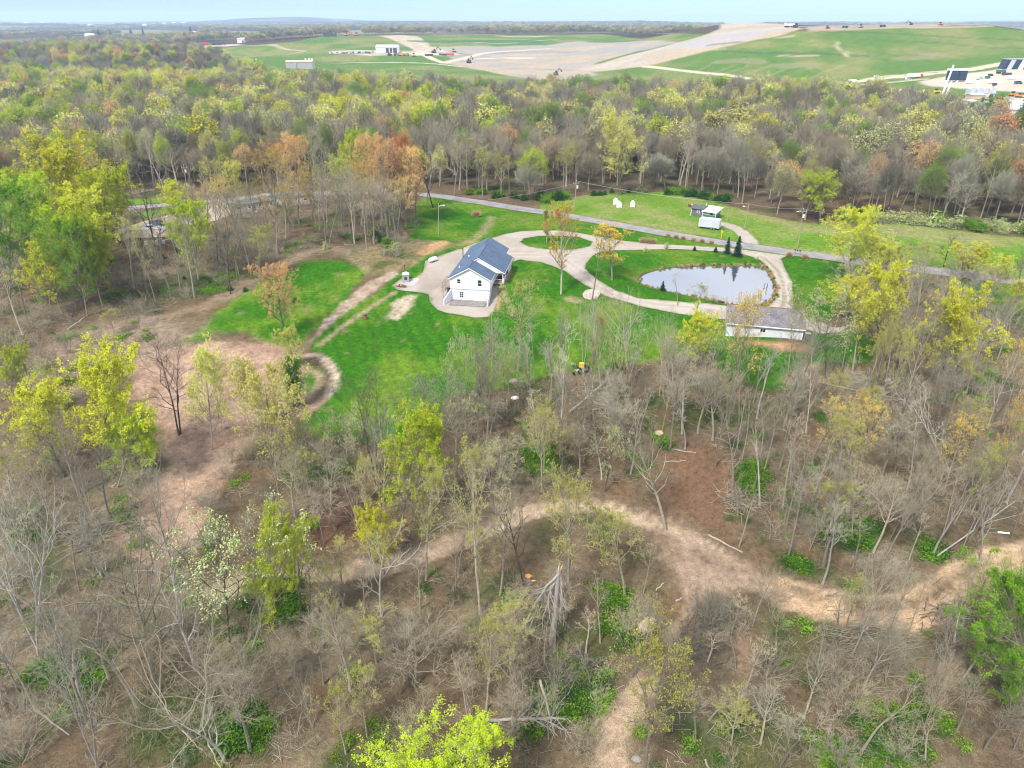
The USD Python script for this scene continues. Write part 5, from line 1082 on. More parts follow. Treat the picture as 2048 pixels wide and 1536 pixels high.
for (px, py), s, lab in (((293, 490), 0.8, 'white junk appliance under the front of the rusty storage trailer'), ((313, 489), 0.9, 'white junk appliance under the middle of the rusty storage trailer'), ((327, 487), 0.7, 'white junk appliance under the right end of the rusty storage trailer')):
    t = thing('old_appliance', lab, 'appliance', at(px, py), 0.4)
    part(t, 'body', MB().box(-s * 0.5, s * 0.5, -s * 0.4, s * 0.4, 0, s * 1.3).mesh(), 'metal_white'); part(t, 'door', MB().box(-s * 0.45, s * 0.45, -s * 0.4 - 0.03, -s * 0.4 - 0.003, s * 0.1, s * 1.2).mesh(), 'steel_pale')
# ------------------------------------------------------------------ the trees one can tell apart: kind, foot (x, y), tip (x, y), crown width, all read off the photograph; then what to call it
TREES = [
 ('orange_0', 762, 452, 768, 282, 74, ''), ('orange_0', 812, 448, 814, 300, 66, ''), ('orange_1', 830, 420, 826, 330, 50, ''), ('bud_olive_2', 722, 462, 726, 335, 84, ''), ('bud_olive_0', 684, 452, 680, 318, 78, ''), ('bare_tall_0', 708, 480, 706, 350, 70, ''), ('bare_tall_1', 748, 488, 744, 362, 72, ''),
 ('bare_tall_2', 776, 476, 780, 350, 72, ''), ('bud_olive_1', 640, 462, 636, 336, 76, ''), ('bud_olive_0', 520, 560, 514, 455, 60, ''), ('bare_tall_2', 660, 486, 664, 372, 64, ''), ('bare_tall_2', 480, 500, 476, 384, 74, ''), ('bud_olive_2', 795, 462, 797, 362, 60, ''), ('bare_thin_0', 735, 505, 733, 400, 46, ''),
 ('yellow_0', 130, 500, 130, 303, 140, ''), ('bud_olive_2', 190, 470, 187, 318, 105, ''), ('lime_0', 62, 560, 62, 372, 92, ''), ('green_1', 20, 610, 22, 392, 105, ''), ('yellow_0', 165, 560, 152, 398, 115, ''),
 ('lime_1', 215, 520, 205, 352, 110, ''), ('lime_1', 172, 610, 192, 468, 62, ''), ('green_0', 175, 632, 138, 458, 78, ''), ('lime_0', 100, 610, 100, 440, 85, ''), ('lime_1', 397, 560, 372, 410, 82, ''),
 ('bare_dark_0', 317, 537, 288, 340, 80, ''), ('bare_pale_0', 320, 366, 300, 268, 40, ''), ('yellow_1', 348, 425, 345, 366, 46, ''), ('bud_olive_0', 425, 425, 424, 320, 66, ''), ('yellow_2', 452, 420, 456, 332, 52, ''),
 ('bud_olive_2', 557, 508, 530, 303, 86, ''), ('orange_0', 600, 420, 592, 276, 66, ''), ('bare_pale_0', 652, 498, 642, 262, 66, ''), ('lime_0', 690, 430, 705, 282, 66, ''), ('orange_1', 800, 440, 792, 274, 88, ''),
 ('orange_0', 740, 440, 740, 280, 72, ''), ('bare_dark_0', 461, 588, 440, 455, 66, ''), ('orange_0', 568, 672, 552, 528, 84, ''), ('yellow_2', 595, 742, 578, 664, 46, ''), ('cedar', 588, 815, 582, 716, 47, ''),
 ('yellow_2', 556, 952, 522, 733, 128, ''), ('yellow_2', 425, 900, 395, 714, 76, ''), ('bare_dark_1', 361, 872, 322, 690, 120, ''), ('yellow_0', 205, 965, 198, 722, 138, ''), ('yellow_1', 128, 955, 78, 778, 125, ''),
 ('lime_0', 235, 975, 275, 845, 95, ''), ('lime_1', 20, 800, 32, 700, 50, ''), ('bud_olive_0', 92, 830, 92, 735, 72, ''), ('bare_pale_1', 82, 1310, 8, 1010, 150, ''), ('bare_pale_0', 76, 1262, 58, 985, 110, ''),
 ('bare_wide_0', 312, 1366, 232, 1030, 230, ''), ('bare_tall_1', 274, 1412, 172, 1190, 150, ''), ('bare_pale_1', 198, 1540, 86, 1315, 130, ''), ('bare_wide_2', 396, 1474, 380, 1270, 240, ''), ('bud_pale_1', 458, 1300, 455, 1035, 200, ''),
 ('lime_1', 504, 1298, 575, 1050, 90, ''), ('lime_0', 800, 1060, 846, 848, 110, ''), ('bud_olive_1', 852, 1160, 850, 945, 120, ''), ('bare_pale_0', 763, 1232, 725, 1035, 115, ''), ('yellow_1', 770, 1150, 738, 1020, 78, ''),
 ('bare_dark_1', 758, 978, 760, 752, 110, ''), ('bare_tall_0', 956, 872, 950, 675, 92, ''), ('bare_scrub_1', 880, 882, 868, 752, 118, ''), ('bare_thin_1', 1120, 915, 1131, 640, 66, ''), ('bare_thin_1', 1126, 905, 1108, 672, 46, ''),
 ('bare_pale_1', 1271, 908, 1256, 735, 120, ''), ('bare_pale_0', 1250, 905, 1190, 770, 90, ''), ('bud_olive_1', 960, 1228, 928, 905, 125, ''), ('bud_pale_0', 985, 985, 968, 890, 88, ''), ('bare_dark_0', 1047, 1170, 1022, 950, 96, ''),
 ('bud_olive_0', 1131, 1236, 1150, 945, 135, ''), ('bud_olive_0', 1250, 1195, 1226, 1010, 125, ''), ('bud_olive_1', 1036, 742, 1046, 578, 86, ''), ('bare_tall_2', 985, 764, 990, 620, 56, ''), ('amber', 1122, 588, 1130, 412, 68, 'tall slim tree in orange bud on the lawn right of the white house'),
 ('bare_thin_0', 1184, 600, 1198, 452, 44, ''), ('amber', 1224, 560, 1230, 448, 80, ''), ('pear', 1093, 486, 1095, 424, 25, 'small upright green tree inside the driveway loop'), ('bare_thin_1', 1355, 611, 1359, 545, 27, ''), ('bud_olive_1', 1392, 642, 1398, 570, 44, ''),
 ('bare_wide_1', 1256, 738, 1242, 590, 118, ''), ('yellow_0', 1390, 742, 1395, 628, 62, ''), ('bud_olive_2', 1457, 842, 1486, 606, 90, ''), ('bare_thin_1', 1513, 838, 1540, 688, 58, ''), ('bare_thin_1', 1568, 852, 1602, 700, 74, ''),
 ('bud_pale_1', 1651, 755, 1662, 590, 120, ''), ('yellow_1', 1752, 743, 1778, 545, 105, ''), ('yellow_0', 1896, 800, 1920, 600, 108, ''), ('bare_wide_0', 1822, 705, 1852, 545, 100, ''), ('yellow_1', 1692, 566, 1728, 426, 88, ''),
 ('yellow_2', 1722, 558, 1742, 470, 62, ''), ('bare_thin_0', 1769, 541, 1784, 448, 62, ''), ('bare_dark_0', 1788, 538, 1812, 478, 44, ''), ('bare_dark_0', 1887, 534, 1894, 468, 52, ''), ('bud_olive_0', 1850, 536, 1860, 488, 50, ''),
 ('yellow_0', 1945, 562, 1955, 492, 90, ''), ('yellow_1', 2012, 560, 2016, 516, 32, ''), ('bare_dark_0', 2036, 568, 2042, 500, 30, ''), ('green_big', 2068, 1440, 2054, 1165, 215, ''), ('lime_big', 880, 1700, 868, 1472, 330, ''),
 ('bud_olive_0', 1290, 1560, 1322, 1268, 170, ''), ('bare_thin_1', 1576, 1113, 1632, 932, 62, ''), ('bare_thin_1', 1645, 1168, 1706, 990, 78, ''), ('bare_thin_2', 1705, 1136, 1766, 975, 60, ''), ('bare_thin_1', 1865, 1115, 1908, 955, 70, ''),
 ('bare_thin_0', 1818, 1119, 1842, 1020, 40, ''), ('bare_pale_0', 1892, 943, 1850, 738, 110, ''), ('bare_thin_0', 1478, 1093, 1510, 960, 56, ''), ('bare_wide_1', 1705, 1307, 1782, 1110, 110, ''), ('bare_thin_0', 1474, 1414, 1522, 1255, 70, ''),
 ('bare_thin_2', 1555, 1540, 1604, 1376, 80, ''), ('bare_thin_0', 1815, 1480, 1902, 1262, 34, ''), ('bare_thin_2', 1660, 1300, 1712, 1170, 56, ''), ('bud_olive_0', 1710, 1000, 1690, 830, 90, ''), ('bud_olive_2', 1660, 930, 1680, 800, 70, ''),
 ('bare_thin_0', 1478, 850, 1490, 740, 40, ''), ('bare_tall_0', 1340, 900, 1366, 700, 66, ''), ('bare_tall_2', 1430, 935, 1448, 760, 60, ''), ('bare_tall_1', 1190, 870, 1182, 740, 60, ''), ('bare_pale_0', 1060, 1420, 1020, 1280, 90, ''),
 ('bare_thin_1', 1180, 1370, 1168, 1260, 60, ''), ('bare_tall_2', 700, 1380, 690, 1210, 110, ''), ('bare_wide_1', 830, 1370, 850, 1230, 170, ''), ('bare_pale_0', 1200, 1400, 1188, 1300, 60, ''), ('bare_tall_1', 1330, 1060, 1300, 880, 110, ''),
 ('bare_wide_2', 1850, 1000, 1870, 900, 110, ''), ('bare_pale_0', 1960, 1120, 2010, 960, 90, ''), ('bare_tall_0', 600, 1250, 590, 1080, 90, ''), ('bare_tall_2', 1000, 1190, 1010, 1000, 90, ''), ('bare_tall_0', 500, 1500, 480, 1330, 120, ''),
 ('bare_pale_0', 908, 392, 905, 250, 66, 'tall bare tree with white limbs at the forest edge'), ('yellow_2', 1240, 390, 1242, 240, 84, ''), ('bare_thin_1', 855, 412, 850, 300, 44, ''), ('lime_1', 1640, 445, 1640, 352, 62, ''), ('bare_dark_0', 866, 415, 845, 300, 60, ''),
]
PLACED = []
def foot_and_tip(fx, fy, tx, ty):
    b = at(fx, fy)
    d = ray(tx, ty)
    fwd = b[1]
    t = EYE + d * (fwd / d[1])
    return b, t
for key, fx, fy, tx, ty, w, lab in TREES:
    sink_ = 0.22 * w * math.sin(PITCH + math.atan((ty - 768) / FOCAL)) * (0.4 if key in ('cedar', 'pear') else 1.0)
    b, t = foot_and_tip(fx, fy, tx, min(ty + sink_, fy - 25))
    depth = (b[1] - EYE[1]) * cp - (b[2] - EYE[2]) * sp
    wm = w * depth / FOCAL * 1.05
    PLACED.append((b[0], b[1], key, fx, fy, np.linalg.norm(t - b), lab, plant(key, b, top=t, width=wm, rot=None)))
0 and print('hand trees', len(PLACED), 'heights', np.round([p[5] for p in PLACED]).astype(int).tolist())
# ------------------------------------------------------------------ the rest of the near woods
def scatter(poly, n, gap, r, avoid=None):
    """n random spots in a plan polygon, at least gap apart and away from what stands already"""
    x0, y0, x1, y1 = poly.bounds
    got = []
    old = np.array([(p[0], p[1]) for p in PLACED]) if avoid is None else avoid
    shapely.prepare(poly)
    for _ in range(n * 60):
        if len(got) >= n:
            break
        q = np.array([r.uniform(x0, x1), r.uniform(y0, y1)])
        if not shapely.contains_xy(poly, q[0], q[1]):
            continue
        if len(old) and np.min(np.hypot(*(old - q).T)) < gap * 0.8:
            continue
        if got and np.min(np.hypot(*(np.array(got) - q).T)) < gap:
            continue
        got.append(q)
    return got
OPEN = shapely.union_all([road_poly.buffer(1.5), gravel_poly.buffer(1.5), left_lot.buffer(1), pond_poly.buffer(2), trail_line.buffer(3.0), wpoly([(240, 740), (330, 692), (520, 680), (590, 700), (590, 780), (480, 890), (400, 1000), (330, 1090), (270, 1070), (300, 980), (340, 930), (330, 860)]),
                           wpoly([(1300, 1050), (1400, 1070), (1500, 1150), (1440, 1180), (1380, 1270), (1335, 1250), (1350, 1150)]), wpoly([(622, 680), (760, 580), (860, 500), (1010, 470), (1560, 505), (1720, 530), (1700, 600), (1600, 620), (1600, 690), (1480, 690), (1200, 735), (900, 790), (850, 860), (640, 860), (670, 750)]),
                           wpoly([(236, 448), (348, 436), (350, 528), (232, 530)]), wpoly([(450, 428), (640, 402), (640, 436), (455, 462)]), wpoly([(362, 688), (480, 595), (600, 518), (740, 530), (650, 650), (560, 690)])])
ZONES = [
 ([(400, 960), (470, 900), (560, 880), (560, 1000), (520, 1120), (430, 1130), (400, 1050)], 12, 2.4, [('bare_scrub_0', 3), ('bare_scrub_1', 3), ('bare_thin_0', 1)], (4, 7), (3, 5), ''),  # outline in the picture, how many, gap in metres, [(kind, share)], heights, crown widths, name of the place
 ([(0, 440), (240, 440), (320, 480), (330, 560), (250, 650), (0, 690)], 22, 3.6, [('lime_0', 3), ('yellow_0', 3), ('green_1', 2), ('bud_olive_0', 2), ('bare_tall_0', 3), ('bare_thin_0', 2)], (13, 20), (6, 10), 'on the wooded slope left of the rusty trailer'),
 ([(330, 500), (620, 425), (800, 425), (835, 440), (790, 510), (690, 485), (600, 500), (470, 575), (330, 620), (250, 640)], 62, 2.7, [('bare_tall_0', 4), ('bare_tall_1', 4), ('bare_thin_0', 4), ('bare_thin_2', 3), ('bud_olive_1', 2), ('bud_olive_2', 1), ('bare_scrub_0', 2)], (8, 18), (4, 9), 'on the brown slope below the mobile homes'),
 ([(0, 690), (250, 660), (330, 640), (240, 720), (250, 800), (0, 820)], 16, 3.0, [('bare_scrub_0', 3), ('bare_wide_1', 2), ('bud_olive_0', 2), ('bare_thin_0', 2)], (4, 10), (4, 7), 'in the scrub at the head of the dirt clearing'),
 ([(0, 950), (250, 980), (330, 1100), (480, 1180), (470, 1536), (0, 1536)], 34, 2.9, [('bare_tall_0', 3), ('bud_olive_0', 1), ('bare_wide_0', 3), ('bare_pale_0', 2), ('bare_thin_2', 3), ('bare_wide_2', 2), ('bare_scrub_1', 2)], (7, 17), (4, 10), 'in the grey woods at the lower left'),
 ([(470, 1190), (900, 1150), (1290, 1180), (1330, 1300), (1200, 1420), (1180, 1536), (470, 1536)], 58, 2.4, [('bare_tall_1', 4), ('bare_wide_1', 2), ('bare_thin_0', 3), ('bare_thin_2', 3), ('bud_olive_1', 2), ('bare_scrub_0', 3), ('bare_pale_0', 1)], (5, 12), (3, 7), 'in the woods below the dirt trail'),
 ([(560, 930), (700, 900), (880, 880), (1300, 900), (1290, 1030), (1150, 995), (960, 1050), (700, 1120), (520, 1130), (540, 1000)], 42, 2.6, [('bare_thin_1', 3), ('bud_pale_1', 1), ('bare_tall_1', 4), ('bare_tall_2', 3), ('bare_wide_1', 2), ('bud_olive_1', 3), ('bud_pale_0', 1), ('bare_scrub_0', 3), ('bare_thin_0', 2)], (6, 15), (4, 8), 'on the slope above the dirt trail'),
 ([(900, 800), (1150, 740), (1420, 730), (1480, 760), (1480, 900), (1300, 900), (900, 870)], 44, 2.5, [('bare_wide_1', 2), ('bare_tall_2', 4), ('bare_scrub_0', 4), ('bud_pale_0', 2), ('bud_olive_1', 2), ('bare_thin_1', 5), ('bare_pale_1', 1)], (7, 17), (3.5, 8), 'in the brush along the lower edge of the lawn'),
 ([(1480, 770), (1640, 740), (1760, 740), (2060, 640), (2060, 1090), (1900, 1130), (1640, 1150), (1480, 1060), (1450, 900)], 104, 2.5, [('bare_tall_0', 4), ('bare_tall_2', 4), ('bare_thin_0', 3), ('bare_thin_1', 6), ('bare_pale_0', 2), ('bare_thin_2', 4), ('bare_wide_0', 3), ('bud_olive_0', 2), ('bud_olive_2', 1), ('bare_scrub_1', 3)], (9, 18), (3, 8), 'in the grey woods below the garage'),
 ([(1400, 1230), (1560, 1215), (1800, 1250), (1950, 1190), (2060, 1150), (2060, 1536), (1380, 1536), (1340, 1330)], 46, 2.8, [('bare_tall_2', 3), ('bare_thin_0', 4), ('bare_thin_2', 4), ('bare_wide_2', 2), ('bare_scrub_1', 3), ('bud_olive_1', 2)], (4.5, 12), (3, 7), 'in the dark woods below the orange track'),
 ([(1690, 580), (1760, 550), (1900, 570), (2060, 600), (2060, 700), (1850, 740), (1760, 700), (1690, 650)], 26, 3.2, [('bare_wide_0', 3), ('bare_tall_0', 2), ('bud_olive_0', 3), ('yellow_1', 2), ('bare_scrub_1', 3)], (5, 13), (4, 9), 'in the thicket right of the garage'),
]
rz = np.random.default_rng(77)
for pts, n, gap, mix_, hs, ws, place in ZONES:
    poly = wpoly(pts).difference(OPEN)
    ks = [k for k, w_ in mix_ for _ in range(w_)]
    for q in scatter(poly, n, gap, rz):
        key = ks[rz.integers(len(ks))]
        h = rz.uniform(*hs) * (0.55 if 'scrub' in key else 1.0); w_ = rz.uniform(*ws) * (0.75 if 'thin' in key else 1.0)
        z = float(zat(*q)); b = np.array([q[0], q[1], z])
        px, py = project(b)
        lean = rz.normal(0, 0.05, 2) * h
        PLACED.append((q[0], q[1], key, px, py, h, '', plant(key, b, top=b + np.array([lean[0], lean[1], h]), width=min(w_, h * 0.9))))

# ------------------------------------------------------------------ brush, undergrowth and fallen wood that nobody could count
def instancer(name, protos, pts, which, scales, rots, kind='stuff'):
    pi = UsdGeom.PointInstancer.Define(stage, '/World/' + numbered(name))
    base = str(pi.GetPath())
    paths = []
    for i, ps in enumerate(protos):
        stage.DefinePrim(f'{base}/kind_{i}', 'Xform')
        for nme, mesh, mat in ps:
            if mesh is not None:
                usdkit.mesh(stage, f'{base}/kind_{i}/{nme}', mesh, L(mat))
        paths.append(Sdf.Path(f'{base}/kind_{i}'))
    pi.CreatePrototypesRel().SetTargets(paths)
    pi.CreatePositionsAttr(Vt.Vec3fArray.FromNumpy(np.asarray(pts, np.float32)))
    pi.CreateProtoIndicesAttr(Vt.IntArray.FromNumpy(np.asarray(which, np.int32)))
    pi.CreateScalesAttr(Vt.Vec3fArray.FromNumpy(np.asarray(scales, np.float32)))
    q = np.asarray(rots)
    pi.CreateOrientationsAttr(Vt.QuathArray([Gf.Quath(float(math.cos(a / 2)), 0.0, 0.0, float(math.sin(a / 2))) for a in q]))
    tag(pi, kind=kind)
    return pi
def brush(seed, H, W, n, w, spread_up=0.9):
    r = np.random.default_rng(seed)
    d = unit(r.normal(0, 0.55, (n, 3)) + np.array([0, 0, spread_up])); d[:, 2] = np.abs(d[:, 2])
    p = np.column_stack([r.normal(0, W * 0.16, (n, 2)), np.full(n, -0.1)])
    P = polyline(p, d, r.uniform(0.5, 1, n) * H, 4, -0.02, 0.18, r)
    R = np.tile(np.array([[1, 0.8, 0.6, 0.3]]), (n, 1)) * w
    Q, _ = branch(P, R, 4, 0.25, 1.0, (20, 60), 0.5, 2, 0.03, 0.15, 0.7, w * 0.5, r)
    Q2, _ = branch(Q, np.full((len(Q), 2), w * 0.5), 3, 0.2, 1.0, (20, 60), 0.6, 2, 0.03, 0.15, 0.7, w * 0.4, r)
    return join(tubes(P, R, 3), ribbons(Q, w * 1.5, r), ribbons(Q2, w * 1.1, r))
def spots(poly, n, r):
    x0, y0, x1, y1 = poly.bounds
    q = np.column_stack([r.uniform(x0, x1, n * 4), r.uniform(y0, y1, n * 4)])
    shapely.prepare(poly)
    q = q[shapely.contains_xy(poly, q[:, 0], q[:, 1])][:n]
    return np.column_stack([q, zat(q[:, 0], q[:, 1])])
WOODS = shapely.union_all([wpoly(z[0]).buffer(1.5) for z in ZONES]).union(wpoly([(0, 820), (250, 800), (330, 930), (250, 1050), (330, 1120), (600, 1180), (1200, 1160), (1450, 1200), (2060, 1200), (2060, 1700), (0, 1700)]))
THICK = WOODS.difference(OPEN)
rb = np.random.default_rng(5)
p = spots(THICK, 3400, rb)
dens = fbm2(p[:, 0], p[:, 1], 9.0, 3, 61)
p = p[dens + rb.uniform(-0.12, 0.12, len(p)) > 0.535]
instancer('brush', [[('stems', brush(1, 2.2, 2.4, 14, 0.016), 'twig_tan')], [('stems', brush(2, 1.8, 2.6, 16, 0.015), 'twig_grey')], [('stems', brush(3, 2.6, 2.2, 12, 0.018), 'twig_tan')], [('stems', brush(4, 1.5, 2.6, 16, 0.015), 'twig_dark')]],
          p, rb.integers(0, 4, len(p)), rb.uniform(0.55, 1.5, (len(p), 1)) * np.ones((1, 3)), rb.uniform(0, 6.28, len(p)))
print('brush', len(p))
# green undergrowth in patches
GREENS = [[(90, 1290), (200, 1290), (220, 1400), (120, 1440)], [(1380, 1440), (1560, 1420), (1700, 1520), (1500, 1600), (1380, 1560)], [(1540, 1110), (1660, 1120), (1720, 1180), (1600, 1160)], [(1640, 1030), (1760, 1050), (1740, 1110), (1650, 1090)],
          [(1050, 1360), (1210, 1350), (1230, 1420), (1080, 1440)], [(430, 1440), (520, 1430), (530, 1500), (440, 1500)], [(520, 1150), (610, 1160), (600, 1230), (480, 1240)], [(1200, 1180), (1260, 1180), (1280, 1290), (1210, 1290)], [(1700, 1440), (1900, 1400), (1900, 1536), (1650, 1536)],
          [(60, 1340), (130, 1340), (130, 1400), (60, 1400)], [(1480, 930), (1520, 930), (1530, 990), (1490, 990)], [(1820, 1080), (1880, 1090), (1880, 1120), (1820, 1110)], [(390, 560), (450, 545), (450, 585), (390, 590)], [(1060, 900), (1100, 900), (1100, 950), (1060, 950)]]
pg = np.vstack([spots(ragged(wpoly(q), 2.2, 6.0, 17), 60, rb) for q in GREENS] + [spots(THICK, 1500, rb)])
dg = fbm2(pg[:, 0], pg[:, 1], 6.0, 3, 62); n_in = len(pg) - 1500
keep = ((np.arange(len(pg)) < n_in) & (dg > 0.40)) | (dg > 0.53)
pg = pg[keep]
def low_plants(seed, n, W, H, leaf):
    r = np.random.default_rng(seed)
    q = np.column_stack([r.normal(0, W * 0.3, (n, 2)), np.abs(r.normal(0, H * 0.45, n))])
    return leaves_at(q, leaf, r, 0.08)
instancer('undergrowth', [[('leaves', low_plants(1, 200, 2.6, 0.6, 0.2), 'leaf_deep')], [('leaves', low_plants(2, 220, 1.8, 0.8, 0.2), 'leaf_green')], [('leaves', low_plants(3, 200, 2.0, 0.6, 0.18), 'leaf_deep')]],
          pg, rb.choice([0, 1, 1, 2], len(pg)), rb.uniform(0.6, 1.4, (len(pg), 1)) * np.ones((1, 3)), rb.uniform(0, 6.28, len(pg)))
# dead sticks and branches on the floor
def sticks(seed, n, W, L_, w):
    r = np.random.default_rng(seed)
    c = np.column_stack([r.uniform(-W, W, (n, 2)), r.uniform(0.02, 0.3, n)])
    a = r.uniform(0, 3.14, n); ln = r.uniform(0.3, 1, n)[:, None] * L_
    d = np.column_stack([np.cos(a), np.sin(a), r.normal(0, 0.12, n)]) * ln / 2
    P = np.stack([c - d, c + r.normal(0, 0.06, (n, 3)), c + d], 1)
    return tubes(P, np.tile(np.array([[1, 0.8, 0.4]]), (n, 1)) * w * r.uniform(0.5, 1.3, (n, 1)), 4)
ps_ = spots(THICK, 1300, rb)
instancer('fallen_branches', [[('sticks', sticks(1, 10, 1.6, 2.2, 0.03), 'twig_pale')], [('sticks', sticks(2, 8, 1.8, 3.0, 0.04), 'twig_grey')], [('sticks', sticks(3, 14, 1.5, 1.4, 0.022), 'twig_tan')]],
          ps_, rb.integers(0, 3, len(ps_)), rb.uniform(0.4, 1.0, (len(ps_), 1)) * np.ones((1, 3)), rb.uniform(0, 6.28, len(ps_)))
# ------------------------------------------------------------------ the forest beyond the road
edge_near = [(-420, 412), (-150, 408), (0, 398), (200, 394), (370, 384), (560, 374), (760, 371), (880, 377), (960, 394), (1080, 401), (1130, 390), (1250, 378), (1330, 383), (1420, 399), (1500, 423), (1560, 438), (1640, 446), (1690, 440), (1800, 432), (1880, 450), (2048, 463), (2300, 490), (2500, 500)]
far_line = [(-700, 1150), (0, 1150), (60, 1120), (200, 1080), (400, 960), (520, 800), (600, 640), (800, 600), (1000, 600), (1150, 575), (1300, 560), (1500, 540), (1700, 520), (1800, 470), (1880, 400), (1960, 360), (2048, 330), (2600, 330)]
wn = [at(a, b)[:2] for a, b in edge_near]
wf = [at_d(a, 300, d)[[0, 1]] * 1.0 for a, d in far_line]
wf = [np.array([(a - 1024) / FOCAL * (d * cp + 55 * sp), d]) for a, d in far_line]
forest_poly = Polygon(wn + wf[::-1]).buffer(0)
clearing = Polygon([np.array([(a - 1024) / FOCAL * (d * cp + 55 * sp), d]) for a, d in ((-300, 900), (62, 880), (66, 1010), (-300, 1030))]).buffer(0)
forest_poly = forest_poly.difference(clearing).difference(road_poly.buffer(3))
rf = np.random.default_rng(99)
def jitter_grid(poly, gap, y0, y1, r):
    x0, _, x1, _ = poly.bounds
    ys = np.arange(y0, y1, gap); xs = np.arange(x0, x1, gap)
    g = np.stack(np.meshgrid(xs, ys), -1).reshape(-1, 2) + r.uniform(-0.42, 0.42, (len(xs) * len(ys), 2)) * gap
    g = g[np.abs(g[:, 0]) < 45 + 0.80 * g[:, 1]]
    shapely.prepare(poly)
    return g[shapely.contains_xy(poly, g[:, 0], g[:, 1])]
F = np.vstack([jitter_grid(forest_poly, 7.2, 150, 420, rf), jitter_grid(forest_poly, 8.6, 420, 700, rf), jitter_grid(forest_poly, 9.6, 700, 1200, rf)])
fz = zat(F[:, 0], F[:, 1])
fpx, fpy = project(np.column_stack([F, fz]))
edge_d = shapely.distance(shapely.points(F), LineString(wn))
names_f = [f[0] for f in FOREST]
# what grows where: gold and lime on the west side, brown and grey towards the east, rust here and there
a1 = fbm2(F[:, 0], F[:, 1], 60.0, 3, 31); a2 = fbm2(F[:, 0], F[:, 1], 45.0, 3, 32); a3 = fbm2(F[:, 0], F[:, 1], 38.0, 3, 33)
west = smooth01((1300 - fpx) / 1300); band = np.exp(-((fpy - 235) / 75.0) ** 2)
W_ = np.column_stack([1.9 + 1.6 * (1 - west), 1.3 + 1.0 * (1 - west), 0.12 + 0 * a1, (0.06 + 1.1 * west * band) * np.exp(5 * (a1 - 0.5) * 2), (0.30 + 0.85 * band) * np.exp(4 * (a1 - 0.5) * 2),
                      0.8 * np.exp(3 * (a2 - 0.5) * 2), (0.10 + 0.5 * west) * np.exp(5 * (a2 - 0.5) * 2), 0.40 * np.exp(5 * (a2 - 0.5) * 2), (0.06 + 0.22 * west) * np.exp(6 * (a3 - 0.5) * 2), 0.045 * np.exp(6 * (a3 - 0.5) * 2)])
W_ /= W_.sum(1, keepdims=True)
sp_ = (np.cumsum(W_, 1) > rf.uniform(0, 1, (len(F), 1))).argmax(1)
fh = rf.uniform(13, 23, len(F)) * (0.85 + 0.3 * fbm2(F[:, 0], F[:, 1], 50, 2, 35)); fw = rf.uniform(7.0, 15.0, len(F))
order = np.argsort(np.hypot(F[:, 0], F[:, 1]) + edge_d * 2.0)
inside = (fpx > -40) & (fpx < 2090)
single_trees = [i for i in order if inside[i]][:285]
rest = np.setdiff1d(np.arange(len(F)), single_trees)
FOREST_SINGLE = []
GROUP.update({'edge': 'forest_tree'})
for i in single_trees:
    nf = names_f[sp_[i]]; key = f'edge_{nf}_{rf.integers(2)}'
    if nf in ('brown', 'ash', 'white', 'olive', 'cream') and rf.uniform() < 0.6:
        key = {'brown': f'bare_tall_{rf.integers(3)}', 'ash': f'bare_tall_{2 * rf.integers(2)}', 'white': 'bare_pale_0', 'olive': f'bud_olive_{rf.integers(2)}', 'cream': 'bud_olive_0'}[nf]
    b = np.array([F[i, 0], F[i, 1], fz[i]])
    FOREST_SINGLE.append((plant(key, b, height=fh[i] * (0.9 if edge_d[i] > 6 else 0.8), width=fw[i] * 0.85, name='forest_tree'), names_f[sp_[i]], fpx[i], fpy[i]))
protos = []
for nm_, bk, tw_, lf, dens in FOREST:
    for v_ in range(2):
        i = [f[0] for f in FOREST].index(nm_)
        a, b, c = forest_tree(700 + i * 7 + v_, 21, 11.5, 0.34, n=(8, 0, 900), w=0.13, leaves=int(1500 * dens), leaf=0.55)
        protos.append([('trunk', a, bk), ('crown', b, tw_), ('foliage', c, lf)])
sc = np.column_stack([fw / 11.5, fw / 11.5, fh / 21])[rest]
instancer('forest', protos, np.column_stack([F, fz])[rest], sp_[rest] * 2 + rf.integers(0, 2, len(rest)), sc, rf.uniform(0, 6.28, len(rest)))
print('forest', len(F))
# bushes along the forest edge and round the meadow
# woods far away: rounded tree tops in belts
yy = []
for y0, y1, gap in ((1250, 2000, 13.0), (2000, 3200, 19.0), (3200, 5200, 32.0)):
    g = jitter_grid(Polygon([(-5000, 900), (5000, 900), (5000, 6000), (-5000, 6000)]), gap, y0, y1, rf)
    yy.append(g)
D_ = np.vstack(yy)
CG = CLS.reshape(XX.shape)
ci = np.clip(np.searchsorted(GX, D_[:, 0]), 0, len(GX) - 1); cj = np.clip(np.searchsorted(GY, D_[:, 1]), 0, len(GY) - 1)
D_ = D_[(CG[cj, ci] != 3)]
k = fbm2(D_[:, 0], D_[:, 1], 520.0, 4, 21)
D_ = D_[(k < 0.505) & ~((np.abs(D_[:, 0]) < 60) & (D_[:, 1] < 1300))]
dz = zat(D_[:, 0], D_[:, 1])
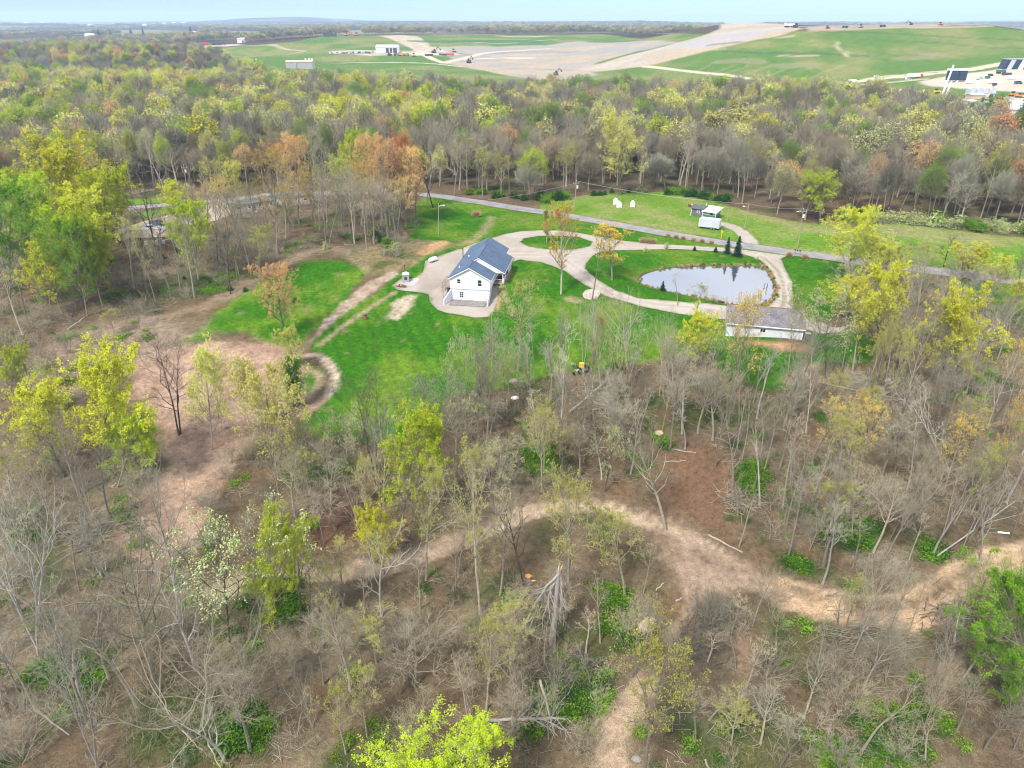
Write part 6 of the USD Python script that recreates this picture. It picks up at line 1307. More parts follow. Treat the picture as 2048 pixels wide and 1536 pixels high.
# keep the open works clear: no woods on the near side of the far ridge
lf_hide = (D_[:, 1] < 1420) & (D_[:, 0] > -620)
D_, dz = D_[~lf_hide], dz[~lf_hide]
far_protos = []
for j, (tw_, lf, n_) in enumerate((('twig_far', None, 0), ('twig_far_grey', None, 0), ('twig_far', 'leaf_sage', 160), ('twig_far', 'leaf_green', 190), ('twig_far', 'leaf_orange', 120))):
    a, b, c = forest_tree(900 + j, 19, 17, 0.2, n=(4, 0, 260), w=0.5, leaves=n_, leaf=1.5)
    far_protos.append([('trunk', a, 'bark_grey'), ('crown', b, tw_), ('foliage', c, lf)])
fs = rf.uniform(0.6, 1.0, (len(D_), 1)) * np.array([[1.15, 1.15, 0.95]]) * (1 + np.clip((D_[:, 1:2] - 2000) / 2500, 0, 1) * np.array([[0.9, 0.9, 0.1]]))
instancer('distant_woods', far_protos, np.column_stack([D_, dz]), rf.choice([0, 0, 0, 1, 1, 2, 2, 3, 4], len(D_)), fs, rf.uniform(0, 6.28, len(D_)))
print('distant', len(D_))
# ------------------------------------------------------------------ planted and straw clumps, pond side
def straw(seed, n, H, W):
    r = np.random.default_rng(seed); d = unit(r.normal(0, 0.42, (n, 3)) + np.array([0, 0, 1.0])); p = np.column_stack([r.normal(0, W * 0.14, (n, 2)), np.zeros(n)])
    P = polyline(p, d, r.uniform(0.6, 1, n) * H, 3, -0.06, 0.08, r)
    return join(ribbons(P[:, [0, 1]], 0.05, r), ribbons(P[:, [1, 2]], 0.07, r))
tree_kind('straw_0', [('blades', straw(1, 700, 1.9, 1.8), 'straw'), ('base', straw(2, 160, 0.7, 2.0), 'leaf_rust')], 1.9, 2.6); tree_kind('straw_1', [('blades', straw(3, 480, 1.5, 1.5), 'straw'), ('base', straw(4, 160, 0.6, 1.6), 'leaf_rust')], 1.5, 2.2)
for px, py, h, w, lab in ((953, 433, 2.0, 3.4, 'large tan clump of tall dry grass alone on the lawn behind the house'), (1285, 485, 1.6, 2.1, 'leftmost of three tan dry grass clumps above the pond drive'), (1295, 486, 1.5, 2.2, 'middle of three tan dry grass clumps above the pond drive'), (1305, 487, 1.6, 2.1, 'rightmost of three tan dry grass clumps above the pond drive'),
                      (1336, 474, 1.1, 1.6, 'first dry grass clump from the left in the row on the road verge'), (1352, 476.5, 1.1, 1.7, 'second dry grass clump from the left in the row on the road verge'), (1366, 478.5, 1.0, 1.6, 'third dry grass clump from the left in the row on the road verge'), (1387, 482, 1.2, 1.8, 'fourth dry grass clump from the left in the row on the road verge'),
                      (1404, 484.5, 1.1, 1.6, 'fifth dry grass clump from the left in the row on the road verge'), (1423, 488, 1.1, 1.6, 'last dry grass clump at the right end of the row on the road verge'), (1578, 514, 1.5, 1.9, 'dry grass clump left of the mailboxes'), (1609, 518, 1.5, 2.2, 'dry grass clump right of the mailboxes')):
    plant(f'straw_{int(px) % 2}', at(px, py), height=h, width=w, label=lab, category='grass clump', group='dry ornamental grass clumps', name='grass_clump')
for px, py, ty, w, lab in ((1454, 507, 474, 17, 'thinner of two dark spruces on the pond bank'), (1474, 513, 472, 22, 'fuller of two dark spruces on the pond bank, closer to the drive entrance'), (1325, 582, 562, 14, 'tiny spruce on the near shore of the pond')):
    b = at(px, py); d = ray(px, ty); T = EYE + d * (b[1] / d[1]); dep = b[1] * cp - (b[2] - EYE[2]) * sp
    plant('spruce', b, height=T[2] - b[2], width=w * dep / FOCAL, label=lab, category='spruce tree')
for px, py, key, h, w, lab in ((1292, 503, 'bush_2', 1.5, 2.6, 'grey green shrub at the left end of the pond bank'), (1333, 501, 'bush_2', 2.6, 2.2, 'wispy pale shrub between the drive and the pond'), (1389, 501, 'spruce', 1.2, 1.3, 'small dark evergreen left of the two spruces'), (1431, 504, 'spruce', 1.5, 1.5, 'small pointed evergreen just left of the thinner spruce'),
                               (1409, 503, 'bare_thin_0', 2.4, 1.0, 'thin sapling on the pond bank between two small evergreens'), (1515, 520, 'bush_2', 1.2, 1.5, 'small rusty shrub at the corner of the pond drive'), (653, 499, 'bush_2', 2.6, 2.4, 'low grey green shrub on the bare mound above the upper lawn'), (1428, 604, 'bare_scrub_0', 1.6, 2.6, 'small brown reeds on the near shore of the pond')):
    plant(key, at(px, py), height=h, width=w, label=lab, category='shrub', name='shrub')
sx_ = 0
for px, py, lab in ((1529, 572, 'short dark stick at the left of the snags standing in the pond'), (1535, 571, 'short dark stick at the far side of the snags standing in the pond'), (1533, 581, 'thickest dark snag standing in the pond'), (1528, 578, 'smallest dark snag in the pond')):
    q = at_z(px, py, POND_Z); sx_ += 1
    t = thing('pond_snag', lab, 'snag', q, 0.7 * sx_)
    hh = (0.7, 0.5, 1.1, 0.35)[sx_ - 1]
    part(t, 'stick', MB().bar((0, 0, -0.8), (0.1, 0, hh), 0.09, 6, 0.05).mesh(), 'char'); part(t, 'fork', MB().bar((0.05, 0, hh * 0.5), (-0.25, 0.1, hh * 0.9), 0.05, 5, 0.02).mesh(), 'char')
# bushes along the forest edge and the fence rows
rb2 = np.random.default_rng(14)
ROWS = [([(1075, 404), (1135, 396)], 7, (0, 1), (2.5, 4.0), 'green bush by the road at the left end of the meadow'), ([(1330, 385), (1460, 408)], 14, (0, 0, 1), (2.2, 3.8), 'green bush in the hedge at the forest edge behind the cabin'), ([(1175, 392), (1300, 384)], 8, (0, 2), (1.6, 2.6), 'low bush at the forest edge behind the lattice frames'),
        ([(1690, 440), (1900, 452)], 15, (2, 2, 1), (3.0, 4.6), 'grey green shrub at the forest edge right of the meadow'), ([(1905, 456), (2060, 468)], 11, (1, 2), (3.0, 4.6), 'leafy shrub at the far right edge of the meadow'), ([(930, 388), (1060, 402)], 8, (0, 1), (2.0, 3.6), 'green bush along the road at the forest edge behind the driveway loop'),
        ([(740, 470), (805, 505)], 7, (1, 2, 0), (1.4, 2.6), 'bush on the bank above the propane tank'), ([(1000, 575), (1030, 640)], 6, (2,), (1.2, 2.2), 'grey scrub beside the right wall of the house'), ([(300, 520), (480, 470)], 8, (1, 0), (1.0, 2.0), 'green bush among the bare trees below the mobile homes'), ([(330, 545), (600, 610)], 7, (0,), (0.8, 1.5), 'low green bush on the slope left of the upper lawn'),
        ([(480, 1215), (610, 1165)], 9, (1, 1, 0), (1.2, 2.4), 'fresh green bush beside the start of the dirt trail'), ([(1700, 640), (1790, 650)], 5, (0, 2), (1.5, 2.6), 'dark bush in the thicket right of the garage'), ([(1900, 570), (2040, 640)], 8, (1, 2), (1.5, 3.0), 'bush below the road at the right edge')]
BUSHES = []
for pts, n, ks, hs_, lab in ROWS:
    a, b = np.array(pts[0], float), np.array(pts[1], float)
    for i in range(n):
        q = a + (b - a) * ((i + rb2.uniform(0.1, 0.9)) / n) + rb2.normal(0, 2.0, 2)
        B = at(*q); h = rb2.uniform(*hs_)
        key = f'bush_{ks[rb2.integers(len(ks))]}'
        BUSHES.append((q[0], q[1], lab, plant(key, B, height=h, width=h * rb2.uniform(1.1, 1.6), category='bush')))
rr_ = np.random.default_rng(21)
pb = np.array([pond_poly.buffer(0.5).exterior.interpolate(t, normalized=True).coords[0] for t in rr_.uniform(0, 1, 260)]) + rr_.normal(0, 0.4, (260, 2))
kk = fbm2(pb[:, 0], pb[:, 1], 5.0, 3, 63) > 0.47
pb = pb[kk]
instancer('reeds', [[('blades', straw(7, 40, 0.6, 0.8), 'straw')], [('blades', straw(8, 50, 0.45, 0.9), 'leaf_green')], [('blades', straw(9, 30, 0.7, 0.6), 'leaf_rust')]], np.column_stack([pb, zat(pb[:, 0], pb[:, 1])]), rr_.choice([0, 0, 1, 2], len(pb)), rr_.uniform(0.6, 1.3, (len(pb), 1)) * np.ones((1, 3)), rr_.uniform(0, 6.28, len(pb)))
# ------------------------------------------------------------------ dead wood in the foreground
def up_at(b, px, py):
    d = ray(px, py)
    return EYE + d * (b[1] / d[1])
def world_thing(name, label, cat, o):
    return thing(name, label, cat, o, 0)
B = at(1104, 1290); T = up_at(B, 1120, 1125) - B
sn = world_thing('snapped_tree', 'dead grey tree snapped off high up with its broken top hanging down', 'dead tree', B)
ax_ = T / np.linalg.norm(T); hT = np.linalg.norm(T)
r = np.random.default_rng(3)
P = np.array([[ax_ * t + np.array([r.normal(0, 0.05), 0, 0]) for t in np.linspace(-0.4, hT * 0.93, 8)]])
part(sn, 'trunk', tubes(P, np.array([np.linspace(0.42, 0.24, 8)]), 9), 'dead_pale', smooth=True)
top = P[0, -1]
m = MB()
for a in np.linspace(0, 6.28, 7)[:-1]:
    o = top + np.array([math.cos(a), math.sin(a), 0]) * 0.15
    m.bar(o - ax_ * 0.2, o + ax_ * r.uniform(0.2, 1.0) + r.normal(0, 0.08, 3), 0.11, 4, 0.01)
part(sn, 'splinter', m.mesh(), 'fresh_wood')
hang = top - ax_ * 0.6
ends = [hang + np.array([-4.6, -0.5, -hT * 0.75]), hang + np.array([-3.4, 0.3, -hT * 0.72]), hang + np.array([-2.2, -0.6, -hT * 0.8]), hang + np.array([0.8, -0.4, -hT * 0.62])]
PP = np.array([[hang + (e - hang) * t + np.array([0, 0, 1.4 * math.sin(math.pi * t)]) + r.normal(0, 0.10, 3) for t in np.linspace(0, 1, 8)] for e in ends]); RR = np.tile(np.linspace(0.15, 0.035, 8), (4, 1))
part(sn, 'hanging_limb', tubes(PP, RR, 6), 'dead_pale')
Q1, QR = branch(PP, RR, 9, 0.2, 0.98, (20, 55), 0.34, 5, -0.05, 0.16, 0.5, 0.022, r); Q2, QR2 = branch(Q1, QR, 5, 0.2, 0.98, (20, 60), 0.45, 4, -0.05, 0.16, 0.6, 0.014, r)
tag(part(sn, 'twigs', join(tubes(Q1, QR, 4), tubes(Q2, QR2, 3)), 'dead_pale'), kind='stuff')
def log(a, b, rad, label, mat='log_wood', branches=0, seed=0, name='fallen_log', lift=0.1, lift2=None):
    r = np.random.default_rng(seed + 50)
    p, q = at(*a), at(*b); p[2] += lift; q[2] += lift if lift2 is None else lift2
    t = thing(name, label, 'log', p, 0); q = q - p
    P = np.array([[q * s + r.normal(0, 0.05, 3) for s in np.linspace(0, 1, 7)]]); R = np.array([np.linspace(rad, rad * 0.55, 7)])
    part(t, 'trunk', tubes(P, R, 8, cap=True), mat)
    if branches:
        Q, QR = branch(P, R, branches, 0.35, 1.0, (25, 60), 0.35, 5, 0.05, 0.15, 0.6, 0.03, r); Q2, QR2 = branch(Q, QR, 4, 0.3, 1, (20, 60), 0.5, 4, 0.02, 0.15, 0.6, 0.015, r)
        part(t, 'branches', join(tubes(Q, QR, 5), tubes(Q2, QR2, 3)), mat)
log((968, 1446), (1135, 1443), 0.20, 'long pale fallen tree lying level across the green patch at the bottom', 'dead_pale', 12, 1, lift=0.5); log((136, 660), (169, 636), 0.24, 'pale log lying across the scrub at the far left'); log((1416, 1071), (1485, 1105), 0.16, 'straight dark log along the upper edge of the bare junction')
log((1722, 1256), (1750, 1286), 0.16, 'upper of two cut logs below the orange track', 'dead_pale'); log((1716, 1268), (1738, 1296), 0.14, 'lower of two cut logs below the orange track', 'dead_pale'); log((1870, 1119), (2020, 1032), 0.12, 'long thin tree leaning flat over the slope above the orange track', 'dead_pale', 4, 5, lift=0.8, lift2=2.6)
log((1312, 1182), (1328, 1166), 0.11, 'short white log beside the bare junction', 'dead_pale'); log((1352, 1204), (1364, 1196), 0.12, 'stubby pale log on the bare spur', 'dead_pale'); log((1335, 898), (1392, 906), 0.12, 'thin log on the rusty bare shelf', 'dead_pale'); log((1330, 925), (1372, 921), 0.09, 'thin stick under the log on the rusty bare shelf', 'dead_pale')
log((1140, 830), (1215, 772), 0.24, 'curved dead trunk in the debris at the lawn edge', 'dead_pale', 7, 6, lift=0.6, lift2=1.6); log((1640, 770), (1815, 805), 0.15, 'fallen grey tree across the soil below the garage', 'dead_pale', 16, 7, lift=0.4); log((1964, 1130), (1970, 1115), 0.08, 'short pale stick on the orange track', 'dead_pale')
log((1080, 1385), (1108, 1465), 0.15, 'dark pole leaning upright in the green patch at the bottom', 'log_wood', 0, 8, lift=2.2, lift2=0.2); log((70, 1420), (140, 1470), 0.14, 'grey log in the grass at the lower left', 'dead_pale'); log((430, 1350), (456, 1394), 0.22, 'thick broken log among the lower left brush', 'log_wood'); log((1410, 1520), (1440, 1590), 0.12, 'dark log at the bottom edge', 'log_wood')
log((228, 1060), (252, 1025), 0.18, 'short log at the edge of the dirt clearing', 'log_wood'); log((610, 880), (640, 905), 0.09, 'thin log at the lower end of the lawn', 'dead_pale'); log((225, 975), (233, 968), 0.2, 'pale cut log at the upper left of the dirt clearing', 'fresh_wood')
def pile(px, py, label, n, L_, spread, hgt, mat='twig_pale', fan=None, seed=0, rad=0.045, name='brush_pile'):
    """a heap of cut branches; fan = compass angle that most of them follow"""
    r = np.random.default_rng(seed + 900); o = at(px, py)
    t = thing(name, label, 'brush pile', o, 0)
    a = r.uniform(0, 6.28, n) if fan is None else r.normal(fan, 0.45, n)
    c = np.column_stack([r.normal(0, spread, n), r.normal(0, spread * 0.8, n), np.zeros(n)])
    c[:, 2] = zat(o[0] + c[:, 0], o[1] + c[:, 1]) - o[2] + np.abs(r.normal(0, hgt * 0.5, n)) * np.exp(-(np.hypot(c[:, 0], c[:, 1]) / (spread * 1.6)) ** 2) + 0.06
    ln = r.uniform(0.4, 1.0, n) * L_
    d = np.column_stack([np.cos(a), np.sin(a), r.normal(0.02, 0.16, n)])
    P = polyline(c - d * (ln / 2)[:, None], d, ln, 5, 0.0, 0.10, r); R = rad * r.uniform(0.5, 1.5, (n, 1)) * np.linspace(1, 0.3, 5)[None]
    Q, QR = branch(P, R, 4, 0.3, 1.0, (20, 55), 0.4, 3, 0.02, 0.14, 0.6, 0.012, r)
    tag(part(t, 'branches', tubes(P, R, 4), mat), kind='stuff'); tag(part(t, 'twigs', tubes(Q, QR, 3), 'twig_grey'), kind='stuff')
pile(1432, 1235, 'large dark brush pile fanning down from the bare junction', 240, 4.2, 1.5, 2.0, 'twig_dark', math.radians(75), 1); pile(1398, 1300, 'grey brush pile spread below the large fan of branches', 200, 3.6, 2.0, 1.4, 'twig_dark', None, 2); pile(190, 1062, 'long grey brush pile beside the dirt clearing', 220, 4.6, 1.8, 1.6, 'twig_grey', math.radians(35), 3)
pile(1130, 1352, 'tangle of dead branches under the snapped tree', 220, 4.2, 2.0, 1.6, 'twig_dark', None, 4); pile(1395, 768, 'black burnt heap at the lower edge of the lawn', 110, 3.0, 1.7, 0.8, 'char', None, 5); pile(1750, 1290, 'wide brush pile along the lower side of the orange track', 240, 4.4, 3.4, 1.1, 'twig_grey', math.radians(20), 6)
pile(1185, 800, 'heap of brown debris at the lower edge of the lawn', 170, 3.2, 2.2, 1.2, 'twig_tan', None, 7); pile(1910, 1240, 'dark brush heap below the right end of the orange track', 150, 3.6, 2.2, 1.0, 'twig_dark', math.radians(30), 8); pile(1720, 775, 'fan of grey branches on the soil below the garage', 140, 4.0, 1.7, 1.2, 'twig_grey', math.radians(-20), 9); pile(1485, 1005, 'loose brush pile right of the rusty bare shelf', 140, 3.2, 2.0, 1.0, 'twig_grey', None, 10)
# scrap heap with a yellow bucket
o = at(1162, 742); sc_ = thing('scrap_heap', 'dark scrap heap with a yellow bucket on top at the edge of the lawn', 'scrap heap', o, 0.2)
r = np.random.default_rng(6)
for i in range(22):
    c = np.array([r.normal(0, 1.2), r.normal(0, 0.8), r.uniform(0.05, 0.9)]); s = r.uniform(0.2, 0.55)
    mm = trimesh.creation.box([s * 1.6, s, s * 0.7]); mm.apply_transform(trimesh.transformations.random_rotation_matrix(r.uniform(0, 1, 3))); mm.apply_translation(c)
    part(sc_, 'scrap', (mm.vertices, mm.faces), ('char', 'dark_metal', 'galvanised', 'log_wood')[i % 4])
part(sc_, 'bucket', MB().prism([(-0.4, 0.9), (0.35, 0.9), (0.5, 1.7), (-0.35, 1.75)], 'y', -0.4, 0.3).mesh(), 'yellow_paint')
t = thing('white_tarp', 'crumpled white tarp in the brush at the lower edge of the lawn', 'tarp', at(1030, 796), 0.3)
g = trimesh.creation.icosphere(3, 1.0); v = g.vertices * np.array([0.8, 0.55, 0.3]); v[:, 2] = np.maximum(v[:, 2], -0.05) * (0.6 + 0.9 * meshkit.fbm(g.vertices * 2.2, 3, 4)); part(t, 'sheet', (v, g.faces), 'white_plastic'); part(t, 'rope', MB().bar((-1.2, -0.3, 0.1), (0.9, 0.5, 0.4), 0.03, 4).mesh(), 'fresh_wood')
def boulder(px, py, s, label, mat='stone', seed=1):
    g = trimesh.creation.icosphere(3, 1.0); v = g.vertices * (0.75 + 0.5 * meshkit.fbm(g.vertices * 1.7 + seed, 3, seed))[:, None] * np.array([s, s * 0.8, s * 0.6]); b = at(px, py)
    single('boulder', (v + b + [0, 0, s * 0.25], g.faces), mat, label, 'boulder', smooth=40)
boulder(1273, 1520, 0.55, 'pale boulder near the bottom of the dirt path', seed=2); boulder(1459, 994, 0.5, 'tan boulder below the rusty bare shelf', seed=3); boulder(1318, 868, 0.7, 'orange brown boulder in the brush under the white limbed tree', 'ochre_wall', 4); boulder(1028, 765, 0.9, 'round brown boulder at the lower edge of the lawn', 'log_wood', 5); boulder(905, 836, 0.7, 'flat pale rock below the lawn', 'stone', 6); boulder(1984, 1020, 0.5, 'grey rock on the slope above the orange track', 'stone', 7); boulder(454, 855, 0.35, 'small pale rock at the edge of the dirt clearing', 'stone', 8)
st_ = thing('cut_stump', 'fresh orange cut stump at the lower side of the dirt trail', 'stump', at(1056, 1158), 0); part(st_, 'stump', MB().bar((0, 0, -0.2), (0, 0, 0.55), 0.5, 10, 0.42).mesh(), 'log_wood'); part(st_, 'cut_face', MB().bar((0, 0, 0.552), (0, 0, 0.58), 0.40, 10).mesh(), 'orange_paint'); part(st_, 'chips', MB().box(0.5, 1.0, -0.5, -0.3, 0, 0.12).box(0.4, 0.6, 0.2, 0.6, 0, 0.1).mesh(), 'fresh_wood')
t = thing('uprooted_stump', 'tan uprooted root plate in the woods left of the large brush pile', 'stump', at(1292, 1262), 0.4)
g = trimesh.creation.icosphere(3, 1.0); k = 0.7 + 0.7 * meshkit.fbm(g.vertices * 2.5, 4, 3); part(t, 'root_plate', (g.vertices * k[:, None] * np.array([1.25, 0.5, 1.15]) + [0, 0, 0.9], g.faces), 'ochre_wall')
r = np.random.default_rng(12); d = unit(r.normal(0, 1, (60, 3)) * np.array([1, 0.4, 1])); Pr = polyline(d * 0.7 + [0, 0, 0.9], d, r.uniform(0.4, 1.0, 60), 4, -0.05, 0.3, r); part(t, 'roots', tubes(Pr, np.tile(np.linspace(0.06, 0.015, 4), (60, 1)), 4), 'fresh_wood')
t = thing('plastic_pipe', 'white plastic pipe lying on the slope at the right edge', 'pipe', at(2006, 1068), -0.25); part(t, 'pipe', MB().bar((-0.6, 0, 0.2), (0.75, 0, 0.25), 0.13, 10).mesh(), 'white_plastic'); part(t, 'collar', MB().bar((-0.72, 0, 0.2), (-0.55, 0, 0.2), 0.17, 10).mesh(), 'white_plastic')
# ------------------------------------------------------------------ the landfill and its yards, far away
def mpp(px, py):
    """metres to one picture unit at this spot"""
    p = at(px, py)
    return ((p[1] - EYE[1]) * cp - (p[2] - EYE[2]) * sp) / FOCAL
def hall(px0, px1, py, h, depth, label, wall, roof, doors=(), name='work_hall', cat='building', rise=0.25, pipe=False):
    s = mpp((px0 + px1) / 2, py); Wd = (px1 - px0) * s; o = at(px0, py)
    x = thing(name, label, cat, o, 0)
    part(x, 'wall', MB().prism([(0, -1), (depth, -1), (depth, h), (depth / 2, h + rise * depth * 0.5), (0, h)], 'x', 0, Wd).mesh(), wall)
    k = rise
    part(x, 'roof', slab_x((-0.6, h - 0.6 * k + 0.03), (depth / 2, h + rise * depth * 0.5 + 0.03), -0.5, Wd + 0.5, 0.3), roof); part(x, 'roof', slab_x((depth + 0.6, h - 0.6 * k + 0.03), (depth / 2 + 0.004, h + rise * depth * 0.5 + 0.03), -0.5, Wd + 0.5, 0.3), roof)
    for a, b, z in doors:
        part(x, 'bay_door', MB().box(a * Wd, b * Wd, -0.25, -0.01, -0.5, z).mesh(), 'dark_metal')
    return x
hall(752, 795, 105, 7.0, 22, 'long white work hall with three dark bay doors in the works yard', 'cream_wall', 'metal_white', ((0.46, 0.60, 6.0), (0.64, 0.76, 6.0), (0.80, 0.97, 6.0)))
hall(475, 489, 86.5, 6.5, 16, 'small white hall at the top of the green slope left of the works', 'cream_wall', 'metal_white', ((0.7, 0.92, 4.5),))
hall(1488, 1502, 180, 3.4, 6, 'small white shed with a red end wall beyond the forest', 'cream_wall', 'metal_white', ((0.05, 0.4, 2.6),), 'work_shed')
hall(975, 1006, 63.5, 7, 18, 'low brown roofed hall at the edge of the far ridge woods', 'ochre_wall', 'roof_dark', (), 'work_hall')
x0 = at(572, 136); s = mpp(600, 136)
tkk = thing('storage_basin', 'pinkish concrete basin with three white vents beyond the forest', 'basin', x0, 0.06)
part(tkk, 'wall', MB().box(0, 52 * s, 0, 14, -3, 6.5).mesh(), 'concrete'); part(tkk, 'cover', MB().prism([(-0.3, 6.503), (14.3, 6.503), (14.3, 6.9), (7, 8.4), (-0.3, 6.9)], 'x', -0.3, 52 * s + 0.3).mesh(), 'ochre_wall'); part(tkk, 'buttress', MB().box(16 * s, 21 * s, -1.0, -0.01, -3, 5.8).mesh(), 'galvanised')
for q in (38, 45, 51):
    part(tkk, 'vent', MB().bar((q * s, 6, 7.5), (q * s, 6, 10.2), 0.9, 8).mesh(), 'tank_white')
def machine(px, py, rot, col, label, kind='dozer', cat='machine', sc=1.0):
    t = thing({'dozer': 'bulldozer', 'excavator': 'excavator', 'truck': 'dump_truck', 'roller': 'compactor', 'container': 'container', 'van': 'parked_van', 'rig': 'tanker_truck'}[kind], label, cat, at(px, py), rot, scale=sc)
    if kind == 'dozer' or kind == 'roller':
        part(t, 'body', MB().box(-2.2, 1.8, -1.0, 1.0, 0.7, 2.0).mesh(), col); part(t, 'cab', MB().box(-1.6, 0.2, -0.9, 0.9, 2.003, 3.4).mesh(), 'black_paint'); part(t, 'blade', MB().box(2.4, 2.7, -1.9, 1.9, 0.2, 1.6).box(1.8, 2.4, -0.9, -0.6, 0.6, 0.9).box(1.8, 2.4, 0.6, 0.9, 0.6, 0.9).mesh(), col)
        for y in (-1.25, 1.25):
            part(t, 'track', MB().prism([(-2.3, 0.3), (-1.9, 0), (1.6, 0), (2.0, 0.4), (1.6, 1.0), (-1.9, 1.0)], 'y', y - 0.3, y + 0.3).mesh(), 'rubber')
    elif kind == 'excavator':
        part(t, 'body', MB().box(-2.2, 1.6, -1.3, 1.3, 1.1, 2.3).mesh(), col); part(t, 'cab', MB().box(0.2, 1.6, 0.2, 1.25, 2.303, 3.6).mesh(), 'black_paint'); part(t, 'boom', MB().bar((1.2, -0.3, 1.8), (4.2, -0.3, 5.6), 0.32, 6).bar((4.2, -0.3, 5.6), (7.0, -0.3, 3.4), 0.26, 6).mesh(), col); part(t, 'bucket', MB().box(6.6, 7.5, -0.8, 0.2, 2.4, 3.5).mesh(), 'dark_metal')
        for y in (-1.2, 1.2):
            part(t, 'track', MB().prism([(-2.2, 0.4), (-1.8, 0), (1.8, 0), (2.2, 0.4), (1.8, 1.0), (-1.8, 1.0)], 'y', y - 0.35, y + 0.35).mesh(), 'rubber')
    elif kind == 'truck':
        part(t, 'cab', MB().prism([(2.0, 0.7), (4.2, 0.7), (4.2, 1.9), (3.6, 3.1), (2.0, 3.1)], 'y', -1.2, 1.2).mesh(), col); part(t, 'body', MB().prism([(-4.2, 1.4), (1.7, 1.1), (2.3, 3.0), (-4.0, 3.0)], 'y', -1.4, 1.4).mesh(), col)
        for q in (-2.8, -1.3, 3.1):
            for y in (-1.1, 1.1):
                part(t, 'wheel', MB().bar((q, y - 0.25, 0.7), (q, y + 0.25, 0.7), 0.7, 10).mesh(), 'rubber')
    elif kind == 'container':
        part(t, 'box', MB().box(-6, 6, -1.25, 1.25, 0.1, 2.7).mesh(), col); part(t, 'door', MB().box(6.01, 6.06, -1.2, 1.2, 0.2, 2.6).mesh(), 'galvanised')
    elif kind == 'van':
        part(t, 'body', MB().prism([(-2.5, 0.4), (2.5, 0.4), (2.5, 1.0), (1.6, 1.2), (1.0, 2.0), (-2.5, 2.0)], 'y', -0.95, 0.95).mesh(), col); part(t, 'window', MB().prism([(1.5, 1.2), (0.95, 1.85), (-2.0, 1.85), (-2.0, 1.25)], 'y', -0.96, 0.96).mesh(), 'window_glass')
        for q in (-1.6, 1.6):
            for y in (-0.85, 0.85):
                part(t, 'wheel', MB().bar((q, y - 0.12, 0.36), (q, y + 0.12, 0.36), 0.36, 8).mesh(), 'rubber')
    elif kind == 'rig':
        part(t, 'cab', MB().prism([(4.8, 0.6), (7.8, 0.6), (7.8, 2.0), (6.6, 2.2), (6.4, 3.4), (4.8, 3.4)], 'y', -1.2, 1.2).mesh(), col); part(t, 'trailer_box', MB().box(-8, 4.4, -1.3, 1.3, 1.1, 4.0).mesh(), 'metal_white')
        for q in (-7, -5.6, 3.2, 6.8):
            for y in (-1.1, 1.1):
                part(t, 'wheel', MB().bar((q, y - 0.2, 0.55), (q, y + 0.2, 0.55), 0.55, 8).mesh(), 'rubber')
    return t
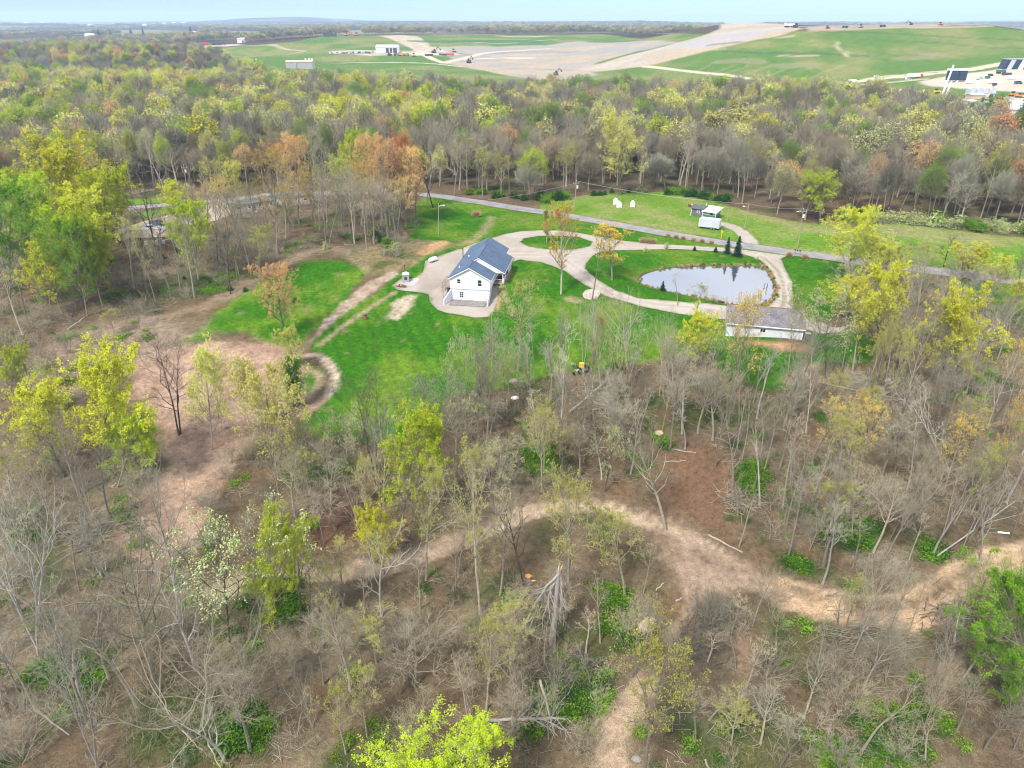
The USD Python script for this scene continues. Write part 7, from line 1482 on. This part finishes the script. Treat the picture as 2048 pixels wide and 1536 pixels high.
for px, py, rot, col, kind, cat, lab, sc in (
    (1822, 50.0, 2.6, 'dark_metal', 'excavator', 'excavator', 'dark excavator with raised arm on the hill crest, left one of two', 1.15), (1881, 50.5, 0.1, 'orange_paint', 'dozer', 'bulldozer', 'orange bulldozer on the hill crest right of the excavator', 1.3), (1655, 57.0, 0.2, 'red_paint', 'dozer', 'bulldozer', 'red bulldozer on the hill crest at its left end', 1.2), (1722, 55.0, 0.4, 'ochre_wall', 'dozer', 'bulldozer', 'tan bulldozer on the middle of the hill crest', 1.3),
    (1690, 56, 3.0, 'dark_metal', 'truck', 'dump truck', 'dark dump truck on the hill crest between red and tan bulldozers', 1.0), (1765, 54, 0.0, 'dark_metal', 'truck', 'dump truck', 'dark dump truck on the hill crest left of the excavator', 1.0), (1578, 55, 0.2, 'cream_wall', 'truck', 'dump truck', 'white dump truck on the tan mound top', 1.6), (1590, 55.5, 2.8, 'dark_metal', 'roller', 'compactor', 'dark compactor beside the white dump truck on the tan mound', 1.5),
    (868, 106, 0.5, 'dark_metal', 'excavator', 'excavator', 'dark excavator on the yard road right of the white hall', 1.5), (908, 104, 0.3, 'ochre_wall', 'dozer', 'bulldozer', 'tan bulldozer on the bare bank right of the white hall', 1.4), (938, 126, 1.2, 'dark_metal', 'excavator', 'excavator', 'dark excavator at the near edge of the grey pit', 1.6), (1112, 150, 0.8, 'dark_metal', 'excavator', 'excavator', 'dark excavator on the pit floor just behind the forest', 1.3),
    (829, 113, 0.0, 'yellow_paint', 'dozer', 'bulldozer', 'yellow bulldozer at the right end of the machine row', 1.4), (812, 111, 0.5, 'ochre_wall', 'truck', 'dump truck', 'tan dump truck in the machine row', 1.1), (803, 111.5, 0.2, 'orange_paint', 'truck', 'dump truck', 'orange dump truck in the machine row', 1.1), (793, 111, 0.3, 'blue_paint', 'truck', 'dump truck', 'blue dump truck in the machine row', 1.0), (779, 111, 0.4, 'dark_metal', 'dozer', 'bulldozer', 'dark bulldozer at the left end of the machine row', 1.2),
    (858, 112, 0.1, 'dark_metal', 'container', 'container', 'dark container on the green island in the yard, left one', 1.0), (886, 111, -0.1, 'dark_metal', 'container', 'container', 'dark container on the green island in the yard, middle one', 1.0), (900, 110.5, 0.0, 'red_paint', 'container', 'container', 'red container on the green island in the yard', 1.0), (692, 72, 0.1, 'orange_paint', 'excavator', 'excavator', 'orange excavator at the top of the green ridge, left of two', 1.5), (712, 71.5, 2.9, 'orange_paint', 'dozer', 'bulldozer', 'orange bulldozer at the top of the green ridge', 1.7), (661, 73, 0.05, 'dark_metal', 'container', 'container', 'dark container along the top of the green ridge', 2.0),
    (410, 91, 0.1, 'red_paint', 'truck', 'dump truck', 'red dump truck in the far left yard', 1.6), (432, 90, 0.2, 'dark_metal', 'truck', 'dump truck', 'dark dump truck in the far left yard', 1.8), (444, 89.5, 0.0, 'dark_metal', 'truck', 'dump truck', 'dark dump truck next to the small white hall', 1.5), (342, 86, 0.3, 'steel_pale', 'excavator', 'crane', 'pale crane at the head of the far left yard road', 2.4), (395, 92, 0.3, 'cream_wall', 'van', 'van', 'white van in the far left yard', 1.8),
    (1830, 156, 0.22, 'red_paint', 'rig', 'truck', 'red truck with a white trailer on the haul road at the right', 1.0), (1816, 160, 0.22, 'metal_white', 'van', 'van', 'white van behind the red truck on the haul road', 1.0), (1704, 165, 0.0, 'cream_wall', 'truck', 'dump truck', 'white dump truck where the two haul roads meet', 0.9), (1738, 163, 0.0, 'yellow_paint', 'van', 'van', 'yellow pickup on the haul road', 0.8), (1752, 155, 0.0, 'metal_white', 'van', 'van', 'white van on the upper haul road', 0.8),
    (1955, 163, 0.9, 'black_paint', 'van', 'van', 'dark pickup in the plant yard, nearest the steel frame', 1.0), (1960, 158, 0.2, 'metal_white', 'van', 'van', 'white pickup in the plant yard', 1.0), (1975, 157, 0.4, 'green_paint', 'van', 'van', 'green van in the plant yard', 1.0), (1981, 152, 0.2, 'black_paint', 'van', 'van', 'black car in the plant yard behind the green van', 0.9), (2001, 147, 0.1, 'green_paint', 'truck', 'dump truck', 'green flatbed truck in the plant yard', 1.0), (2013, 150, 0.1, 'dark_metal', 'container', 'container', 'dark skip behind the white trailer in the plant yard', 0.7),
    (2031, 158, -0.05, 'metal_white', 'container', 'container', 'long white box trailer in the plant yard', 1.1), (2036, 168, 0.0, 'blue_paint', 'van', 'van', 'blue car near the right edge of the plant yard', 1.2), (1945, 166, 0.0, 'metal_white', 'container', 'container', 'white container beside the dark cooler panels', 0.9), (1990, 166, 0.0, 'cream_wall', 'container', 'container', 'cream container at the near side of the plant yard', 0.9)):
    machine(px, py, rot, col, lab, kind, cat, sc * (0.75 if px > 1600 and py < 60 else 1.0))
rv = np.random.default_rng(4)
LOT = ['tank_white', 'silver_paint', 'blue_paint', 'black_paint', 'red_paint', 'steel_pale', 'metal_white']
for i in range(14):
    px = 662 + i * 6.4; py = 107.5 - 0.8 * (i % 2) - 0.12 * (i - 7)
    col = LOT[int(rv.integers(len(LOT)))]
    nm_ = {'tank_white': 'white', 'silver_paint': 'silver', 'blue_paint': 'blue', 'black_paint': 'black', 'red_paint': 'red', 'steel_pale': 'grey', 'metal_white': 'white'}[col]
    ordinal = ('first', 'second', 'third', 'fourth', 'fifth', 'sixth', 'seventh', 'eighth', 'ninth', 'tenth', 'eleventh', 'twelfth', 'thirteenth', 'last')[i]
    machine(px, py, 1.2 + 0.3 * rv.normal(), col, f'{nm_} car, {ordinal} from the left in the row beside the white hall', 'van', 'car', 1.15)
# the gas plant at the right
def up_to(px, py, ty):
    b = at(px, py); d = ray(px, ty); T = EYE + d * (b[1] / d[1])
    return b, T[2] - b[2]
for px, py, ty, lean, r_, lab in ((1884, 190, 131, 12, 0.75, 'tallest white stack of the gas plant, leaning to the right'), (1889, 200, 163, 6, 0.75, 'second white stack beside the tall one at the gas plant')):
    b, h = up_to(px, py, ty); x = thing('stack', lab, 'stack', b, 0); dx = 0.0
    part(x, 'tube', MB().bar((0, 0, -1), (lean * 0.25, 0, h), r_, 12, r_ * 0.85).mesh(), 'tank_white'); part(x, 'base', MB().box(-1.4, 1.4, -1.4, 1.4, -1, 1.2).mesh(), 'galvanised'); part(x, 'rim', MB().bar((lean * 0.25 - 0.03, 0, h), (lean * 0.25, 0, h + 0.5), r_ * 1.1, 12).mesh(), 'steel_pale')
for px, py, ty, r_, lab in ((1795, 197, 178, 0.55, 'short white flare stack at the forest edge, left of three'), (1803, 194, 178, 0.35, 'thin tan flare stack at the forest edge, middle of three'), (1843, 195, 179, 0.4, 'short white flare stack at the forest edge, right of three')):
    b, h = up_to(px, py, ty); x = thing('flare_stack', lab, 'stack', b, 0)
    part(x, 'tube', MB().bar((0, 0, -1), (0.8, 0, h), r_, 10).mesh(), 'tank_white' if r_ > 0.36 else 'ochre_wall'); part(x, 'base', MB().box(-0.9, 0.9, -0.9, 0.9, -1, 1.0).mesh(), 'dark_metal')
b, h = up_to(1892, 166, 141); s = mpp(1892, 166)
x = thing('cooler_bank', 'pair of dark blue cooler panels on a white frame beside the tall stack', 'cooler', b, 0)
for a0, a1 in ((0, 21), (23, 38)):
    part(x, 'panel', MB().box(a0 * s, a1 * s, 0, 2.5, 2.2, h).mesh(), 'panel_dark')
    m = MB()
    for k in range(1, 6):
        m.box(a0 * s, a1 * s, -0.12, -0.005, 2.2 + (h - 2.2) * k / 6 - 0.1, 2.2 + (h - 2.2) * k / 6 + 0.1)
    part(x, 'louvre', m.mesh(), 'blue_paint')
m = MB()
for q in (0, 10, 21, 23, 38):
    m.box(q * s - 0.25, q * s + 0.25, 0.1, 2.4, -1, 2.19)
m.box(-0.5, 40 * s, -0.4, 3.0, h + 0.02, h + 1.3); part(x, 'frame', m.mesh(), 'tank_white')
b = at(1880, 214); s = mpp(1900, 210)
x = thing('pipe_rack', 'long slanting rack of pale steel pipes rising through the gas plant', 'pipe rack', b, 0)
m = MB(); n_ = MB()
for k in range(7):
    o = np.array([k * 1.5, k * 2.0, 2.0]); e = np.array([48 * s, 70.0 + k * 2, 5.0])
    m.bar(o, e, 0.45, 6)
for k in range(8):
    q = np.array([5, 6, 0]) + (np.array([46 * s, 72, 0]) - np.array([5, 6, 0])) * k / 7
    n_.box(q[0] - 5, q[0] + 5, q[1] - 0.3, q[1] + 0.3, 1.0, 1.4).box(q[0] - 5, q[0] - 4.6, q[1] - 0.3, q[1] + 0.3, -3, 1.0).box(q[0] + 4.6, q[0] + 5, q[1] - 0.3, q[1] + 0.3, -3, 1.0)
part(x, 'pipe_run', m.mesh(), 'steel_pale'); part(x, 'support', n_.mesh(), 'galvanised')
for i, q in enumerate((1938, 1951, 1963, 1979)):
    b, h = up_to(q, 196, 175.5); x = thing('filter_vessel', f'pale steel filter house behind the pipe rack, {("first", "second", "third", "last")[i]} of four', 'vessel', b, 0); s = mpp(q, 196)
    part(x, 'vessel', MB().prism([(0, 1.5), (10 * s, 1.5), (10 * s, h - 1), (9 * s, h), (1 * s, h), (0, h - 1)], 'y', 0, 7).mesh(), 'steel_pale'); part(x, 'leg', MB().box(0.2, 0.7, 0.2, 0.7, -2, 1.5).box(10 * s - 0.7, 10 * s - 0.2, 0.2, 0.7, -2, 1.5).mesh(), 'galvanised'); part(x, 'platform', MB().box(-0.8, 10 * s + 0.8, -0.8, 0, 3.2, 3.4).mesh(), 'galvanised')
hall(1942, 1968, 205, 5.0, 9, 'tan engine hall in the middle of the gas plant', 'ochre_wall', 'cream_wall', ((0.75, 0.93, 3.6),), 'engine_hall', rise=0.08)
b, h = up_to(1970, 200, 171); x = thing('conveyor_tower', 'ochre leaning tower beside the tan engine hall', 'tower', b, 0); part(x, 'mast', MB().bar((0, 0, -1), (3.6, 0, h), 1.1, 4, 0.6).mesh(), 'ochre_wall'); part(x, 'head', MB().box(2.6, 5.0, -1, 1, h, h + 1.6).mesh(), 'dark_metal'); part(x, 'door', MB().box(2.2, 4.4, -1.3, -0.9, 0, 4.0).mesh(), 'dark_metal')
hall(1890, 1926, 224, 3.2, 8, 'low white shed at the near side of the gas plant', 'metal_white', 'steel_pale', ((0.3, 0.42, 2.4), (0.6, 0.72, 2.4)), 'plant_shed', rise=0.1)
hall(1932, 1950, 215, 4.0, 8, 'small cream shed behind the leafy plant trees', 'cream_wall', 'metal_white', ((0.4, 0.6, 3.0),), 'plant_shed', rise=0.1)
hall(2010, 2062, 232, 4.0, 22, 'wide white roofed hall at the right edge of the picture behind the pines', 'cream_wall', 'metal_white', (), 'plant_shed', rise=0.35)
for i, (q, w, col, lab) in enumerate(((2005, 9, 'panel_dark', 'first tall dark bin at the left of the upright bin row'), (2014, 10, 'steel_pale', 'pale bin between two dark ones in the upright bin row'), (2024, 12, 'panel_dark', 'wide dark bin in the middle of the upright bin row'), (2037, 8, 'tank_white', 'white bin in the upright bin row'), (2046, 10, 'panel_dark', 'dark bin at the right end of the upright bin row'))):
    b, h = up_to(q, 139, 119); s = mpp(q, 139); x = thing('upright_bin', lab, 'bin', b, 0)
    part(x, 'bin', MB().prism([(0, -1), (w * s, -1), (w * s + 3, h), (3, h)], 'y', 0, 9).mesh(), col); part(x, 'lid', MB().box(2.8, w * s + 3.2, -0.3, 9.3, h + 0.003, h + 0.6).mesh(), 'galvanised')
for px, py, col, lab, rot in ((1873, 186, 'yellow_paint', 'yellow loader at the foot of the tall stack', 0.3), (2026, 192, 'orange_paint', 'orange loader in the machine park right of the plant, left one', 0.2), (2036, 195, 'orange_paint', 'orange loader in the machine park right of the plant, middle one', 2.4), (2046, 195, 'yellow_paint', 'yellow loader in the machine park at the right edge', 1.2)):
    machine(px, py, rot, col, lab, 'dozer', 'loader', 1.0)
# houses far off among the woods
FARH = [(170, 74, 22, 6, 'long low white farm building beyond the left forest'), (384, 69, 9, 6, 'white house with dark conifers at the edge of the far field'), (398, 70, 7, 4, 'small white barn right of the white house at the far field'), (243, 76.5, 6, 5, 'small white house between dark conifers far left'), (78, 44, 12, 4, 'row of white roofs far away near the left horizon'), (48, 46, 8, 4, 'white roof far away at the left horizon'),
        (262, 49, 10, 4, 'pale roof on the far hillside, first from the left'), (306, 48, 9, 4, 'pale roof on the far hillside, second from the left'), (324, 47, 8, 4, 'pale roof on the far hillside, third from the left'), (344, 46, 9, 4, 'pale roof on the far hillside, fourth from the left'), (362, 46, 10, 4, 'red sided house on the far hillside, rightmost'), (228, 39, 8, 4, 'white roof just below the horizon at the left'), (285, 51, 8, 4, 'white sheds in a clearing below the far hillside'),
        (176, 51, 7, 4, 'small white house below the far hillside, left of the clearing'), (917, 58.5, 6, 6, 'white house in the far ridge woods'), (976, 55, 6, 6, 'small white house at the far ridge clearing')]
for px, py, w, h, lab in FARH:
    s = mpp(px, py); b = at(px, py); x = thing('far_house', lab, 'house', b, 0); Wd = w * s * 0.8; hh = min(h, 5) * 0.9 + 1
    part(x, 'wall', MB().prism([(0, -1), (10, -1), (10, hh), (5, hh + 2.5), (0, hh)], 'x', 0, Wd).mesh(), 'tank_white'); part(x, 'roof', slab_x((-0.5, hh - 0.2), (5, hh + 2.6), -0.5, Wd + 0.5, 0.3), 'metal_white'); part(x, 'roof', slab_x((10.5, hh - 0.2), (5.004, hh + 2.6), -0.5, Wd + 0.5, 0.3), 'metal_white')
for px, py, h, lab in ((200, 77, 22, 'tall dark conifer left of the small white house far left'), (208, 77, 15, 'shorter dark conifer beside the tall one far left'), (223, 77, 19, 'dark conifer right of the small white house far left'), (382, 68.5, 21, 'dark conifer behind the white house at the far field'), (392, 68.5, 15, 'small dark conifer behind the white barn at the far field'), (263, 72, 20, 'dark conifer at the left edge of the far field'), (287, 71, 18, 'dark conifer at the middle edge of the far field')):
    plant('spruce', at(px, py), height=h, width=h * 0.62, label=lab, category='conifer', name='far_conifer')
for px, py, ty, w, key, lab in ((2044, 240, 186, 40, 'spruce', 'dark pine at the right edge before the plant'), (1965, 238, 200, 34, 'green_0', 'leafy green tree before the tan engine hall'), (1990, 240, 196, 30, 'green_1', 'leafy green tree between the plant sheds'), (2012, 240, 192, 28, 'bare_dark_0', 'dark leaning tree before the white roofed hall'), (1935, 236, 208, 26, 'green_1', 'low green tree before the cream shed')):
    b, h = up_to(px, py, ty); s = mpp(px, py); plant(key, b, height=h, width=w * s, label=lab, category='tree')
# ------------------------------------------------------------------ what to call each tree: its look, what it stands by, and only then which one in its row
LOOKS_OF = {'bare_tall': 'tall bare grey tree', 'bare_wide': 'spreading bare grey tree', 'bare_pale': 'white limbed bare tree', 'bare_dark': 'dark bare tree', 'bare_thin': 'slender bare tree', 'bare_scrub': 'many stemmed bare shrub', 'bud_olive_2': 'tree in sparse amber bud', 'bud_olive': 'tree in sparse olive bud',
            'bud_pale': 'low tree in pale green bud', 'yellow_2': 'pale yellow leafing tree', 'yellow': 'bright yellow leafing tree', 'lime': 'lime green leafing tree', 'green': 'fresh green tree', 'orange_0': 'orange budding tree', 'orange_1': 'rust red budding tree', 'amber': 'orange tipped slim tree', 'pear': 'small upright green tree', 'cedar': 'dense upright green cedar'}
ANCHORS = [(60, 470, 'in the far left leafy cluster'), (180, 520, 'left of the rusty trailer'), (70, 620, 'below the far left leafy cluster'), (290, 430, 'by the parked pickup'), (300, 540, 'just below the rusty storage trailer'), (400, 500, 'below the dirt lot'), (500, 460, 'below the mossy roofed mobile home'), (590, 440, 'below the white ended mobile home'),
           (700, 440, 'at the road bend'), (780, 480, 'on the bank above the propane tank'), (640, 500, 'at the bare mound above the upper lawn'), (480, 560, 'along the dirt path above the upper lawn'), (350, 610, 'at the left end of the upper lawn'), (560, 670, 'at the lower edge of the upper lawn'), (200, 640, 'left of the dirt path'), (120, 740, 'at the head of the dirt clearing'), (340, 850, 'standing in the dirt clearing'), (540, 900, 'at the right side of the dirt clearing'),
           (170, 930, 'at the left rim of the dirt clearing'), (30, 900, 'at the left edge beside the dirt clearing'), (60, 1150, 'at the left edge below the dirt clearing'), (250, 1130, 'at the foot of the dirt clearing'), (400, 1100, 'between the dirt clearing and the trail start'), (500, 1250, 'below the start of the dirt trail'), (330, 1330, 'above the lower left grey log'), (100, 1400, 'in the bottom left corner by the grey log'), (450, 1450, 'near the thick broken log at the bottom'),
           (620, 1000, 'between clearing and trail'), (780, 1040, 'above the left half of the trail'), (950, 1000, 'above the middle of the trail'), (720, 900, 'at the lower tip of the lawn'), (880, 850, 'by the flat pale rock below the lawn'), (1020, 800, 'by the white tarp below the lawn'), (1120, 860, 'below the scrap heap'), (1040, 700, 'on the lawn below the house'), (1250, 720, 'at the lawn edge right of the scrap heap'), (1280, 870, 'by the orange boulder'), (1400, 800, 'by the burnt heap'), (1200, 960, 'above the right end of the trail'), (1380, 960, 'on the rusty bare shelf'),
           (700, 1230, 'below the left half of the trail'), (880, 1220, 'below the middle of the trail'), (1050, 1220, 'by the orange cut stump'), (1180, 1230, 'right of the snapped tree'), (650, 1420, 'at the bottom left of the big lime tree'), (850, 1420, 'beside the big lime tree at the bottom'), (1050, 1430, 'by the pale fallen tree at the bottom'), (1250, 1350, 'along the dirt path at the bottom'), (1300, 1530, 'by the boulder on the bottom path'), (1130, 1340, 'at the tangle under the snapped tree'),
           (1150, 580, 'on the lawn inside the curve of the drive'), (1200, 540, 'at the fork of the gravel drive'), (1360, 620, 'on the near shore of the pond'), (1090, 485, 'inside the driveway loop'), (1440, 730, 'at the left end of the garage'), (1530, 760, 'before the garage'), (1650, 740, 'at the right end of the garage'), (1720, 650, 'in the thicket right of the garage'), (1850, 680, 'in the thicket above the grey woods'), (1990, 640, 'at the right edge below the road'), (1740, 550, 'by the road right of the pond lawn'), (1870, 540, 'in the roadside row'), (2000, 555, 'by the road at the right edge'),
           (1480, 900, 'between the rusty shelf and the garage'), (1570, 880, 'below the garage on the green patch'), (1680, 850, 'below the fallen grey tree'), (1800, 800, 'right of the fallen grey tree'), (1920, 800, 'in dense woods by a yellow tree'), (2020, 850, 'in dense woods at right edge'), (1530, 1020, 'by the loose brush pile'), (1640, 1000, 'above the green hollow'), (1760, 960, 'in the middle of the grey slope'), (1880, 960, 'above the plastic pipe slope'), (2000, 1000, 'by the white plastic pipe'), (1600, 1120, 'at the left of the green hollow'), (1720, 1110, 'in the green hollow'), (1840, 1110, 'by the long leaning log'), (1960, 1110, 'at the upper side of the orange track'),
           (1440, 1260, 'by the large dark brush pile'), (1560, 1260, 'below the left of the orange track'), (1720, 1290, 'by the cut logs below the orange track'), (1880, 1260, 'by the dark brush heap below the orange track'), (1460, 1420, 'below the grey brush pile'), (1600, 1430, 'right of the bottom path'), (1760, 1440, 'in the green patch at the bottom right'), (1920, 1420, 'in the bottom right woods'), (2040, 1400, 'at the right edge below the orange track'), (1240, 395, 'at the forest edge behind the lattice frames'), (900, 395, 'at the forest edge behind the yard light'), (1640, 445, 'at the forest edge behind the road pole'), (340, 380, 'by the leaning utility pole'), (430, 410, 'between the road and the dirt lot'), (600, 415, 'by the road behind the mobile homes'), (780, 420, 'by the road bend behind the house')]
ORD = ['leftmost', 'second from left', 'third from left', 'fourth from left', 'fifth from left', 'sixth from left', 'seventh from left', 'eighth from left', 'ninth from left', 'tenth from left', 'eleventh from left', 'twelfth from left', 'thirteenth from left', 'fourteenth from left', 'fifteenth from left']
def look_name(key):
    return LOOKS_OF.get(key) or LOOKS_OF.get(key.rpartition('_')[0]) or LOOKS_OF[key.split('_')[0]]
def place_name(px, py, anchors):
    return min(anchors, key=lambda a: (a[0] - px) ** 2 + (1.6 * (a[1] - py)) ** 2)[2]
def settle(items, group_of):
    """items: [(prim, base label, px, py, height)] -> labels that single each one out"""
    sets = {}
    for it in items:
        sets.setdefault(it[1], []).append(it)
    for base, its in sets.items():
        short = len(base.split())
        its = sorted(its, key=lambda i: i[2])
        for k, it in enumerate(its):
            if len(its) == 1:
                lab = base
            elif len(its) == 2:
                lab = base + (', the left one' if k == 0 else ', the right one')
            else:
                lab = base + (', ' if True else '') + (ORD[k] if k < len(its) - 1 else 'rightmost')
            lab = lab.replace('in the dirt clearing', 'in the clearing') if len(lab.split()) > 16 else lab
            if len(lab.split()) > 16:
                lab = ' '.join(w for w in lab.split() if w not in ('the', 'in'))
            tag(it[0], lab, None, group_of(it))
items = []
for x, y, key, px, py, h, lab, prim in PLACED:
    if lab:
        tag(prim, lab, None); continue
    items.append((prim, f'{look_name(key)} {place_name(px, py, ANCHORS)}', px, py, h))
    if 'scrub' in key:
        tag(prim, None, 'shrub')
settle(items, lambda it: 'trees of the near woods')
FNAME = {'brown': 'brown bare tree', 'ash': 'grey bare tree', 'white': 'white trunked bare tree', 'gold': 'golden leafing tree', 'cream': 'cream tipped tree', 'olive': 'olive tinged tree', 'lime': 'lime green tree', 'leafy': 'fresh green tree', 'rust': 'orange tinged tree', 'crimson': 'rust red tree'}
FAN = [(0, 390, 'at the left edge'), (120, 390, 'above the leafy cluster'), (240, 385, 'left of the leaning pole'), (370, 375, 'behind the leaning pole'), (480, 370, 'behind the mossy roof'), (600, 368, 'behind the mobile homes'), (720, 366, 'at the road crest'), (820, 368, 'behind the road bend'), (900, 375, 'behind the yard light'),
       (980, 385, 'behind the tan grass clump'), (1060, 392, 'left of the tall pole'), (1140, 384, 'behind the tall pole'), (1230, 376, 'behind the lattice frames'), (1310, 378, 'between frames and cabin'), (1390, 388, 'behind the cabin'), (1460, 405, 'behind the bare post'), (1530, 420, 'behind the lamp pole'), (1600, 435, 'behind the transformer pole'),
       (1680, 435, 'above the roadside trees'), (1760, 430, 'at the meadow corner'), (1840, 435, 'behind the meadow shrubs'), (1930, 450, 'at the far end of the meadow'), (2020, 455, 'at the right edge')]
rows = sorted(p[3] for p in FOREST_SINGLE)
items = []
for prim, nm_, px, py in FOREST_SINGLE:
    a = min(FAN, key=lambda q: abs(q[0] - px))
    row = 'front row' if py > a[1] - 3 else 'second row' if py > a[1] - 14 else 'back rows'
    items.append((prim, f'{FNAME[nm_]}, forest {row} {a[2]}', px, py, 0))
settle(items, lambda it: 'trees beyond the road')
settle([(p, lab, px, py, 0) for px, py, lab, p in BUSHES], lambda it: it[1])
# ------------------------------------------------------------------ air
usdkit.material(stage, '/World/Looks/air', {'v': ('principled_volume', {'color': (0.62, 0.80, 1.0), 'density': 0.00011, 'anisotropy': 0.2})}, volume='v.volume')
hz = MB().box(-11800, 11800, -200, 9400, float(ZZ.min()) - 1.0, 97.0).mesh()
single('haze', hz, 'air', kind='stuff')
